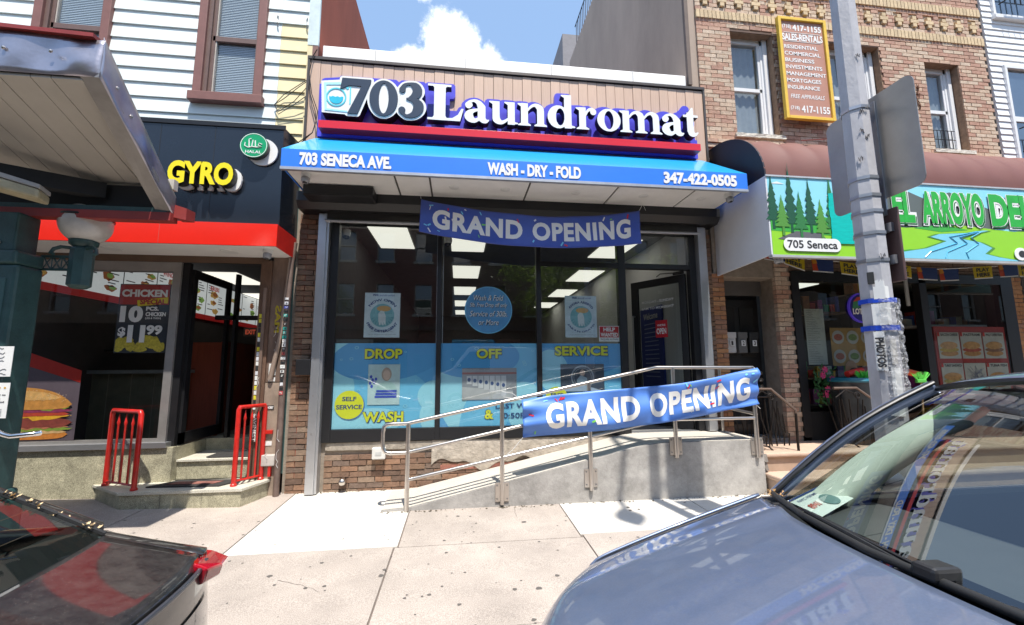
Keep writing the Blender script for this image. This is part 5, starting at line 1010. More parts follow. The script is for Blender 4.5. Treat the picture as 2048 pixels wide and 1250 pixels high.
# crosses of cream brick
cm = M(); 
for a,b,c,d in ((-.075,.075,.0775,.1375),(-.036,.036,.145,.205),(-.036,.036,.01,.07)): cm.box(a,b,-.035,.02,c,d)
cmm = cm.mesh('cross_mesh', brick_cream)
for x in crossc: inst(cmm, 'brick_cross', RBd, (x,0,7.27))
upr = mat('upvc_white', (.80,.80,.80), .4, var=.03)
def bwin(a, b, c, d, zsplit=.5, curtain=True):
    f = bpy.data.objects.new('window', None); C.objects.link(f); f.parent = RBd
    zm = c+(d-c)*.49
    m = M(); m.box(a,a+.045,.10,.24,c,d); m.box(b-.13,b,.13,.24,c,d); m.box(b-.09,b-.02,.10,.13,c,d); m.box(a,b,.13,.24,d-.09,d); m.box(a,b,.13,.24,c,c+.05); m.build('frame', upr, f, bevel=.004)
    m = M(); m.box(a+.045,b-.13,.14,.19,zm-.03,zm+.03); m.box(a+.045,a+.08,.14,.19,c,d); m.box(b-.17,b-.13,.14,.19,c,d); m.build('sash', upr, f, bevel=.003)
    for z0, z1, y in ((c+.05,zm-.03,.175),(zm+.03,d-.09,.155)): M().add([(a+.08,y,z0),(b-.17,y,z0),(b-.17,y,z1),(a+.08,y,z1)],[(0,1,2,3)]).build('pane', pane_g, f)
    m = M(); m.grid(lambda u, v: (a+u*(b-a), .225+.008*math.sin(u*40), c+v*(d-c)), 40, 1); m.build('curtain', mat('curtain_grey', (.42,.43,.46), .8), f)
    m = M(); rr = random.Random(int(a*10)); m.grid(lambda u, v: (a-.04+u*(b-a+.10), -.04-.008*rr.random(), c-.065+v*.06+.006*rr.random()), 14, 2); m.box(a-.04,b+.06,-.035,.12,c-.065,c-.005,.003); m.build('sill', mat('stone_sill', (.62,.58,.50), .9, var=.25, scale=20, bump=.8), f)
    bx('lintel', mat('lintel_rust', (.12,.07,.05), .8), f, a-.02,b+.02,-.008,.10,d+.0,d+.03)
for q in W5: bwin(*q)
f = bx('window_grille', black, RBd, 7.75,8.22,.10,.11,5.12,5.13)
m = M()
for k in range(7): m.tube([(7.76+k*.07,.09,5.11),(7.76+k*.07,.09,5.50)], .006, 5)
for z in (5.18,5.34,5.5): m.tube([(7.73,.09,z),(8.24,.09,z)], .006, 5)
m.build('window_guard', black, RBd)
# wall marks where an older bracket stood
m = M(); rr = random.Random(4)
for _ in range(26): x = 7.437+rr.uniform(-.07,.07); z = 5.949+rr.uniform(-.2,.2); m.tube([(x,-.02,z),(x+rr.uniform(-.02,.02),-.028,z+.05),(x+rr.uniform(-.03,.03),-.02,z+.09)], .008, 4)
stuff(m.build('anchor_scar', mat('rusty', (.16,.07,.04), .9), RBd))
# painted board
PB = thing('realty_board', 'yellow framed brown painted board listing sales and rentals with a phone number', 'sign')
c1, c2, c3, c4 = (5.10,5.43), (6.0,5.43), (6.0,7.24), (5.10,7.24)
x0, x1, z0, z1, y = 5.02, 5.86, 5.50, 7.13, -.12
x0, x1 = 4.97, 5.847; z0, z1 = 5.366, 7.096
x0, x1 = 4.94, 5.78
bp = mat('board_brown', (.48,.24,.175), .6, var=.05); by = mat('board_yellow', (.80,.52,.06), .5, var=.08)
bx('panel', bp, PB, x0+.04,x1-.04,y,y+.02,z0+.04,z1-.04)
m = M(); m.box(x0,x0+.05,y-.03,y+.03,z0,z1); m.box(x1-.05,x1,y-.03,y+.03,z0,z1); m.box(x0+.05,x1-.05,y-.03,y+.03,z0,z0+.05); m.box(x0+.05,x1-.05,y-.03,y+.03,z1-.05,z1); m.build('frame', by, PB, bevel=.005)
m = M(); m.box(x0+.1,x0+.14,y+.03,-.01,z0+.2,z0+.24); m.box(x1-.14,x1-.1,y+.03,-.01,z0+.2,z0+.24); m.box(x0+.1,x0+.14,y+.03,-.01,z1-.3,z1-.26); m.box(x1-.14,x1-.1,y+.03,-.01,z1-.3,z1-.26); m.build('standoff', black, PB)
H_ = z1-z0; T = lambda s_, a, b, t0, t1, **k: text(s_, white_l, PB, x0+(x1-x0)*a, x0+(x1-x0)*b, z0+H_*t0, z0+H_*t1, y-.003, **k)
T('(718)', .10,.28,.885,.935, bold=.02); T('417-1155', .31,.91,.875,.94, bold=.035); T('SALES-RENTALS', .08,.92,.775,.845, bold=.035)
for i, (s_, b) in enumerate((('RESIDENTIAL',.80),('COMMERCIAL',.84),('BUSINESS',.70),('INVESTMENTS',.85),('MANAGEMENT',.92),('MORTGAGES',.80),('INSURANCE',.76))): T(s_, .10, b, .705-.0665*i-.012, .705-.0665*i+.026, bold=.02)
T('FREE APPRAISALS', .14,.84,.205,.245, bold=.01, shear=.25); T('(718)', .12,.30,.085,.13, bold=.02); T('417-1155', .34,.92,.07,.14, bold=.03)
m = M(); m.box(x0+.10,x1-.1,y-.004,y-.002,z0+H_*.765,z0+H_*.769); m.box(x0+.10,x1-.1,y-.004,y-.002,z0+H_*.852,z0+H_*.856); m.build('underline', white_l, PB)
# wires in front of the bricks
t = thing('facade_wires', 'thin dark wires running down the brick wall behind the street pole', 'wires')
for k, (xx, z_) in enumerate(((6.25,8.4),(6.42,8.4))): M().tube([(xx,-.05,z_),(xx+.02,-.04,7.5),(xx-.02,-.04,7.0),(xx+.01,-.04,6.0),(xx-.1,-.04,5.0)], .007, 5).build('wire', darkm, t)
M().tube([(6.1,-.08,5.25),(5.6,-.10,4.98),(5.2,-.10,4.90),(4.9,-.08,5.0)], .006, 5).build('wire', darkm, t); M().tube([(6.2,-.08,5.6),(6.0,-.12,5.35),(5.7,-.10,5.1),(5.2,-.08,5.05)], .006, 5).build('wire', mat('wire_red', (.35,.05,.04), .5), t)
# ---- brown barrel awning with the lit sign face
DA = thing('deli_awning', 'brown barrel awning with green landscape sign face reading EL ARROYO DELI', 'awning')
dx0, dx1, dy, dz0, dz1 = 3.70, 9.9, -1.10, 2.93, 3.925
brw = mat('awning_brown', (.16,.060,.046), .6, var=.06, scale=3); blk = mat('awning_black', (.012,.012,.02), .6)
def barrel(u, v):
    a = v*math.pi/2; x = dx0+(dx1-dx0)*u; sag = .014*abs(math.sin(u*math.pi*15))*math.sin(2*a)
    return (x, -1.10*math.cos(a)*1.0+sag*.6, 3.925+(.90-.05*abs(math.sin(u*math.pi*15))*v)*math.sin(a)-sag)
m = M(); m.grid(barrel, 150, 14); m.build('barrel_cloth', brw, DA, smooth=180)
m = M(); prof = [(-1.10*math.cos(a), 3.925+.90*math.sin(a)) for a in [math.pi/2*k/16 for k in range(17)]]+[(0,3.925)]; m.prism(prof, dx0, dx0+.02, ax='X'); m.build('end_cap', blk, DA)
M().prism([(-1.10,dz0),(-1.10,dz1-.002),(-.02,dz1-.002),(-.02,dz0-.03)], dx0, dx0+.02, ax='X').build('end_panel', mat('end_white', (.72,.73,.76), .45, var=.06, scale=2), DA)
m = M(); m.box(dx0,dx1,dy-.012,dy+.05,dz0-.03,dz0); m.box(dx0,dx1,dy-.012,dy,dz1-.01,dz1+.01); m.build('frame_rail', mat('rail_white', (.6,.6,.6), .4, .4), DA)
def pr(nm, polys, mt, y): 
    m = M()
    for p in polys: m.prism([p], y, None)
    return m.build(nm, mt, DA)
sy = dy; pm_ = lambda n_, c_: mat('print_'+n_, c_, .35, var=.03)
bx('sign_face', pm_('sky', (.30,.72,.86)), DA, dx0+.02, dx1, sy, sy+.02, dz0, dz1-.01)
h = dz1-dz0; Q = lambda px_, py_: (-5.847,6.287)
def SX(px_): # along the face, from the photographed proportions
    return dx0+(px_-1532)/(2048-1532)*(7.47-3.70)
hill = [(dx0+.02,dz0+.002),(dx1,dz0+.002),(dx1,dz0+.50),(8.2,dz0+.52),(7.2,dz0+.40),(6.4,dz0+.46),(5.6,dz0+.40),(5.0,dz0+.42),(4.4,dz0+.30),(dx0+.02,dz0+.44)]
pr('far_mountain', [[(4.35,dz0+.35),(4.75,dz0+.72),(5.1,dz0+.80),(5.5,dz0+.95),(5.9,dz0+.80),(6.3,dz0+.9),(6.8,dz0+.72),(7.6,dz0+.45)]], pm_('mountain', (.13,.15,.14)), sy-.0015)
pr('meadow', [hill], pm_('meadow', (.30,.66,.035)), sy-.003)
pr('meadow_shade', [[(dx0+.02,dz0+.30),(dx0+.02,dz0+.46),(4.4,dz0+.50),(5.1,dz0+.40),(5.2,dz0+.22),(4.5,dz0+.26)],[(4.9,dz0+.02),(5.6,dz0+.12),(6.6,dz0+.10),(6.4,dz0+.02)],[(5.7,dz0+.40),(6.1,dz0+.46),(6.5,dz0+.40),(6.1,dz0+.36)]], pm_('green_deep', (.06,.42,.06)), sy-.0045)
pr('path_rock', [[(3.80,dz0+.20),(4.05,dz0+.30),(4.4,dz0+.28),(4.45,dz0+.20),(4.1,dz0+.16)],[(5.0,dz0+.24),(5.25,dz0+.30),(5.3,dz0+.24)]], pm_('rock', (.14,.14,.15)), sy-.006)
pr('cloud_print', [[(3.75,dz1-.10),(3.85,dz1-.07),(3.95,dz1-.10)],[(4.5,dz1-.22),(4.65,dz1-.18),(4.78,dz1-.19),(4.90,dz1-.24),(4.7,dz1-.25)]], pm_('cloud', (.8,.85,.85)), sy-.003)
tg = [pm_('pine_dark', (.02,.10,.05)), pm_('pine_mid', (.04,.20,.06)), pm_('pine_light', (.10,.30,.05))]
trees = [(3.76,.42,.62,0),(4.0,.38,.80,0),(4.26,.38,.62,0),(4.55,.34,.72,1),(4.80,.32,.55,0),(4.96,.28,.50,0),(4.12,.32,.5,1),(4.40,.28,.45,2),(4.68,.26,.42,2),(4.88,.24,.4,1),(3.88,.34,.42,2)]
rr = random.Random(9)
for i, (x, b_, hh, k) in enumerate(trees):
    m = M(); m.prism([(x-.018,dz0+b_-.10),(x+.018,dz0+b_-.10),(x+.010,dz0+b_+hh*.6),(x-.010,dz0+b_+hh*.6)], sy-.0075-.0004*i, None); 
    nt_ = 6; pts = []
    L_, R_ = [], []
    for q in range(nt_+1):
        z = dz0+b_+.02+(hh-.02)*q/nt_*.8; wv = .095*(1-q/nt_)**.8+.012
        L_ += [(x-wv*rr.uniform(.8,1.15), z-.01), (x-wv*.45, z+.055)]; R_ += [(x+wv*rr.uniform(.8,1.15), z-.01), (x+wv*.45, z+.055)]
    m.prism([L_+[(x,dz0+b_+hh)]+R_[::-1]], sy-.008-.0004*i, None); m.build('pine_print', tg[k], DA)
# torn turquoise strip
rr = random.Random(12); a = [(4.523+rr.uniform(-.01,.01), dz1-.20-.64*k/14) for k in range(15)]; b = [(4.993+.02+.0*k, dz1-.12-.72*k/14+rr.uniform(-.01,.01)) for k in range(15)]
pr('turquoise_strip', [a+b[::-1]], mat('turquoise', (.0,.50,.44), .4, var=.12, scale=8, stretch=(1,1,6)), sy-.014)
# river
rv = lambda e: [(6.72-e,dz0+.40),(6.5-e,dz0+.36),(6.05-e,dz0+.33),(5.92-e,dz0+.29),(6.15-e,dz0+.24),(5.85-e,dz0+.14),(5.35-e,dz0+.06),(5.1-e,dz0+.004),(7.3+e,dz0+.004),(6.9+e,dz0+.05),(6.70+e,dz0+.09),(6.82+e,dz0+.17),(6.65+e,dz0+.24),(6.35+e,dz0+.28),(6.5+e,dz0+.33),(6.80+e,dz0+.40)]
pr('river_bank', [rv(.05)], tg[2], sy-.006); pr('river', [rv(0)], pm_('river', (.22,.62,.80)), sy-.0075)
m = M()
for dx_ in (0,.15,.32): m.tube([(6.62+dx_*.2,sy-.008,dz0+.38),(6.2+dx_,sy-.008,dz0+.30),(6.3+dx_,sy-.008,dz0+.22),(5.9+dx_*1.6,sy-.008,dz0+.10),(5.8+dx_*2,sy-.008,dz0+.02)], .008, 4)
m.build('river_lines', pm_('river_line', (.06,.38,.62)), DA)
# house number plate and lettering
def rr_rect(x0, x1, z0, z1, r, n=8):
    p = []
    for cx, cz, a0 in ((x1-r,z1-r,0),(x0+r,z1-r,90),(x0+r,z0+r,180),(x1-r,z0+r,270)):
        for k in range(n+1): a = R(a0+90*k/n); p.append((cx+r*math.cos(a), cz+r*math.sin(a)))
    return p
nx0, nx1 = 3.859, 4.628; pr('number_plate', [rr_rect(nx0,nx1,dz0+.05,dz0+.215,.08)], pm_('white', (.85,.85,.85)), sy-.016); text('705 Seneca', ink, DA, nx0+.05, nx1-.05, dz0+.085, dz0+.185, sy-.018, bold=.02)
gl_ = mat('deli_letter_green', (.03,.42,.05), .35); gd_ = mat('deli_letter_dark', (.012,.13,.025), .4)
for s_, a_, b_ in (('EL', 5.42, 5.718), ('ARROYO', 5.842, 6.754), ('DELI', 6.869, 6.869+.72)):
    for bold, mt, dz, dx_, yy in ((.14, pm_('white', (.85,.85,.85)), -.02, .015, -.012), (.055, gd_, -.022, .022, -.0135), (.085, white_l, 0, 0, -.015), (.05, gl_, 0, 0, -.0165)):
        e = bold*.16
        text(s_, mt, DA, a_-e+dx_, b_+e+dx_, dz0+.47-e+dz, dz0+.89+e+dz, sy+yy, bold=bold)
M().disc((7.237, dz0+.10), .10,.085, sy-.0165, sy-.012, 24).build('phone_mark', pm_('white', (.85,.85,.85)), DA)
M().disc((7.252, dz0+.10), .055,.045, sy-.019, sy-.017, 20).build('phone_icon', ink, DA)
bx('awning_underside', mat('under_dark', (.05,.045,.04), .8), DA, dx0+.02, dx1, dy+.05, -.02, 3.88, 3.90)
bullet(3.86,-1.0,2.97,'white dome camera at the lower left corner of the landscape sign', 1.1)
# ---- ground floor
pier = brick_meshes('brick_mesh_orange', BL, BH, .07, brick_orange)
def pierw(x0, x1, z0, z1, yf=-.012, full=pier, mtl=None, sd=1):
    bx('pier_core', mortar, RBd, x0+.004, x1-.004, .012+yf, .35, z0, z1)
    for a, b, z, y in brick_field(x0, x1, z0+.004, z1, yf, None, None, None, seed=sd, jit=.002):
        o = inst(full[int(z*10) % 4], 'brick', RBd, (a, y, z)); o.scale = ((b-a)/BL, 1, 1)
# ground-floor piers belong to the building's lower half, kept as their own things so they can be told apart
def own_pier(lbl, x0, x1, z0, z1, yf, full, sd):
    t = thing('brick_pier', lbl, 'brick pier', 'brick piers of the deli front'); bx('pier_core', mortar, t, x0+.004, x1-.004, .012+yf, .35, z0, z1)
    for a, b, z, y in brick_field(x0, x1, z0+.004, z1, yf, None, None, None, seed=sd, jit=.002):
        o = inst(full[int(z*10) % 4], 'brick', t, (a, y, z)); o.scale = ((b-a)/BL, 1, 1)
own_pier('orange brick pier between the laundromat guide and the black house door', 3.62,3.80,.3,2.95,-.012,pier,1)
own_pier('mixed brick pier between the black house door and the deli window', 4.62,4.86,.55,3.3,-.012,bk5,2)
own_pier('orange brick pier at the far end of the deli front', 8.72,8.93,.55,3.0,-.012,pier,3)
brd = brick_meshes('brick_mesh_dark', BL, BH, .07, mat('brick_dim', (.14,.09,.06), .9, var=.2, scale=20, rnd=.15))
bx('upper_core', mortar, RBd, 3.66, X1, .01, .30, 2.9, 4.45)
t = thing('brick_lintel', 'band of dark brick under the landscape sign above the deli windows', 'brick lintel')
for a, b, z, y in brick_field(4.86, 8.72, 3.0, 3.35, -.012, None, None, None, seed=5, jit=.002): o = inst(brd[int(a*7) % 4], 'brick', t, (a, y, z)); o.scale = ((b-a)/BL, 1, 1)
# house door
HD = thing('house_door', 'black house door with mail slot beside numbered mailboxes', 'door')
bx('door_recess', darkm, HD, 3.80,4.62,.42,.46,.55,3.0); bx('door_leaf', mat('door_black', (.012,.012,.014), .3, spec=.6), HD, 3.86,4.58,.36,.42,.60,2.62, bevel=.004); bx('transom', mat('transom_grey', (.12,.115,.11), .5), HD, 3.80,4.62,.30,.36,2.68,3.0)
for a, b in ((3.95,4.18),(4.26,4.49)):
    for c_, d_ in ((1.75,2.5),(.75,1.3)): bx('door_panel', darkm, HD, a, b, .350,.359, c_, d_, bevel=.006)
bx('mail_slot', mat('slot_metal', (.07,.065,.06), .4, .6), HD, 4.10,4.42,.345,.358,1.42,1.52); 
m = M()
for z in (1.50,1.40,1.30): m.lathe([(.001,.28),(.03,.285),(.035,.30),(.02,.34),(.025,.36)], (4.50,0,z), 14, 'Y')
m.build('lock_and_knob', mat('chrome', (.7,.7,.7), .12, 1), HD, smooth=50)
bx('door_step', mat('step_metal', (.22,.22,.23), .5, .4), HD, 3.82,4.62,-.02,.42,.552,.60)
def mbx(n_, lbl, x, mt):
    t = thing('mailbox', lbl, 'mailbox', 'mailboxes beside the house door'); bx('box_body', mt, t, x-.07,x+.07,.20,.34,1.80,2.10, bevel=.008); bx('box_flap', mt, t, x-.075,x+.075,.19,.20,2.02,2.105, bevel=.003)
    bx('number_card', paper, t, x-.032,x+.032,.185,.189,1.90,1.985); text(n_, ink, t, x-.015,x+.015,1.912,1.973,.183, bold=.03)
mbx('1', 'pale mailbox numbered 1', 4.0, mat('mailbox_white', (.6,.6,.6), .5)); mbx('2', 'dull grey mailbox numbered 2', 4.18, mat('mailbox_grey', (.13,.13,.13), .5)); mbx('3', 'black mailbox numbered 3', 4.36, mat('mailbox_black', (.02,.02,.02), .5))
# deli front
DF = thing('deli_storefront', 'dark deli shop front with two show windows and a shaded doorway', 'shop front')
bx('frame_member', black, DF, 4.86,4.98,-.03,.08,.6,3.0); bx('frame_member', black, DF, 6.13,6.24,-.03,.08,.6,3.0); bx('frame_member', black, DF, 7.02,7.14,-.03,.08,.6,3.0); bx('frame_member', black, DF, 8.50,8.72,-.03,.08,.6,3.0); bx('frame_member', black, DF, 4.98,8.50,-.03,.08,2.86,3.0)
bx('stall_riser', darkm, DF, 4.98,6.13,-.01,.06,.55,.95); bx('stall_riser', darkm, DF, 7.14,8.5,-.01,.06,.55,1.0)
dg = glass('deli_glass', (.8,.84,.82), 1.5, .03)
for a, b in ((4.98,6.13),(7.14,8.50)): M().add([(a,-.02,1.0),(b,-.02,1.0),(b,-.02,2.86),(a,-.02,2.86)],[(0,1,2,3)]).build('glass_pane', dg, DF)
m = M(); m.box(4.9,8.7,3.0,3.1,.5,3.1); m.box(4.9,4.95,.1,3,.5,3.1); m.box(8.65,8.7,.1,3,.5,3.1); m.build('inner_wall', mat('deli_wall', (.07,.065,.06), .8), DF); bx('inner_ceiling', mat('deli_ceiling', (.18,.18,.16), .8), DF, 4.9,8.7,.1,3,3.0,3.04); bx('inner_floor', dk2, DF, 4.9,8.7,.0,3,.5,.55)
bx('ceiling_light_panel', mat('deli_light', (.6,.6,.55), .5, emit=(1,1,.9), es=.8), DF, 5.6,6.1,.8,1.3,2.985,2.998)
bx('roof_batten', mat('batten_pale', (.35,.35,.33), .6), DF, 6.75,6.80,-.05,-.03,2.5,3.0)
bx('window_shelf', mat('shelf_pale', (.40,.40,.38), .5), DF, 7.16,8.3,.08,.5,2.20,2.23)
# door leaf with notices
bx('door_leaf', mat('door_dark', (.025,.024,.023), .35), DF, 6.30,6.98,.45,.50,.6,2.75)
for k in range(9):
    x = 6.38+.29*(k % 2)+rr.uniform(-.02,.02); z = .95+.17*(k//2); o = bx('notice', mat(('note_a','note_b','note_c')[k%3], ((.26,.25,.22),(.33,.30,.25),(.22,.12,.10))[k%3], .7, var=.2, scale=30), DF, x, x+.24, .44,.448, z, z+.14)
    m = M()
    for q in range(4): m.box(x+.02,x+.2,.437,.439,z+.02+.028*q,z+.03+.028*q)
    m.build('small_print', ink, o)
r4 = random.Random(77)
pk = [mat('stock_%d' % i, c, .5, var=.2, scale=30) for i, c in enumerate(((.45,.05,.04),(.05,.25,.08),(.50,.38,.04),(.06,.10,.35),(.45,.42,.38),(.35,.15,.05),(.30,.05,.20)))]
for sx0, sx1, zz in ((5.05,6.1,1.02),(5.05,6.1,1.42),(5.05,6.1,2.45),(7.2,8.45,1.25),(7.2,8.45,2.235),(6.3,7.0,2.76)):
    bx('shelf', mat('shelf_wood', (.16,.11,.07), .7), DF, sx0, sx1, .35, .75, zz-.025, zz)
    x = sx0+.01
    while x < sx1-.06:
        w_ = r4.uniform(.05,.13); h_ = r4.uniform(.10,.26); M().box(x, x+w_, .36+r4.uniform(0,.05), .55, zz, zz+h_, .004).build('shelf_packet', pk[r4.randrange(7)], DF); x += w_+r4.uniform(.004,.03)
t = thing('menu_card_board', 'red framed board with six sandwich pictures on the deli window', 'menu board')
x0, x1, z0, z1 = 7.20, 8.48, .95, 2.19; bx('board', mat('menu_frame_red', (.34,.03,.025), .5), t, x0, x1, -.005, .022, z0, z1)
names = ['BACON CHEESE','PASTRAMI','PHILLY CHEESE STEAK','TURKEY SANDWICH','','TUNA FISH']
for i in range(6):
    cx, cz = x0+.045+(i % 3)*.405, z1-.09-.40-(i//3)*.47; o = bx('menu_card', mat('card_pale', (.46,.45,.40), .6), t, cx, cx+.38, -.012, -.007, cz, cz+.40)
    if i != 4:
        text(names[i], ink, o, cx+.06, cx+.36, cz+.345, cz+.385, -.0135, bold=.03); bx('tab', mat('tab_red', (.5,.03,.02), .5), o, cx, cx+.04, -.0135,-.0125, cz+.34, cz+.40)
        for nm, col, dz, hh, ww in (('bottom_bun',(.45,.22,.07),.08,.045,.15),('filling',((.45,.30,.05),(.38,.07,.04),(.22,.10,.05),(.35,.30,.1),0,(.40,.12,.07))[i],.135,.035,.165),('top_bun',(.50,.26,.09),.20,.06,.15)):
            n = 20; k = {'bottom_bun':0,'filling':1,'top_bun':2}[nm]
            M().prism([(cx+.18+ww*math.cos(2*math.pi*q/n)*(1+.05*math.sin(7*q)), cz+dz+hh*math.sin(2*math.pi*q/n)) for q in range(n)], -.0140-.0008*k, None).build('print_'+nm, mat('menuprint_%s_%d' % (nm, i), col, .6, var=.3, scale=25), o)
    else:
        m = M(); r7 = random.Random(1)
        for q in range(14): m.tube([(cx+r7.uniform(.03,.35),-.0135,cz+r7.uniform(.03,.37)) for _ in range(4)], .002, 3)
        m.build('pencil_lines', mat('pencil', (.2,.22,.3), .6), o)
t = thing('handwritten_list', 'long handwritten paper taped inside the left deli pane', 'paper notice'); x0, x1, z0, z1 = 5.05, 5.36, 1.62, 2.44
bx('sheet', mat('paper_dim', (.40,.42,.38), .7), t, x0, x1, .0, .004, z0, z1); m = M(); r8 = random.Random(5)
for q in range(30): zz = z1-.03-.026*q; m.tube([(x0+.02+.02*k, -.001, zz+r8.uniform(-.004,.004)) for k in range(int(r8.uniform(6,13)))], .0016, 3)
stuff(m.build('handwriting', ink, t)); bx('small_slip', mat('paper_dim', (.40,.42,.38), .7), t, x1-.06,x1+.05,.0,.004,z0-.22,z0-.02)
t = thing('taco_pictures', 'orange card of six plated dishes on the left deli pane', 'menu board'); x0, z0 = 5.44, 1.60
bx('card', mat('card_orange', (.36,.20,.05), .6, var=.2), t, x0, x0+.72, -.002, .003, z0, z0+.56)
for i in range(6):
    cx, cz = x0+.12+.24*(i % 3), z0+.14+.28*(i//3); M().disc((cx,cz),.10,.10,-.006,-.004,20).build('print_plate', mat('plate_print', (.40,.38,.34), .6), t); M().disc((cx,cz),.07,.05,-.009,-.007,16).build('print_food', mat('dish_%d' % (i % 3), ((.35,.08,.05),(.12,.20,.05),(.30,.22,.08))[i % 3], .6, var=.4, scale=40), t)
t = thing('lottery_sign', 'round purple and blue NEW YORK LOTTERY sign hung in the deli pane', 'sign'); c0 = (5.97, 2.458); rd = .225
M().disc(c0, rd, rd, -.05,-.02,36).build('disc_rim', mat('lotto_rim', (.10,.06,.50), .35, emit=(.1,.05,.7), es=.1), t); M().disc(c0, rd*.9, rd*.9, -.054,-.0515,36).build('disc_face', mat('lotto_blue', (.02,.02,.20), .35), t)
M().prism([(c0[0]-.17,c0[1]-.01),(c0[0]-.15,c0[1]+.08),(c0[0]-.08,c0[1]+.15),(c0[0]-.01,c0[1]+.16),(c0[0]-.02,c0[1]+.02),(c0[0]-.10,c0[1]-.02)], -.0560, None).build('leaf_print', mat('lotto_green', (.05,.25,.12), .4), t); M().prism([(c0[0]-.15,c0[1]+.09),(c0[0]-.08,c0[1]+.16),(c0[0]-.0,c0[1]+.17),(c0[0]-.02,c0[1]+.12),(c0[0]-.09,c0[1]+.10)], -.0575, None).build('red_print', mat('lotto_red', (.5,.06,.05), .4), t)
text('NEW', white_l, t, c0[0]-.02,c0[0]+.15,c0[1]+.10,c0[1]+.16,-.058, bold=.04); text('YORK', white_l, t, c0[0]-.0,c0[0]+.18,c0[1]+.02,c0[1]+.08,-.058, bold=.04); text('LOTTERY', white_l, t, c0[0]-.17,c0[0]+.19,c0[1]-.10,c0[1]-.01,-.058, bold=.05)
t = thing('cooler_decal', 'round brown food sticker low on the left deli pane', 'sticker'); M().disc((5.72,1.55),.10,.13,-.014,-.011,24).build('decal_disc', mat('decal_tan', (.35,.20,.12), .6), t); M().disc((5.76,1.50),.085,.075,-.017,-.015,24).build('decal_dark', ink, t)
# pennant string
PS = thing('pennant_string', 'string of yellow PLAY HERE and sunset pennants drooping across the deli front', 'bunting')
pyel = mat('pennant_yellow', (.55,.40,.01), .5); pbl = mat('pennant_blue', (.02,.04,.14), .5); pred = mat('pennant_red', (.45,.05,.01), .5); por = mat('pennant_orange', (.55,.22,.01), .5)
sx = [(3.95,3.02),(4.25,2.98),(4.62,2.86),(5.05,2.84),(5.42,2.80),(5.8,2.84),(6.2,2.78),(6.6,2.77),(7.1,2.80),(7.5,2.83),(7.9,2.86),(8.3,2.86),(8.7,2.95),(9.1,3.0)]
M().tube([(x,-.62,z+.16) for x, z in sx], .005, 5).build('cord', white_plastic, PS)
for i, (x, z) in enumerate(sx[:-1]):
    if i in (1, 3, 5, 8, 10, 12) or i == 1: k = 0
    else: k = 1
    tilt = (sx[i+1][1]-z)/(sx[i+1][0]-x); w_ = .32; yy = -.62-.004*i
    A = lambda a, b: (x+a, yy+.03*math.sin(i*2), z+tilt*a+b)
    if k == 0:
        o = M().add([A(.02,.16),A(.02+w_,.16),A(.02+w_-.01,.0),A(.03,.0),], [(0,1,2,3)]).build('pennant', pyel, PS, solid=.001); text('PLAY', ink, o, 0,1,0,1,0, fn=lambda X,Y,Z: tuple(Vector(A(.07+.22*X,.085+.055*Z))+Vector((0,-.004,0))), bold=.04); text('HERE', ink, o, 0,1,0,1,0, fn=lambda X,Y,Z: tuple(Vector(A(.07+.22*X,.015+.055*Z))+Vector((0,-.004,0))), bold=.04)
    else:
        o = M().add([A(.02,.16),A(.14,.16),A(.12,.0),A(.03,.0)], [(0,1,2,3)]).build('pennant', pred, PS, solid=.001); M().add([A(.08,.16),A(.34,.16),A(.33,.0),A(.11,.0)], [(0,1,2,3)]).build('blue_print', pbl, o, loc=(0,-.003,0)); M().add([A(.02,.16),A(.08,.16),A(.10,.1),A(.03,.09)], [(0,1,2,3)]).build('orange_print', por, o, loc=(0,-.005,0))
    M().add([A(.03,.0),A(.33,-.0),A(.33,-.014),A(.03,-.014)], [(0,1,2,3)]).build('white_edge', white_plastic, o, solid=.001)
# stoop
ST = thing('stone_stoop', 'tan stone stoop with rounded step edges in front of the deli', 'steps'); tan = mat('stone_tan', (.50,.36,.27), .85, var=.1, scale=4, bump=.25, speck=.12)
bx('top_slab', tan, ST, 3.66,9.6,-.72,.0,.50,.552,bevel=.018); bx('upper_riser', mat('stone_riser', (.42,.30,.22), .9, var=.12), ST, 3.68,9.6,-.68,0,.30,.50); bx('lower_tread', tan, ST, 3.66,9.6,-1.02,-.68,.28,.335,bevel=.018); bx('lower_riser', mat('stone_riser', (.42,.30,.22)), ST, 3.68,9.6,-.98,-.68,.05,.28)
m = M(); r9 = random.Random(8)
for k in range(5): m.hexa([(3.64+r9.uniform(-.01,.04),-.74-.05*r9.random(),.06+.1*k),(3.72,-.74,.06+.1*k),(3.72,-.6,.06+.1*k),(3.64,-.6,.06+.1*k),(3.64,-.74,.15+.1*k),(3.71,-.73,.15+.1*k),(3.71,-.6,.15+.1*k),(3.64,-.6,.15+.1*k)])
stuff(m.build('broken_edge', mat('rubble_grey', (.2,.18,.16), .95, var=.3), ST))
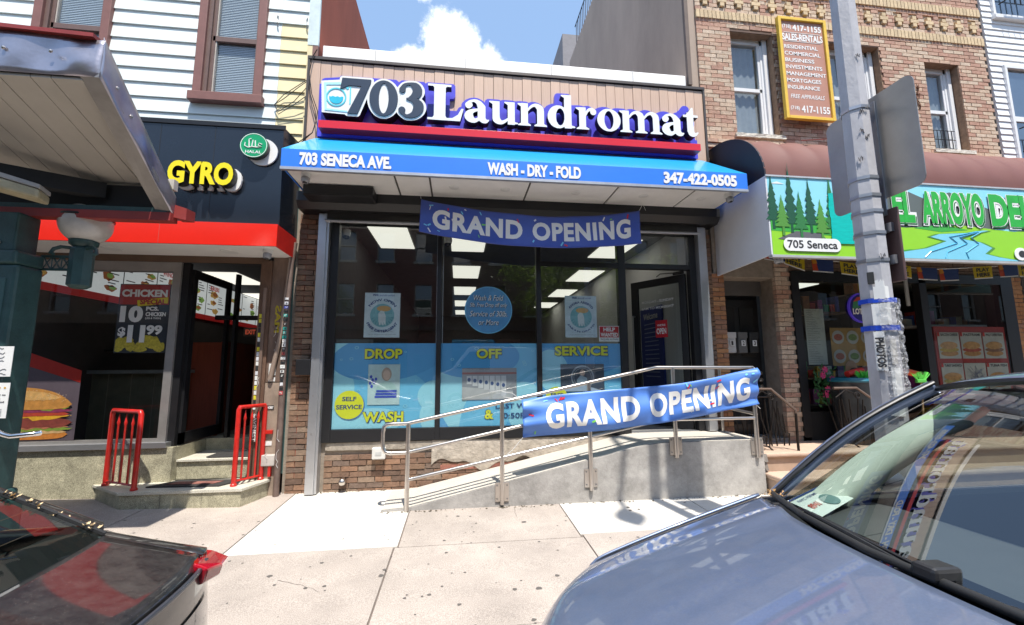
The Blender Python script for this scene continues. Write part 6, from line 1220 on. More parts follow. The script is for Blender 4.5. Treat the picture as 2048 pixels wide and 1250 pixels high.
# wrought iron
iron = mat('wrought_iron', (.035,.028,.024), .4, .7, var=.3, scale=15)
def scroll(c, r, s=1, n=22, turns=1.6):
    return [(c[0]+s*r*(1-k/n*.75)*math.cos(turns*2*math.pi*k/n), c[1], c[2]+r*(1-k/n*.75)*math.sin(turns*2*math.pi*k/n)) for k in range(n)]
def ironrail(lbl, x, wd, zt, zlow, y0=-.50):
    t = thing('iron_railing', lbl, 'railing', 'wrought iron railings on the stoop'); 
    M().tube([(x,y0,zt),(x+wd*.55,y0,zt),(x+wd,y0-.12,zt-.26),(x+wd,y0-.12,zt-.30)], .017, 8).build('handrail', mat('handrail_worn', (.20,.14,.11), .45, .5), t, smooth=50)
    M().tube([(x+wd,y0-.12,zt-.28),(x+wd-.01,y0-.12,zlow)], .016, 6).build('end_post', iron, t)
    n = 7
    for k in range(n):
        xx = x+.04+wd*.9*k/n; zt2 = zt-.02 if k < n*.55 else zt-.02-.26*((k/n-.55)/.45); b = .045*math.sin(k*1.4)
        m = M(); m.tube([(xx-b,y0-.03,zt2-.12),(xx-b*.3,y0-.03,zt2-.35),(xx+b,y0-.03,.75),(xx+b*.6,y0-.03,.60)], .0085, 6); m.build('baluster', iron, t, smooth=50)
    m = M(); m.tube([(x,y0-.03,.62),(x+wd*.3,y0-.04,.60),(x+wd*.65,y0-.08,.42),(x+wd,y0-.12,.30)], .011, 6); m.build('bottom_bar', iron, t)
    m = M(); m.tube(scroll((x+.10,y0-.03,.68),.055), .008, 6); m.tube(scroll((x+wd*.5,y0-.03,zt-.10),.05,-1), .008, 6); m.tube([(x,y0-.02,zt-.12),(x+wd*.25,y0-.02,zt-.02),(x+wd*.55,y0-.02,zt-.10)], .008, 6); m.build('scroll', iron, t, smooth=50)
    return t
ironrail('wrought iron railing beside the ramp landing', 3.74, .50, 1.31, .12); 
ironrail('wrought iron railing in front of the left deli pane', 4.92, .62, 1.31, .30)
BG = thing('iron_balustrade', 'curved wrought iron balustrade set close behind the ramp railing', 'railing')
for k in range(8):
    x = 3.68+.085*k; b = .05*math.cos(k*.8); M().tube([(x-b,-.22,1.18),(x,-.22,.98),(x+b*.8,-.22,.76),(x+b,-.22,.60)], .007, 6).build('baluster', iron, BG, smooth=50)
M().tube([(3.66,-.22,1.19),(4.4,-.22,1.19)], .012, 6).build('top_bar', iron, BG)
BG2 = thing('window_guard', 'bowed wrought iron guard across the foot of the left deli pane', 'railing')
for k in range(12):
    x = 5.0+.09*k; b = .05*math.cos(k*.9); M().tube([(x-b,-.30,1.28),(x,-.34,1.0),(x+b,-.36,.75),(x+b*.4,-.32,.60)], .0075, 6).build('baluster', iron, BG2, smooth=50)
m = M(); m.tube(scroll((5.2,-.33,.68),.07), .009, 6); m.tube(scroll((5.4,-.33,.68),.07,-1), .009, 6); m.tube([(4.98,-.3,1.28),(6.05,-.3,1.28)], .012, 6); m.tube([(4.98,-.33,.60),(6.05,-.33,.60)], .012, 6); m.build('scroll', iron, BG2, smooth=50)
# goods by the door: brooms, flowers, bags
def broom(lbl, x, y, c, lean, z=1.42):
    t = thing('broom', lbl, 'broom', 'brooms standing by the deli door'); M().tube([(x,y,.56),(x+lean,y,z)], .012, 6).build('broom_handle', mat('handle_wood', (.40,.25,.13), .6), t)
    m = M(); r = random.Random(int(x*100)); top = Vector((x+lean,y,z))
    for k in range(60): d = Vector((r.uniform(-.13,.13), r.uniform(-.03,.03), r.uniform(.07,.12))); m.tube([top+Vector((d.x*.4,d.y*.4,0)), top+d], .004, 3)
    stuff(m.build('bristles', mat('bristle_%s' % lbl.split()[0], c, .5), t)); o = M().box(top.x-.07,top.x+.07,y-.02,y+.02,top.z-.03,top.z+.015).build('broom_head', mat('head_%s' % lbl.split()[0], tuple(v*.7 for v in c), .4), t, bevel=.008)
broom('green bristled broom leaning left of the street pole', 5.55,-.45,(.06,.55,.05),-.12); broom('lime bristled brush upright right of the street pole', 6.15,-.55,(.15,.65,.10),.05,1.40)
t = thing('red_umbrella', 'red and orange striped cloth roll arching behind the street pole', 'cloth roll')
for k, c in enumerate(((.62,.03,.02),(.16,.04,.04),(.62,.04,.02),(.25,.06,.05),(.72,.10,.01))):
    a0, a1 = k/5, (k+1)/5; f_ = lambda a: (5.30+1.15*a, -.35, 1.42+.14*math.sin(math.pi*(.15+.75*a))); M().tube([f_(a0+(a1-a0)*q/4) for q in range(5)], .045, 10).build('cloth_band', mat('roll_%d' % k, c, .6), t, smooth=60)
t = thing('plastic_tub', 'blue and green rimmed plastic tub behind the iron railing', 'tub'); M().lathe([(.20,.56),(.26,1.30),(.28,1.38),(.26,1.40),(.25,1.30)], (5.45,-.25,0), 24).build('tub_body', mat('tub_grey', (.025,.03,.035), .4), t, smooth=50); M().lathe([(.27,1.36),(.29,1.40),(.27,1.44)], (5.45,-.25,0), 24).build('tub_rim', mat('tub_rim', (.01,.14,.20), .4), t, smooth=50)
t = thing('flower_bunch', 'bunch of pink artificial flowers beside the deli door frame', 'flowers'); r = random.Random(2)
m = M()
for k in range(120):
    x, z = 5.08+r.uniform(-.08,.20), 1.35+r.uniform(-.28,.22); y = -.12+r.uniform(-.05,.05); a = r.uniform(0,6.28); q = .05
    m.add([(x,y,z),(x+q*math.cos(a),y-.01,z+q*math.sin(a)),(x+q*1.5*math.cos(a+.3),y-.015,z+q*1.5*math.sin(a+.3)),(x+q*math.cos(a+.6),y-.01,z+q*math.sin(a+.6))],[(0,1,2,3)])
stuff(m.build('leaves', mat('leaf_green', (.03,.11,.03), .6), t))
for x, z in ((5.10,1.55),(5.06,1.47),(5.12,1.28),(5.08,1.20),(5.2,1.42)):
    m = M()
    for k in range(7): a = 2*math.pi*k/7; m.add([(x,-.20,z),(x+.035*math.cos(a-.4),-.215,z+.035*math.sin(a-.4)),(x+.055*math.cos(a),-.205,z+.055*math.sin(a)),(x+.035*math.cos(a+.4),-.215,z+.035*math.sin(a+.4))],[(0,1,2,3)])
    m.build('flower_head', mat('petal_pink', (.55,.03,.16), .5), t)
t = thing('shopping_bag', 'crumpled white plastic bag beside the tub behind the iron railing', 'bag'); m = M(); r = random.Random(6)
m.grid(lambda u, v: (5.72+(.19+.02*math.sin(7*u*6.28)+.02*math.sin(13*v))*math.cos(u*6.283)*(1-.45*v*v), -.50+.13*math.sin(u*6.283)*(1-.5*v*v), .556+.30*v+.02*math.sin(5*u*6.28)*v), 30, 10); m.build('bag_body', mat('bag_white', (.38,.38,.38), .4), t, smooth=60)
for k, (x, z, c) in enumerate(((5.62,1.18,(.55,.45,.02)),(5.72,1.10,(.55,.04,.05)),(5.66,.98,(.5,.05,.3)),(5.80,.95,(.04,.10,.5)))):
    t = thing('toy_packet', ('yellow packet hung behind the railing','red packet hung behind the railing','pink packet hung behind the railing','blue packet low behind the railing')[k], 'packet'); M().box(x-.06,x+.06,-.40,-.34,z-.07,z+.07,.012).build('packet_body', mat('packet_%d' % k, c, .4), t, bevel=.01); M().box(x-.03,x+.03,-.405,-.402,z-.03,z+.03,.001).build('packet_label', paper, t)
# ================================================================== white clapboard house further along
WH = thing('white_clapboard_house', 'white clapboard house at the far right beyond the brick building', 'house')
M().box(9.0,16,.02,.2,.3,10).build('wall_core', mat('siding_dark', (.25,.25,.25), .9), WH); sw_ = mat('siding_bright', (.80,.80,.80), .6, var=.03)
wh = [(9.29,10.2,4.80,6.66),(9.26,10.3,7.66,9.3)]
bm2 = {}
z = 4.3
while z < 8.9:
    segs = [(9.0,11.2)]
    for hq in wh:
        if z+.11 > hq[2] and z < hq[3]: segs = [(9.0,hq[0]),(hq[1],11.2)]
    for a, b in segs:
        k = round(b-a,3)
        if k not in bm2: bm2[k] = M().hexa([(0,-.02,0),(k,-.02,0),(k,.02,0),(0,.02,0),(0,-.004,.115),(k,-.004,.115),(k,.02,.115),(0,.02,.115)]).mesh('narrow_board', sw_)
        inst(bm2[k], 'siding_board', WH, (a,0,z))
    z += .115
for a, b, c_, d_ in wh:
    f = bpy.data.objects.new('window', None); C.objects.link(f); f.parent = WH
    m = M(); m.box(a-.05,a,-.05,.04,c_,d_); m.box(b,b+.05,-.05,.04,c_,d_); m.box(a-.05,b+.05,-.05,.04,d_,d_+.06); m.box(a-.07,b+.07,-.08,.04,c_-.07,c_); m.box(a,b,-.02,.03,c_+(d_-c_)*.48,c_+(d_-c_)*.53); m.build('frame', upr, f, bevel=.004)
    M().add([(a,.0,c_),(b,.0,c_),(b,.0,d_),(a,.0,d_)],[(0,1,2,3)]).build('pane', glass('blue_pane', (.4,.5,.6), 1.5, .22), f); bx('curtain', mat('curtain_grey', (.42,.43,.46)), f, a,b,.012,.018,c_,d_)
t = thing('fire_escape_grille', 'black iron window grille at the edge of the white clapboard house', 'window grille')
for k in range(7): M().tube([(9.42+.12*k,-.28,4.75),(9.42+.12*k,-.28,5.55)], .009, 5).build('grille_bar', iron, t)
for z in (4.76,5.15,5.56): M().tube([(9.38,-.02,z),(9.38,-.28,z),(10.3,-.28,z)], .011, 5).build('grille_rail', iron, t)
t = thing('window_grille', 'black iron window grille at the top of the white clapboard house', 'window grille')
for k in range(7): M().tube([(9.42+.12*k,-.20,7.75),(9.42+.12*k,-.20,8.4)], .009, 5).build('grille_bar', iron, t)
for z in (7.9,8.2): M().tube([(9.38,-.02,z),(9.38,-.20,z),(10.3,-.20,z)], .011, 5).build('grille_rail', iron, t)
bx('sealed_front', alum, WH, 9.02, 9.25, -.05, .02, .5, 3.1); bx('base_wall', mat('siding_low', (.35,.33,.3), .8), WH, 9.25, 16, -.02, .02, .3, 4.3)

# ================================================================== street pole
PX, PY = 2.75, -3.15
t = SPo = thing('street_lamp', 'tall grey octagonal street lamp pole wrapped with paper notices, plastic film and blue tape', 'street lamp')
pole_m = mat('pole_paint', (.50,.49,.51), .55, .1, var=.10, scale=9, bump=.25, bscale=40, stain=.35, stretch=(1,1,.5))
def octo(r, z): return [(PX+r*math.cos(R(22.5+45*k)), PY+r*math.sin(R(22.5+45*k)), z) for k in range(8)]
def oring(m, lv):
    vs = [p for r, z in lv for p in octo(r, z)]; n = len(lv); fs = []
    for i in range(n-1):
        for k in range(8): fs.append((i*8+k, i*8+(k+1)%8, (i+1)*8+(k+1)%8, (i+1)*8+k))
    fs += [tuple(range(7,-1,-1)), tuple((n-1)*8+k for k in range(8))]; return m.add(vs, fs)
oring(M(), [(.097,.55),(.093,1.2),(.088,2.2),(.080,3.4),(.074,4.4),(.055,8.9)]).build('pole', pole_m, t)
oring(M(), [(.23,.03),(.23,.10),(.19,.14),(.17,.50),(.14,.56),(.125,.58)]).build('base', pole_m, t)
M().tube([(PX,PY,8.7),(PX-.03,PY-.25,8.95),(PX-.12,PY-.95,9.15),(PX-.21,PY-1.6,9.1)], .035, 8).build('arm', alum, t, smooth=50)
M().grid(lambda u, v: (PX-.24+.155*math.sin(v*math.pi)*math.cos(u*6.283), PY-1.45-.50*v*1.0, 9.08+.07*math.sin(v*math.pi)*math.sin(u*6.283)), 20, 14).build('lamp_head', alum, t, smooth=60)
bandm = mat('band_steel', (.5,.5,.52), .35, .8)
for r_, z in ((.082,3.38),(.085,2.87),(.086,2.745),(.087,2.635),(.088,2.485),(.089,2.30)):
    oring(M(), [(r_+.004,z-.011),(r_+.004,z+.011)]).build('steel_band', bandm, t)
def wrap(r0, z0, z1, a0, a1, nm, mt, off=.003, jag=0, seed=0):
    """a sheet wrapped on the pole faces between angles a0..a1 (degrees, 270 faces the road)"""
    rr = random.Random(seed)
    def f(u, v):
        a = a0+(a1-a0)*u; k = (a-22.5)/45; b = math.floor(k); fr_ = k-b; r = r0+off
        p0 = Vector((math.cos(R(22.5+45*b)), math.sin(R(22.5+45*b)))); p1 = Vector((math.cos(R(22.5+45*(b+1))), math.sin(R(22.5+45*(b+1))))); p = p0.lerp(p1, fr_)*r
        return (PX+p.x, PY+p.y, z0+(z1-z0)*v+(jag*rr.uniform(-1,1) if v in (0,1) else 0))
    return M().grid(f, 24, 8).build(nm, mt, t)
tape = mat('tape_blue', (.015,.07,.55), .4)
wrap(.098,2.015,2.045,0,359.9,'blue_tape',tape,.007,.001); wrap(.099,1.835,1.868,0,359.9,'blue_tape',tape,.007,.001)
film_m = bpy.data.materials.new('wrinkled_film'); film_m.use_nodes = True
_t = film_m.node_tree; _b = _t.nodes['Principled BSDF']; _b.inputs['Base Color'].default_value = (.55,.55,.56,1); _b.inputs['Roughness'].default_value = .16; _b.inputs['Alpha'].default_value = .24; _b.inputs['Specular IOR Level'].default_value = .9
_n = _t.nodes.new('ShaderNodeTexNoise'); _n.inputs['Scale'].default_value = 9; _n.inputs['Detail'].default_value = 6; _g = _t.nodes.new('ShaderNodeNewGeometry'); _m = _t.nodes.new('ShaderNodeMapping'); _m.inputs['Scale'].default_value = (1,1,5)
_t.links.new(_g.outputs['Position'], _m.inputs[0]); _t.links.new(_m.outputs[0], _n.inputs['Vector']); _bp = _t.nodes.new('ShaderNodeBump'); _bp.inputs['Distance'].default_value = .03; _bp.inputs['Strength'].default_value = 1; _t.links.new(_n.outputs['Fac'], _bp.inputs['Height']); _t.links.new(_bp.outputs[0], _b.inputs['Normal'])
rr = random.Random(21)
def filmf(u, v):
    a = R(225+140*u); r = .104+.012*rr.random()**2+.005*math.sin(v*37+u*11+3*math.sin(v*9))+(.03*rr.random() if (u > .88 and rr.random() > .5) else 0)
    return (PX+r*math.cos(a), PY+r*math.sin(a), 1.40+.64*v)
M().grid(filmf, 40, 44).build('plastic_film', film_m, t)
for (z0, z1, a0, a1, s_) in ((1.87,2.01,205,262,1),(1.58,1.83,200,232,2),(1.42,1.60,238,272,3),(2.04,2.12,215,262,4),(1.30,1.40,225,270,5),(1.62,1.78,243,266,6)):
    o = wrap(.100, z0, z1, a0, a1, 'paper_notice', paper if s_ != 6 else mat('paper_old', (.55,.53,.50), .8, var=.15, scale=20), .004+.0004*s_, .003, s_)
    if s_ == 2:
        m = M()
        for k, ch in enumerate('PHOTO'): pass
        text('PHOTOS', ink, o, 0,1,0,1,0, fn=lambda X,Y,Z: (PX+.1075*math.cos(R(205+24*Z)), PY+.1075*math.sin(R(205+24*Z)), 1.79-.19*X), bold=.05, refine=.15)
wrap(.096,2.14,2.22,200,222,'sticker',mat('sticker_black2', (.03,.03,.03), .5),.002,0,7); wrap(.096,2.06,2.16,222,250,'torn_sticker',paper,.002,.012,8)
m = M(); r3 = random.Random(17)
for z0, a0 in ((3.20,232),(3.15,250),(3.34,240),(3.0,215),(2.32,250),(3.75,250),(3.36,262)):
    pts = []
    for k in range(9):
        a = R(a0+k*2.0); z = z0+r3.uniform(-.02,.02); rad = (.0875 if z > 2.5 else .0955)*math.cos(R(22.5))/math.cos(R(((a0+k*2.0+0) % 45)-22.5))+.0015+(.003 if z < 2.5 else 0); pts.append((PX+rad*math.cos(a), PY+rad*math.sin(a), z))
    m.tube(pts, .0028, 4)
stuff(m.build('marker_tag', mat('tag_grey', (.14,.13,.13), .7), t))
# traffic sign seen from behind
SN = thing('traffic_sign', 'back of a grey rounded aluminium traffic sign strapped to the street pole', 'traffic sign')
M().prism([(y, z) for y, z in rr_rect(-3.44,-2.79,2.74,3.49,.06)], 2.875, 2.880, ax='X').build('sign_plate', mat('sign_back', (.42,.40,.37), .38, .75, var=.12, scale=3, bump=.08, stain=.15), SN)
M().box(2.862,2.874,-3.19,-3.12,2.62,3.45).build('sign_bracket', bandm, SN)
for z in (2.87,3.38): M().disc((0,0),.009,.009,0,.01,10).build('bolt', bandm, SN, loc=(2.868,0,0)) if False else None
S2 = thing('small_bracket_sign', 'narrow brown edged sign seen edge on, clamped low on the street pole', 'street sign'); M().box(2.865,2.885,-3.25,-2.98,2.16,2.66).build('sign_plate', mat('sign_edge', (.10,.055,.05), .5), S2, bevel=.006)
for z in (2.28,2.50): M().box(2.845,2.866,-3.22,-3.16,z,z+.06).build('clamp', bandm, S2)
S3 = thing('upper_street_sign', 'large sign fixed facing the shops high on the street pole', 'street sign'); M().box(2.87,3.33,-3.04,-3.035,5.6,6.5).build('sign_plate', mat('sign_back', (.42,.40,.37)), S3); M().box(2.87,3.30,-3.04,-3.035,4.55,5.52).build('sign_plate', mat('sign_back', (.42,.40,.37)), S3); [bx('clamp', bandm, S3, 2.79,2.95,-3.06,-3.04,z,z+.05) for z in (4.9,5.9)]
# ================================================================== stair canopy
SC = thing('stair_canopy', 'green steel stair canopy with dented metal edge, ribbed soffit and red gutter', 'canopy')
dent = mat('dented_steel', (.40,.38,.42), .32, .8, var=.16, scale=4, bump=.6, bscale=5, stain=.35); grn = mat('green_paint', (.03,.075,.075), .45, var=.25, scale=8, bump=.25, stain=.4); sofm = mat('soffit_beige', (.52,.48,.42), .6, var=.05); redg = mat('gutter_red', (.28,.035,.03), .5, var=.15)
RX = -2.675
def rf(t_): return (-1.42-(.965)*t_, 3.33+(.385)*t_)   # soffit line from eave to high edge
(ye, ze), (yh, zh) = rf(0), rf(1.0)
def strip(x0, x1, a, b, nm, mt, th=.02): 
    (y0, z0), (y1, z1) = rf(a), rf(b); return M().hexa([(x0,y0,z0),(x1,y0,z0),(x1,y1,z1),(x0,y1,z1),(x0,y0,z0+th),(x1,y0,z0+th),(x1,y1,z1+th),(x0,y1,z1+th)]).build(nm, mt, SC)
for k in range(18):
    x1 = RX-.08-k*.34; 
    w_ = .334; strip(x1-w_, x1-w_*.62, .0, 1.0, 'soffit_plank', sofm); strip(x1-w_*.60, x1, .0, 1.0, 'soffit_plank', sofm)
strip(-7, RX-.22, -.02, .99, 'soffit_bed', darkm, .03).location.z = .021
m = M(); m.hexa([(-7,-1.42,3.30),(RX-.02,-1.42,3.30),(RX-.02,-1.36,3.30),(-7,-1.36,3.30),(-7,-1.42,3.40),(RX-.02,-1.42,3.40),(RX-.02,-1.36,3.40),(-7,-1.36,3.40)]); m.build('eave_board', sofm, SC)
for x in [RX-.16-.17*k for k in range(6)]: M().lathe([(.001,0),(.008,0),(.008,.003)], (0,0,0), 8).build('rivet', steel, SC, loc=(x,-1.40,3.295))
# front edge, dented, bent at the corner
def dent_f(u, v):
    x = -7+(RX+.052+7)*u; s_ = .014*math.sin(u*60)*math.sin(v*3.1)+.02*math.exp(-((u-.965)/.02)**2)*math.sin(v*5)
    z = 3.735+(.30-.0)*v+(1-u)*.15*v; return (x, -2.40-s_, z)
m = M(); m.grid(dent_f, 90, 8); m.build('front_edge', dent, SC, smooth=60, solid=.004)
m = M(); m.hexa([(-7,-2.43,4.185),(RX-.01,-2.43,4.035),(RX-.01,-2.36,4.035),(-7,-2.36,4.185),(-7,-2.43,4.215),(RX-.01,-2.43,4.065),(RX-.01,-2.36,4.065),(-7,-2.36,4.215)]); m.build('front_gutter', redg, SC)
# right barge edge
def barge(u, v):
    y = -2.41+.93*u; zb_ = 3.735-.735*u; zt_ = 4.05-.85*u; s_ = .012*math.sin(u*14+1)*math.sin(v*3.1)
    return (RX+.045+s_, y, zb_+(zt_-zb_)*v)
m = M(); m.grid(barge, 40, 6); m.build('barge_edge', dent, SC, smooth=60, solid=.004)
m = M(); m.hexa([(RX-.085,-2.40,3.735),(RX+.044,-2.40,3.735),(RX+.044,-1.48,3.0),(RX-.085,-1.48,3.02),(RX-.085,-2.40,3.80),(RX+.04,-2.40,3.80),(RX+.04,-1.48,3.12),(RX-.085,-1.48,3.20)]); m.build('barge_return', mat('galv_grey', (.30,.28,.26), .45, .6, var=.15), SC)
for u in (.18,.35,.55,.92): y = -2.41+.93*u; z = 3.9-.78*u; M().lathe([(.001,.012),(.012,.008),(.014,0)], (0,0,0), 10, 'X').build('rivet', steel, SC, loc=(RX+.045,y,z))
for x in (-2.95,-3.25,-3.6): M().lathe([(.001,-.012),(.012,-.008),(.014,0)], (0,0,0), 10, 'Y').build('rivet', steel, SC, loc=(x,-2.42,3.9))
# roof sheet
m = M(); m.add([(-7,-2.38,4.14),(RX+.03,-2.38,4.02),(RX-.28,-1.44,3.44),(-7,-1.44,3.44)],[(0,1,2,3)]); m.build('roof_sheet', mat('roof_sheet', (.2,.2,.2), .6), SC)
m = M(); m.box(-7,RX-.03,-1.46,-1.40,3.06,3.30); m.build('gutter_beam', darkm, SC); bx('beam_flange', grn, SC, -7,-2.66,-1.53,-1.42,3.03,3.075); bx('red_gutter', redg, SC, -7,-2.62,-1.54,-1.44,2.955,3.03)
M().hexa([(-2.62,-1.50,3.0),(-2.52,-1.49,2.98),(-2.52,-1.36,3.0),(-2.62,-1.36,3.0),(-2.62,-1.50,3.12),(-2.52,-1.49,3.09),(-2.52,-1.36,3.10),(-2.62,-1.36,3.12)]).build('gutter_end', redg, SC)
# post
m = M(); m.box(-4.005,-3.755,-1.62,-1.42,2.62,2.96); m.build('post_head', grn, SC, bevel=.012); m = M(); m.box(-4.07,-3.7,-1.66,-1.40,2.50,2.62); m.build('post_collar', grn, SC, bevel=.02)
m = M(); m.box(-4.03,-3.695,-1.64,-1.40,.62,2.50); m.build('post_shaft', grn, SC, bevel=.025); m = M(); m.box(-3.97,-3.76,-1.648,-1.63,.85,2.38); m.build('post_panel', mat('green_light', (.045,.11,.11), .45, var=.3, scale=10), SC, bevel=.006)
m = M(); m.box(-4.1,-3.64,-1.70,-1.36,.08,.56); m.box(-4.07,-3.67,-1.67,-1.38,.56,.64); m.build('post_foot', grn, SC, bevel=.03)
M().lathe([(.001,-.012),(.014,-.008),(.016,0)], (0,0,0), 10, 'Y').build('rivet', steel, SC, loc=(-3.87,-1.622,2.69))
bx('green_wall_panel', mat('green_dark', (.01,.02,.022), .5), SC, -6.5,-4,-1.50,-1.44,.3,2.3)
M().hexa([(-4.7,-2.2,3.22),(-4.6,-2.2,3.22),(-3.2,-1.5,3.16),(-3.39,-1.5,3.16),(-4.7,-2.2,3.34),(-4.6,-2.2,3.34),(-3.2,-1.5,3.30),(-3.39,-1.5,3.30)]).build('cross_beam', darkm, SC)
FX = thing('fluorescent_fixture', 'dusty yellowed fluorescent light fixture hung under the canopy soffit', 'light fixture'); A = [(-4.05,-2.12),(-4.02,-2.30),(-3.39,-1.88),(-3.46,-1.70)]
M().hexa([(*A[0],3.10),(*A[1],3.10),(*A[2],2.99),(*A[3],2.99),(*A[0],3.20),(*A[1],3.20),(*A[2],3.07),(*A[3],3.07)]).build('diffuser', mat('diffuser_dirty', (.42,.37,.24), .4, var=.2, scale=10), FX, bevel=.02); M().hexa([(*A[0],3.203),(*A[1],3.203),(*A[2],3.073),(*A[3],3.073),(*A[0],3.25),(*A[1],3.25),(*A[2],3.11),(*A[3],3.11)]).build('housing', mat('housing_grey', (.38,.37,.36), .5, var=.2), FX, bevel=.006)
LG = thing('globe_lamp', 'white globe lamp on a green bracket beside the canopy post', 'lamp')
M().lathe([(.001,2.765)]+[(.19*math.sin(a), 2.95-.19*math.cos(a)) for a in [R(25+k*10) for k in range(16)]], (-3.44,-1.36,0), 36).build('globe', mat('globe_glass', (.55,.53,.50), .25, var=.12, scale=9), LG, smooth=60)
M().lathe([(.192,2.99),(.197,3.0),(.192,3.01)], (-3.44,-1.36,0), 36).build('globe_band', black, LG, smooth=60); M().lathe([(.06,2.72),(.10,2.75),(.105,2.785),(.08,2.79)], (-3.44,-1.36,0), 24).build('globe_collar', grn, LG, smooth=50)
m = M(); m.lathe([(.001,2.34),(.055,2.345),(.085,2.37),(.085,2.70),(.075,2.72),(.001,2.72)], (-3.44,-1.36,0), 8); m.build('lamp_housing', grn, LG)
for s_ in (-1, 1): M().tube([(-3.44+s_*.06,-1.40,2.71),(-3.44+s_*.13,-1.42,2.715),(-3.44+s_*.17,-1.44,2.69),(-3.44+s_*.185,-1.45,2.65),(-3.44+s_*.16,-1.45,2.64)], .016, 6).build('scroll_arm', grn, LG, smooth=50)
m = M(); z0, z1 = 2.50, 2.64; m.box(-3.74,-3.5,-1.40,-1.38,z1-.02,z1); m.box(-3.74,-3.5,-1.40,-1.38,z0,z0+.02)
for k in range(3): x = -3.73+.078*k; m.tube([(x,-1.39,z0+.01),(x+.07,-1.39,z1-.01)], .007, 4); m.tube([(x,-1.388,z1-.01),(x+.07,-1.388,z0+.01)], .007, 4); m.tube([(x+.075,-1.39,z0),(x+.075,-1.39,z1)], .006, 4)
m.build('lattice_arm', grn, LG)
t = thing('handwritten_notice', 'handwritten Spanish paper notice taped to the green canopy post', 'paper notice'); bx('sheet', paper, t, -3.99,-3.605+.0,-1.666,-1.663,1.562,1.806); m = M(); r8 = random.Random(3)
for q in range(7): zz = 1.785-.034*q; m.tube([(-3.82+.013*k, -1.668, zz+r8.uniform(-.008,.008)) for k in range(int(r8.uniform(11,16)))], .0018, 3)
stuff(m.build('handwriting', ink, t))
t = thing('printed_notice', "printed notice reading Let's gather to create a neighborhood altar on the green post", 'paper notice'); bx('sheet', paper, t, -3.84,-3.595,-1.666,-1.663,1.232,1.512)
for k, s_ in enumerate(("Let's gather to", 'create a', 'neighborhood', 'altar')): w_ = (.17,.10,.16,.06)[k]; text(s_, ink, t, -3.7-w_/2, -3.7+w_/2, 1.405-.028*k, 1.424-.028*k, -1.668, bold=.03)
m = M()
for k in range(5): m.disc((-3.78+.038*k,1.472),.008,.008,-1.668,-1.6665,10)
m.build('small_icons', mat('icon_gold', (.6,.35,.05), .6), t)
m = M()
for k in range(6): m.box(-3.77,-3.63,-1.668,-1.6665,1.30-.011*k,1.303-.011*k)
stuff(m.build('small_print', mat('print_grey2', (.3,.3,.3), .6), t))
t = thing('chrome_handrail', 'curved chrome handrail end in front of the green canopy post', 'handrail'); M().tube([(-4.5,-1.75,1.55),(-3.60,-1.75,1.16),(-3.51,-1.75,1.115),(-3.46,-1.75,1.10),(-3.32,-1.74,1.115),(-3.305,-1.70,1.115)], .021, 12).build('rail_tube', mat('chrome', (.7,.7,.7), .12, 1), t, smooth=60)
M().tube([(-4.3,-1.75,1.46),(-4.3,-1.75,.03)], .02, 10).build('rail_post', mat('chrome', (.7,.7,.7)), t, smooth=60)

# ================================================================== parked cars
rubber = mat('tyre_rubber', (.02,.02,.02), .8); chrome = mat('chrome', (.7,.7,.7), .12, 1); rim_m = mat('rim_alloy', (.5,.5,.52), .3, .9); cowl_m = mat('cowl_plastic', (.018,.018,.02), .45, var=.2, scale=20); interior = mat('interior_dark', (.02,.02,.022), .8); trimg = mat('pillar_trim', (.66,.70,.62), .7)
def paint(name, col, metal, coat=1.0, dust=0, rough=.35):
    m = mat(name, col, rough, metal, var=.03, scale=3, coat=coat, speck=.04)
    t = m.node_tree; n = t.nodes; l = t.links; b = n['Principled BSDF']
    g = n.new('ShaderNodeNewGeometry')
    if dust:
        no = n.new('ShaderNodeTexNoise'); no.inputs['Scale'].default_value = 14; no.inputs['Detail'].default_value = 8; no.inputs['Roughness'].default_value = .8; l.new(g.outputs['Position'], no.inputs['Vector'])
        mr_ = n.new('ShaderNodeMapRange'); mr_.inputs[1].default_value = .35; mr_.inputs[2].default_value = .75; mr_.inputs[4].default_value = dust; l.new(no.outputs['Fac'], mr_.inputs[0])
        vo = n.new('ShaderNodeTexVoronoi'); vo.inputs['Scale'].default_value = 90; l.new(g.outputs['Position'], vo.inputs['Vector'])
        lt = n.new('ShaderNodeMath'); lt.operation = 'LESS_THAN'; lt.inputs[1].default_value = .10; l.new(vo.outputs['Distance'], lt.inputs[0])
        mu = n.new('ShaderNodeMath'); mu.operation = 'MULTIPLY'; mu.inputs[1].default_value = .35; l.new(lt.outputs[0], mu.inputs[0])
        mx2 = n.new('ShaderNodeMath'); mx2.operation = 'MAXIMUM'; l.new(mr_.outputs[0], mx2.inputs[0]); l.new(mu.outputs[0], mx2.inputs[1])
        df = n.new('ShaderNodeBsdfDiffuse'); df.inputs[0].default_value = (.30,.27,.24,1); ms = n.new('ShaderNodeMixShader'); o = [x for x in n if x.type == 'OUTPUT_MATERIAL'][0]
        l.new(mx2.outputs[0], ms.inputs[0]); l.new(b.outputs[0], ms.inputs[1]); l.new(df.outputs[0], ms.inputs[2]); l.new(ms.outputs[0], o.inputs[0])
    return m
wheel_parts = {}
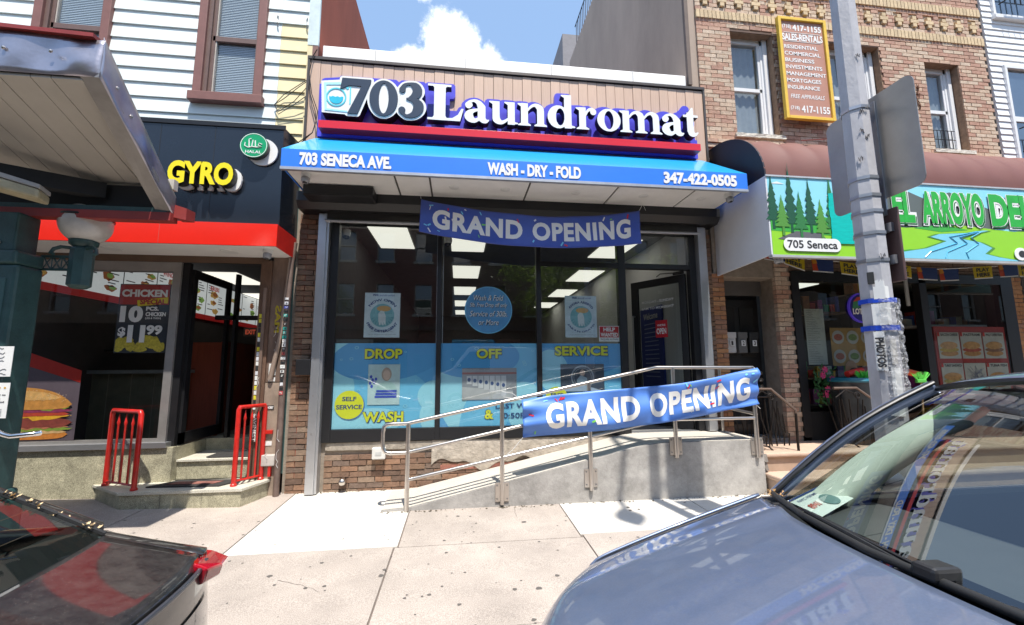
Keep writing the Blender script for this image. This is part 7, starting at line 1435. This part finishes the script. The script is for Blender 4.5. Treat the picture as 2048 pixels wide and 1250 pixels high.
def wheel(x, y, r, root, side):
    if r not in wheel_parts:
        a = M().lathe([(r*.62,-.10),(r*.9,-.11),(r,-.08),(r,.08),(r*.9,.11),(r*.62,.10)], (0,0,0), 36, 'Y').mesh('tyre', rubber, 50)
        m = M(); m.lathe([(r*.63,-.10),(r*.58,-.06),(r*.58,.06),(r*.63,.10)], (0,0,0), 36, 'Y'); m.lathe([(.001,-.07),(r*.14,-.07),(r*.16,-.04)], (0,0,0), 16, 'Y')
        for k in range(5):
            an = 2*math.pi*k/5; m.tube([(r*.1*math.cos(an),-.06,r*.1*math.sin(an)),(r*.58*math.cos(an),-.05,r*.58*math.sin(an))], .03, 6)
        wheel_parts[r] = (a, m.mesh('rim', rim_m, 50))
    a, b = wheel_parts[r]; o = inst(a, 'wheel', root, (x, y, r-.07), (0,0,0 if side < 0 else math.pi)); inst(b, 'rim', o)
def car_side(root, y, s, topf, x0, x1, wx, wr, mt, zs=.16, nm='side_panel'):
    """a body side below the belt line with round wheel openings; s = outward direction in Y"""
    def f(u, v):
        x = x0+(x1-x0)*u; zt = topf(x); z = zs+(zt-zs)*v; b = .05*math.sin(math.pi*min(1,v*1.05))**.7-.03*(1-v)
        e = .0
        return (x, y+s*(b-.05)+s*.0, z)
    m = M(); m.grid(f, 90, 16, skip=lambda u, v: any((x0+(x1-x0)*u-w)**2+((zs+(topf(x0+(x1-x0)*u)-zs)*v)-(wr-.07))**2 < (wr*1.17)**2 for w in wx)); o = m.build(nm, mt, root, smooth=50, solid=.01)
    m = M()
    for w in wx: m.tube([(w+wr*1.17*math.cos(a), y-s*.02, wr-.07+wr*1.17*math.sin(a)) for a in [math.pi*k/16-.1 for k in range(18)]], .018, 6)
    m.build('arch_lip', cowl_m, root)
    return o
# ---------------------------------------------------------------- blue-grey SUV, nose to the left
SU = thing('grey_suv', 'parked blue-grey SUV with clean bonnet and paper permit on its dashboard', 'car', 'cars parked along the kerb')
sp = paint('paint_blue_grey', (.125,.165,.26), .4, 1.0, .10, .38)
cy, hw = -4.66, .93
xf = lambda u: .13+.50*abs(u)**3
xc = lambda u: 1.10+.245*u*u
def hz(u, v): return .80+.25*v**.85+.055*(1-u*u)*(.4+.6*v)-.14*max(0,(.14-v)/.14)**2-.10*max(0,(abs(u)-.88)/.12)**2+.012*math.exp(-((abs(u)-.62)/.06)**2)*v
def hood(uu, v, U0=-1, U1=1):
    u = U0+(U1-U0)*uu; return (xf(u)+(xc(u)-xf(u))*v, cy+hw*u, hz(u, v))
m = M(); m.grid(lambda a, b: hood(a, b, -.85, .85), 60, 40); m.build('bonnet', sp, SU, smooth=180, solid=.01)
m = M(); m.grid(lambda a, b: hood(a, b*1.0, .865, 1.0), 8, 40); m.build('fender', sp, SU, smooth=180, solid=.01)
m = M(); m.grid(lambda a, b: hood(a, b*1.0, -1.0, -.865), 8, 40); m.build('fender', sp, SU, smooth=180, solid=.01)
M().grid(lambda a, b: tuple(Vector(hood(a, b*.98))-Vector((0,0,.045))), 20, 12).build('bonnet_underside', interior, SU)
topf = lambda x: (hz(1, max(0,min(1,(x-.63)/(1.345-.63)))) if x < 1.345 else 1.0+.0*(x))
car_side(SU, cy+hw+.05*0, 1, topf, .64, 4.85, (1.02,3.85), .35, sp); car_side(SU, cy-hw, -1, topf, .64, 4.85, (1.02,3.85), .35, sp)
def bump(uu, v):
    u = -1+2*uu; x = xf(u)-.05*math.sin(math.pi*v)*(1-.3*abs(u)); return (x, cy+hw*u, .16+(hz(u,0)-.16)*v)
m = M(); m.grid(bump, 40, 16); m.build('front_bumper', sp, SU, smooth=50)
m = M(); m.grid(lambda a, b: tuple(Vector(bump(.25+.5*a, .35+.4*b))+Vector((-.012,0,0))), 20, 8); m.build('grille', cowl_m, SU, smooth=50)
for s_ in (0, 1): m = M(); m.grid(lambda a, b: tuple(Vector(bump((.02+.17*a) if not s_ else (.81+.17*a), .68+.25*b))+Vector((-.014,0,0))), 12, 6); m.build('headlight', mat('headlamp', (.5,.52,.55), .1, .3, coat=1), SU, smooth=60)
for x in (1.02, 3.85): wheel(x, cy+hw-.14, .35, SU, 1); wheel(x, cy-hw+.14, .35, SU, -1)
# windscreen
def ws(uu, v, k=0):
    u = -1+2*uu; b = Vector((xc(u)+.03, cy+.80*u, 1.055+.03*(1-u*u))); tp = Vector((1.84+.20*u*u, cy+.655*u, 1.515+.055*(1-u*u)))
    p = b.lerp(tp, v); p.z += .035*math.sin(math.pi*v); p.x -= .02*math.sin(math.pi*v); return (p.x, p.y, p.z-k)
M().grid(lambda a, b: ws(a, b), 30, 16).build('windscreen', glass('windscreen_glass', (.82,.90,.86), 1.5, .14), SU, smooth=180)
for s_ in (0, 1):
    sg = 1 if s_ else -1
    pts = [Vector(ws(s_, k/10))+Vector((.0,sg*.028,.004)) for k in range(11)]; pts = [tuple(p) for p in pts]
    m = M(); m.tube(pts, .028, 8); m.build('pillar', sp, SU, smooth=60)
    m = M(); m.tube([tuple(Vector(p)+Vector((-.02,-sg*.026,.022))) for p in pts], .010, 6); m.build('pillar_seal', black, SU, smooth=60)
    m = M(); m.grid(lambda a, b: tuple(Vector(ws(s_, b, .03))+Vector((.03+.17*a, -sg*(.02+.055*math.sin(math.pi*a)), -.02-.09*a))), 6, 10); m.build('pillar_trim', trimg, SU, smooth=60)
m = M(); m.tube([ws(k/20, 1.0) for k in range(21)], .014, 6); m.build('header_seal', black, SU)
# roof
def roof(uu, v):
    u = -1+2*uu; x = (1.84+.20*u*u)+(4.4-1.84-.2*u*u)*v; return (x, cy+(.665+.03*math.sin(math.pi*v)-.05*v)*u, 1.522+.055*(1-u*u)+.095*math.sin(math.pi*min(1,v*1.0)*.9)**.6*(1-.25*u*u)-.10*v*v)
m = M(); m.grid(roof, 24, 30); m.build('roof', sp, SU, smooth=180, solid=.012)
for s_ in (-1, 1):
    bm_w = [(1.42,1.02),(4.55,1.05),(4.2,1.44),(3.3,1.52),(2.12,1.50)]
    lo = cy+s_*.89; hi = cy+s_*.68
    pt = lambda x, z: (x, lo+(hi-lo)*(z-1.02)/.5, z)
    M().add([pt(1.50,1.035),pt(2.75,1.035),pt(2.75,1.50),pt(2.12,1.475)],[(0,1,2,3)]).build('side_window', glass('side_glass', (.42,.46,.44), 1.5, .05), SU)
    M().add([pt(2.83,1.035),pt(3.75,1.035),pt(3.75,1.49),pt(2.83,1.50)],[(0,1,2,3)]).build('side_window', glass('side_glass_dark', (.08,.09,.09), 1.5, .08), SU)
    M().hexa([pt(2.75,1.0),pt(2.83,1.0),pt(2.83,1.01),pt(2.75,1.01),pt(2.75,1.53),pt(2.83,1.53),pt(2.83,1.54),pt(2.75,1.54)]).build('door_pillar', black, SU)
    M().add([pt(3.75,1.0),pt(4.75,1.0),pt(4.35,1.46),pt(3.75,1.52)],[(0,1,2,3)]).build('quarter_panel', sp, SU, solid=.01)
    m = M(); m.grid(lambda a, b: (1.36+3.4*a, lo+(cy+s_*hw-lo)*b, 1.035-.035*b*b), 30, 4); m.build('belt_line', sp, SU, smooth=60)
    m = M(); m.grid(lambda a, b: (2.12+.09*math.sin(math.pi*b)*math.cos(a*6.283), cy+s_*(hw+.09)+.08*math.sin(a*6.283)*math.sin(math.pi*b), .99+.13*b), 16, 10); m.build('wing_mirror', sp, SU, smooth=60)
M().add([(4.40,cy-.60,1.47),(4.40,cy+.60,1.47),(4.86,cy+.80,1.02),(4.86,cy-.80,1.02)],[(0,1,2,3)]).build('rear_window', glass('side_glass_dark', (.08,.09,.09)), SU)
m = M(); m.grid(lambda a, b: (4.86+.04*math.sin(math.pi*b), cy+(hw-.03)*(-1+2*a), .2+.85*b), 12, 8); m.build('tailgate', sp, SU, smooth=50)
# cowl, wipers, dash
def cw(uu, v): u = -1+2*uu; return (xc(u)-.075+.125*v, cy+.80*u, 1.030+.028*(1-u*u)+.006*math.sin(v*9))
M().grid(cw, 40, 6).build('cowl_panel', cowl_m, SU, smooth=60)
def cws(u, d, dz): return (xc(u)+d, cy+.80*u, 1.075+.03*(1-u*u)+dz)
M().tube([cws(1.0,-.01,.0),cws(.9,.0,.0),cws(.6,.005,.006),cws(.2,.01,.008),cws(-.4,.012,.008)], .012, 8).build('windscreen_seal', mat('seal_black', (.02,.02,.02), .5), SU, smooth=60)
def wiper(u0, u1): 
    o = M().tube([ws(.5+.5*u0,.01,-.012), ws(.5+.5*(u0+u1)/2,.022,-.018), ws(.5+.5*u1,.02,-.012)], .007, 6).build('wiper_arm', cowl_m, SU)
    M().tube([ws(.5+.5*(u0*.9+u1*.1),.035,-.008), ws(.5+.5*((u0+u1)/2),.04,-.008), ws(.5+.5*(u1-.05),.03,-.008)], .006, 5).build('wiper_blade', black, o); M().box(-.04,.04,-.03,.03,-.01,.025,.002).build('wiper_pivot', cowl_m, o, bevel=.01, loc=ws(.5+.5*u0,.03,-.012))
wiper(.02,.66); wiper(-.75,-.10)
def dash(uu, v): u = -1+2*uu; return (xc(u)*.3+.96+.52*v, cy+.76*u, 1.045+.03*(1-u*u)-.02*v-.10*max(0,v-.8))
M().grid(dash, 24, 10).build('dashboard', mat('dash_dark', (.07,.07,.075), .6, bump=.2, bscale=300), SU, smooth=60)
m = M(); m.grid(lambda a, b: (1.90+.12*b, cy+.42+.22*math.cos(a*6.283), .98+.17*math.sin(a*6.283)), 24, 1); 
M().tube([(1.92,cy-.36+.17*math.cos(a),1.02+.17*math.sin(a)) for a in [2*math.pi*k/20 for k in range(21)]], .014, 6).build('steering_wheel', interior, SU, smooth=60)
for s_ in (-1, 1):
    m = M(); m.box(2.45,2.62,cy+s_*.36-.24,cy+s_*.36+.24,.45,1.12); m.box(2.0,2.5,cy+s_*.36-.24,cy+s_*.36+.24,.40,.58); m.box(2.50,2.60,cy+s_*.36-.12,cy+s_*.36+.12,1.14,1.32); m.build('front_seat', interior, SU, bevel=.04)
for s_ in (-1,1): bx('door_lining', interior, SU, 1.30,4.6,*sorted((cy+s_*(hw-.14),cy+s_*(hw-.07))),.3,1.032)
bx('cabin_floor', interior, SU, 1.2,4.6,cy-.85,cy+.85,.22,.30); bx('headliner', mat('headliner', (.30,.31,.29), .8), SU, 2.05,4.2,cy-.6,cy+.6,1.50,1.515)
M().box(-.02,.02,-.11,.11,-.03,.03).build('rear_view_mirror', interior, SU, bevel=.008, loc=(1.93,cy,1.42))
PT = thing('parking_permit', 'white paper permit lying on the dashboard behind the windscreen', 'permit')
A = [Vector(dash(.93,.02)), Vector(dash(.93,.50)), Vector(dash(.66,.62)), Vector(dash(.70,.12))]
c0 = Vector((1.325,-4.125,1.068)); e1 = Vector((.275,.14,.012)); e2 = Vector((.0,.165,.006))
q = lambda a, b, d=0: tuple(c0+e1*a+e2*b+Vector((0,0,.003*d)))
M().add([q(0,0),q(1,0),q(1,1),q(0,1)],[(0,1,2,3)]).build('sheet', mat('permit_paper', (.72,.76,.72), .6, var=.03), PT, solid=.001)
M().add([q(.0,.9,1),q(1,.9,1),q(1,.97,1),q(0,.97,1)],[(0,1,2,3)]).build('blue_edge', mat('permit_blue', (.03,.06,.2), .5), PT); M().add([q(.62+.17*math.cos(a),.35+.28*math.sin(a),1) for a in [2*math.pi*k/16 for k in range(16)]],[tuple(range(16))]).build('round_seal', mat('permit_seal', (.12,.22,.22), .5), PT)
text('8941', mat('permit_red', (.5,.08,.06), .5), PT, 0,1,0,1,0, fn=lambda X,Y,Z: q(.10+.25*X,.30+.22*Z,1), bold=.03); text('NYC PERMIT', mat('permit_blue', (.03,.06,.2)), PT, 0,1,0,1,0, fn=lambda X,Y,Z: q(.10+.6*X,.72+.1*Z,1), bold=.01)
LD = thing('dry_leaf', 'dry brown blossom caught at the corner of the SUV windscreen', 'leaf litter')
m = M(); r = random.Random(5)
for _ in range(26): p = Vector((1.33,-3.89,1.068))+Vector((r.uniform(-.03,.03),r.uniform(-.03,.03),r.uniform(0,.02))); m.add([p, p+Vector((r.uniform(-.015,.015),r.uniform(-.015,.015),r.uniform(0,.012))), p+Vector((r.uniform(-.015,.015),r.uniform(-.015,.015),r.uniform(0,.014)))],[(0,1,2)])
m.build('petals', mat('petal_brown', (.38,.22,.09), .8), LD)
# ---------------------------------------------------------------- dusty black sedan, tail to the right
SD = thing('black_sedan', 'parked dusty black sedan with red tail lamp and fallen blossoms along its rear window', 'car', 'cars parked along the kerb')
bp_ = paint('paint_black', (.012,.012,.014), .2, 1.0, .13, .3)
c2, h2 = -4.62, .92
xr = lambda u: -.82-.17*abs(u)**4           # trailing edge of the boot lid
def lid(uu, v, U0=-1, U1=1):                # v: 0 at the rear edge, 1 at the glass
    u = U0+(U1-U0)*uu; x = xr(u)+(-1.175-.07*u*u-xr(u))*v
    z = .955+.055*v+.045*v*abs(u)**3+.028*(1-u*u)-.02*max(0,(.08-v)/.08)**2*1.2-.055*max(0,(abs(u)-.86)/.14)**2
    return (x, c2+h2*u, z)
m = M(); m.grid(lambda a, b: lid(a, b, -.80, .80), 40, 20); m.build('boot_lid', bp_, SD, smooth=180, solid=.01)
# rear wings with the swept shoulder
for s_ in (-1, 1):
    def wing(a, b):
        u = .812+.188*a; x = -.90-.14*a*a-(2.2)*b; z = .955+.028*(1-u*u)+.10*min(1,b*5)**1.1-.04*max(0,(u-.86)/.14)**2-.02*b
        return (x, c2+s_*h2*u, z)
    m = M(); m.grid(wing, 10, 40); m.build('rear_wing', bp_, SD, smooth=180, solid=.01)
top2 = lambda x: .955+.10*min(1,max(0,(-.98-x)/2.2*5))**1.1-.04-.02*max(0,(-.98-x)/2.2) if x > -3.2 else .93-.12*max(0,(-3.6-x)/1.8)**1.2
car_side(SD, c2+h2, 1, top2, -5.4, -.98, (-1.95,-4.55), .33, bp_); car_side(SD, c2-h2, -1, top2, -5.4, -.98, (-1.95,-4.55), .33, bp_)
def rear(uu, v):
    u = -1+2*uu; zt = .945+.025*(1-u*u)-.055*max(0,(abs(u)-.86)/.14)**2; x = xr(u)-.0+.035*math.sin(math.pi*min(1,(1-v)*.9+.03))**.8*(1-.35*abs(u)**3); return (x, c2+h2*u*(1-.0*v), .20+(zt-.20)*v)
m = M(); m.grid(rear, 50, 26); m.build('rear_bumper', bp_, SD, smooth=60)
m = M(); m.tube([(rear(k/30,.985)[0]+.004, rear(k/30,.985)[1], rear(k/30,.985)[2]+.004) for k in range(3,28)], .008, 6); m.build('lid_edge', mat('edge_blue_grey', (.08,.09,.11), .3, .5), SD, smooth=60)
m = M(); m.grid(lambda a, b: tuple(Vector(rear(.60+.30*a, .70+.16*b))+Vector((.006,0,0))), 16, 5); m.build('lower_lamp_recess', mat('recess_blue', (.01,.02,.04), .1, coat=1), SD, smooth=60)
lampm = mat('lamp_red', (.42,.006,.02), .12, coat=1, var=.06); 
def lampf(a, b):   # wraps the rear corner on the kerb side
    u = .70+.30*a; p = Vector(rear((u+1)/2, .80+.19*b)); out_ = Vector((1,0,0)).lerp(Vector((.3,1,0)), max(0,(a-.5)*2)); return tuple(p+out_*.024*math.sin(math.pi*min(1,.15+.8*a))+Vector((0,0,.008*b)))
for s_ in (1,-1):
    P_ = [(-.905,3.905-.0,.962),] 
    yk = lambda y: c2+s_*(y)
    top_ = [(-1.0,yk(.86),.946),(-.868,yk(.64),.976),(-.83,yk(.65),.952),(-.82,yk(.73),.935),(-.845,yk(.82),.925),(-.93,yk(.885),.922)]
    bot_ = [(-.99,yk(.87),.90),(-.88,yk(.64),.90),(-.845,yk(.655),.90),(-.832,yk(.73),.895),(-.86,yk(.835),.89),(-.935,yk(.90),.90)]
    m = M(); m.add(top_+bot_, [(0,1,2,3,4,5),(11,10,9,8,7,6)]+[(i,(i+1)%6,(i+1)%6+6,i+6) for i in range(6)]); o = m.build('tail_lamp', lampm, SD, bevel=.008)
    M().hexa([(-.985,yk(.845),.938),(-.970,yk(.848),.938),(-.862,yk(.65),.955),(-.875,yk(.65),.955),(-.985,yk(.845),.948),(-.970,yk(.848),.948),(-.860,yk(.65),.972),(-.873,yk(.65),.972)]).build('orange_strip', mat('lamp_orange', (.50,.02,.01), .2, coat=1), o)
# rear window and cabin
def rw(uu, v, k=0):
    u = -1+2*uu; b = Vector((-1.165-.07*u*u, c2+.76*u, 1.035+.01*(1-u*u))); tp = Vector((-2.05-.06*u*u, c2+.60*u, 1.435+.03*(1-u*u))); p = b.lerp(tp, v); p.z += .035*math.sin(math.pi*v); return (p.x, p.y, p.z-k)
M().grid(lambda a, b: rw(a, b), 24, 14).build('rear_window', glass('rear_glass', (.70,.80,.74), 1.52, .08), SD, smooth=180)
M().grid(lambda a, b: rw(a, b*.10, .004), 24, 2).build('window_border', black, SD, smooth=180)
m = M()
for k in range(9): m.tube([rw(i/12, .14+.09*k, .004) for i in range(13)], .0012, 3)
m.build('heater_wires', mat('heater_wire', (.12,.07,.05), .6), SD)
for s_ in (0, 1):
    sg = 1 if s_ else -1
    def pil(a, b):
        p = Vector(rw(s_, b)); o = Vector((-.10-.10*b, sg*(.135-.04*b), .0-.03*b)); q_ = p+o*a; q_.z += .022*math.sin(math.pi*a); return tuple(q_)
    m = M(); m.grid(pil, 8, 14); m.build('rear_pillar', bp_, SD, smooth=180)
    m = M(); m.tube([tuple(Vector(rw(s_, k/10))+Vector((0,sg*.006,.006))) for k in range(11)], .008, 5); m.build('window_gap', darkm, SD)
def roof2(uu, v): u = -1+2*uu; return (-2.05-.06*u*u-1.25*v, c2+(.62+.03*math.sin(math.pi*v))*u, 1.425+.03*(1-u*u)+.035*math.sin(math.pi*v)-.01*v)
m = M(); m.grid(roof2, 16, 16); m.build('roof', bp_, SD, smooth=180, solid=.012)
for s_ in (-1, 1):
    lo, hi = c2+s_*.87, c2+s_*.62; pt = lambda x, z: (x, lo+(hi-lo)*(z-.98)/.4, z)
    M().add([pt(-1.75,1.0),pt(-2.85,.98),pt(-2.85,1.39),pt(-2.25,1.37)],[(0,1,2,3)]).build('side_window', glass('side_glass_dark', (.08,.09,.09)), SD); M().add([pt(-2.92,.98),pt(-3.95,.98),pt(-3.35,1.37),pt(-2.92,1.39)],[(0,1,2,3)]).build('side_window', glass('side_glass_dark', (.08,.09,.09)), SD)
    M().tube([pt(-1.6,1.02),pt(-2.22,1.38),pt(-3.35,1.385),pt(-4.05,.98)], .022, 6).build('window_trim', bp_, SD, smooth=60)
    m = M(); m.grid(lambda a, b: (-1.3-2.9*a, lo+(c2+s_*h2-lo)*b, 1.02-.03*b), 30, 3); m.build('belt_line', bp_, SD, smooth=60)
M().add([(-3.30,c2-.58,1.40),(-3.30,c2+.58,1.40),(-4.05,c2+.76,1.0),(-4.05,c2-.76,1.0)],[(0,1,2,3)]).build('windscreen', glass('windscreen_glass', (.78,.86,.82)), SD)
m = M(); m.grid(lambda a, b: (-4.0-1.35*b+.35*abs(2*a-1)**3*b, c2+h2*(-1+2*a), .985-.13*b*b+.02*(1-(2*a-1)**2)-.05*abs(2*a-1)**6), 24, 16); m.build('bonnet', bp_, SD, smooth=180)
m = M(); m.grid(lambda a, b: (-5.40+.38*abs(2*a-1)**3-.04*math.sin(3.1*b), c2+h2*(-1+2*a), .18+.66*b), 20, 8); m.build('front_bumper', bp_, SD, smooth=60)
for x in (-1.95,-4.55): wheel(x, c2+h2-.14, .33, SD, 1); wheel(x, c2-h2+.14, .33, SD, -1)
bx('cabin_floor', interior, SD, -4.2,-1.5,c2-.8,c2+.8,.2,.28); bx('parcel_shelf', mat('shelf_black', (.09,.10,.10), .8), SD, -1.95,-1.30,c2-.68,c2+.68,.93,.965)
m = M(); m.box(-2.3,-2.05,c2-.62,c2+.62,.4,1.12); m.box(-3.2,-3.0,c2-.60,c2-.12,.4,1.2); m.box(-3.2,-3.0,c2+.12,c2+.60,.4,1.2); m.build('seats', interior, SD, bevel=.05)
PL = thing('fallen_blossoms', 'line of fallen tan blossoms along the rear window gap of the black sedan', 'blossom litter')
r = random.Random(14)
m = M()
for k in range(40):
    v = r.uniform(.0,.62); p = Vector(rw(1, v))+Vector((r.uniform(-.01,.012), r.uniform(-.005,.02), .006)); s_ = r.uniform(.004,.009)
    for q_ in range(4):
        a = r.uniform(0,6.28); d1 = Vector((math.cos(a),math.sin(a),r.uniform(.1,.9)))*s_; d2 = Vector((math.cos(a+1),math.sin(a+1),r.uniform(.1,.9)))*s_; m.add([p,p+d1,p+d1+d2,p+d2],[(0,1,2,3)])
stuff(m.build('blossoms', mat('blossom', (.62,.46,.26), .8, var=.3, scale=60), PL))

# ================================================================== the other side of the street, seen in the panes
ob = mat('opposite_brick', (.13,.075,.055), .9, var=.15, scale=3); ow = mat('opposite_stone', (.45,.42,.38), .8)
og = glass('opposite_glass', (.05,.07,.09), 1.5, .25)
def house(x0, x1, h, lbl, mt, seed):
    t = thing('row_house', lbl, 'row house', 'row houses across the street'); Y = -19.0
    cols = max(3,int((x1-x0)/2.6)); ws_ = []; cw_ = (x1-x0)/cols
    for i in range(cols):
        for z in (4.6,7.7) if h < 11 else (4.6,7.7,10.6): ws_.append((x0+cw_*(i+.5)-.5, x0+cw_*(i+.5)+.5, z, z+1.75))
    m = M(); wall_cells(m, x0+.02, x1-.02, -.05, h, ws_+[(x0+.6,x1-1.9,.8,3.2)], Y-.3, Y); m.box(x0+.02,x1-.02,Y-8,Y-.5,0,h-.1); m.build('wall', mt, t)
    m = M(); m.box(x0,x1,Y-.2,Y+.35,h-.05,h+.45); m.box(x0,x1,Y-.1,Y+.22,3.7,3.95); m.build('cornice', mat('cornice_brown', (.10,.06,.05), .7), t)
    for a, b, c, d in ws_:
        o = M().box(a-.08,b+.08,Y,Y+.12,c-.14,c).build('window_sill', ow, t); f = M(); f.box(a,a+.06,Y-.15,Y-.05,c,d); f.box(b-.06,b,Y-.15,Y-.05,c,d); f.box(a,b,Y-.15,Y-.04,(c+d)/2-.03,(c+d)/2+.03); f.build('window_frame', ow, t)
        M().add([(a,Y-.18,c),(b,Y-.18,c),(b,Y-.18,d),(a,Y-.18,d)],[(0,1,2,3)]).build('pane', og, t); bx('blind', mat('blind_pale', (.42,.46,.52), .7), t, a,b,Y-.26,Y-.22,c+(.9 if (int(a*7)+int(c)) % 2 else .2),d)
    M().add([(x0+.6,Y-.2,.8),(x1-1.9,Y-.2,.8),(x1-1.9,Y-.2,3.2),(x0+.6,Y-.2,3.2)],[(0,1,2,3)]).build('shop_pane', og, t); bx('shop_back', darkm, t, x0+.5,x1-1.8,Y-.45,Y-.4,.7,3.3)
    bx('street_door', mat('door_brown2', (.08,.04,.03), .6), t, x1-1.5,x1-.5,Y,Y+.06,.06,2.3)
hs = [(-30,-22,9.6,ob),(-22,-14.5,10.2,mat('opp_tan', (.26,.19,.13), .9)),(-14.5,-7.5,9.9,ob),(-7.5,-1,10.4,mat('opp_red', (.16,.06,.05), .9)),(-1,5.5,9.8,ob),(5.5,12.5,10.1,mat('opp_cream', (.36,.33,.27), .9)),(12.5,19.5,9.7,ob),(19.5,28,10.3,mat('opp_tan', (.26,.19,.13))),(28,36,11.2,ob),(36,46,10.4,mat('opp_red', (.16,.06,.05))),(46,58,11.5,ob),(-42,-30,10.4,mat('opp_red', (.16,.06,.05))),(-56,-42,10.8,ob)]
nm = ['dark brick row house farthest along the opposite side','tan row house next to the farthest dark one opposite','dark brick row house opposite the grill shop','red row house opposite the clapboard house','dark brick row house straight opposite the laundromat','cream row house opposite the brick building','dark brick row house opposite the white clapboard house','tan row house at the far end opposite','tall dark brick row house past the far tan one opposite','red row house near the far end of the opposite side','widest dark row house ending the opposite side','wide red row house before the farthest dark ones opposite','widest dark row house at the near end of the opposite side']
for (a, b, h, mt), l in zip(hs, nm): house(a, b, h, l, mt, 1)
leafm = mat('leaf_crown', (.10,.16,.03), .5, var=.3, scale=2, rnd=.35)
_n = leafm.node_tree.nodes; _l = leafm.node_tree.links; _tr = _n.new('ShaderNodeBsdfTranslucent'); _tr.inputs[0].default_value = (.22,.34,.04,1); _ms = _n.new('ShaderNodeMixShader'); _ms.inputs[0].default_value = .5
_o = [x for x in _n if x.type == 'OUTPUT_MATERIAL'][0]; _l.new(_n['Principled BSDF'].outputs[0], _ms.inputs[1]); _l.new(_tr.outputs[0], _ms.inputs[2]); _l.new(_ms.outputs[0], _o.inputs[0])
def tree(x, y, h, r_, lbl, seed):
    t = thing('street_tree', lbl, 'tree', 'street trees across the road'); rr = random.Random(seed); bark = mat('bark', (.10,.075,.055), .95, var=.3, scale=12, bump=.6)
    M().tube([(x,y,0),(x+.05,y,1.5),(x-.05,y+.05,3.0),(x,y,h*.62)], [.20,.16,.13,.07], 9).build('trunk', bark, t, smooth=50)
    m = M(); tips = []
    for k in range(9):
        a = rr.uniform(0,6.28); z0 = rr.uniform(2.6,h*.55); p = Vector((x,y,z0)); q = p+Vector((math.cos(a)*r_*.7, math.sin(a)*r_*.7, rr.uniform(1.0,2.4))); m.tube([p, p.lerp(q,.5)+Vector((0,0,.25)), q], [.07,.045,.02], 6); tips += [p.lerp(q, .7), q]
    m.build('limb', bark, t, smooth=50)
    m = M(); cl = [v+Vector((rr.gauss(0,.5),rr.gauss(0,.5),rr.gauss(.3,.5))) for v in tips for _ in range(3)]
    for c_ in cl:
        for _ in range(110):
            d = Vector((rr.gauss(0,.42),rr.gauss(0,.42),rr.gauss(0,.34))); p = c_+d; a, b = rr.uniform(0,6.28), rr.uniform(-.8,.8); e1 = Vector((math.cos(a),math.sin(a),b*.5))*.085; e2 = Vector((-math.sin(a),math.cos(a),b))*.05; m.add([p-e1,p+e2,p+e1,p-e2],[(0,1,2,3)])
    o = m.build('crown', leafm, t)
tree(4.6,-14.2,9.4,3.0,'leafy street tree opposite the laundromat entrance',3); tree(9.5,-14.8,7.6,2.2,'smaller leafy street tree opposite the deli',5); tree(-9,-14.8,7.8,2.2,'leafy street tree opposite the grill shop',7)
# a white van and a car passing, as mirrored in the blue film
VN = thing('white_van', 'white panel van parked across the road', 'van'); vw = paint('paint_white', (.72,.73,.74), 0, 1.0, 0, .3)
vy = -12.0
m = M(); m.prism([(-1.0,.25),(4.1,.25),(4.15,1.5),(4.0,2.35),(.4,2.4),(-.25,1.55),(-1.0,1.25),(-1.05,.5)], vy-.95, vy+.95); m.build('body', vw, VN, bevel=.07)
m = M(); m.prism([(-.12,1.55),(.42,2.2),(1.2,2.2),(1.2,1.5)], vy+.955, vy+.965); m.build('door_window', glass('side_glass_dark', (.08,.09,.09)), VN)
for x in (-.1, 3.2): wheel(x, vy+.85, .36, VN, 1); wheel(x, vy-.85, .36, VN, -1)
m = M(); m.box(-1.08,-1.0,vy+.5,vy+.9,.75,.95); m.build('headlight', mat('headlamp', (.5,.52,.55)), VN)
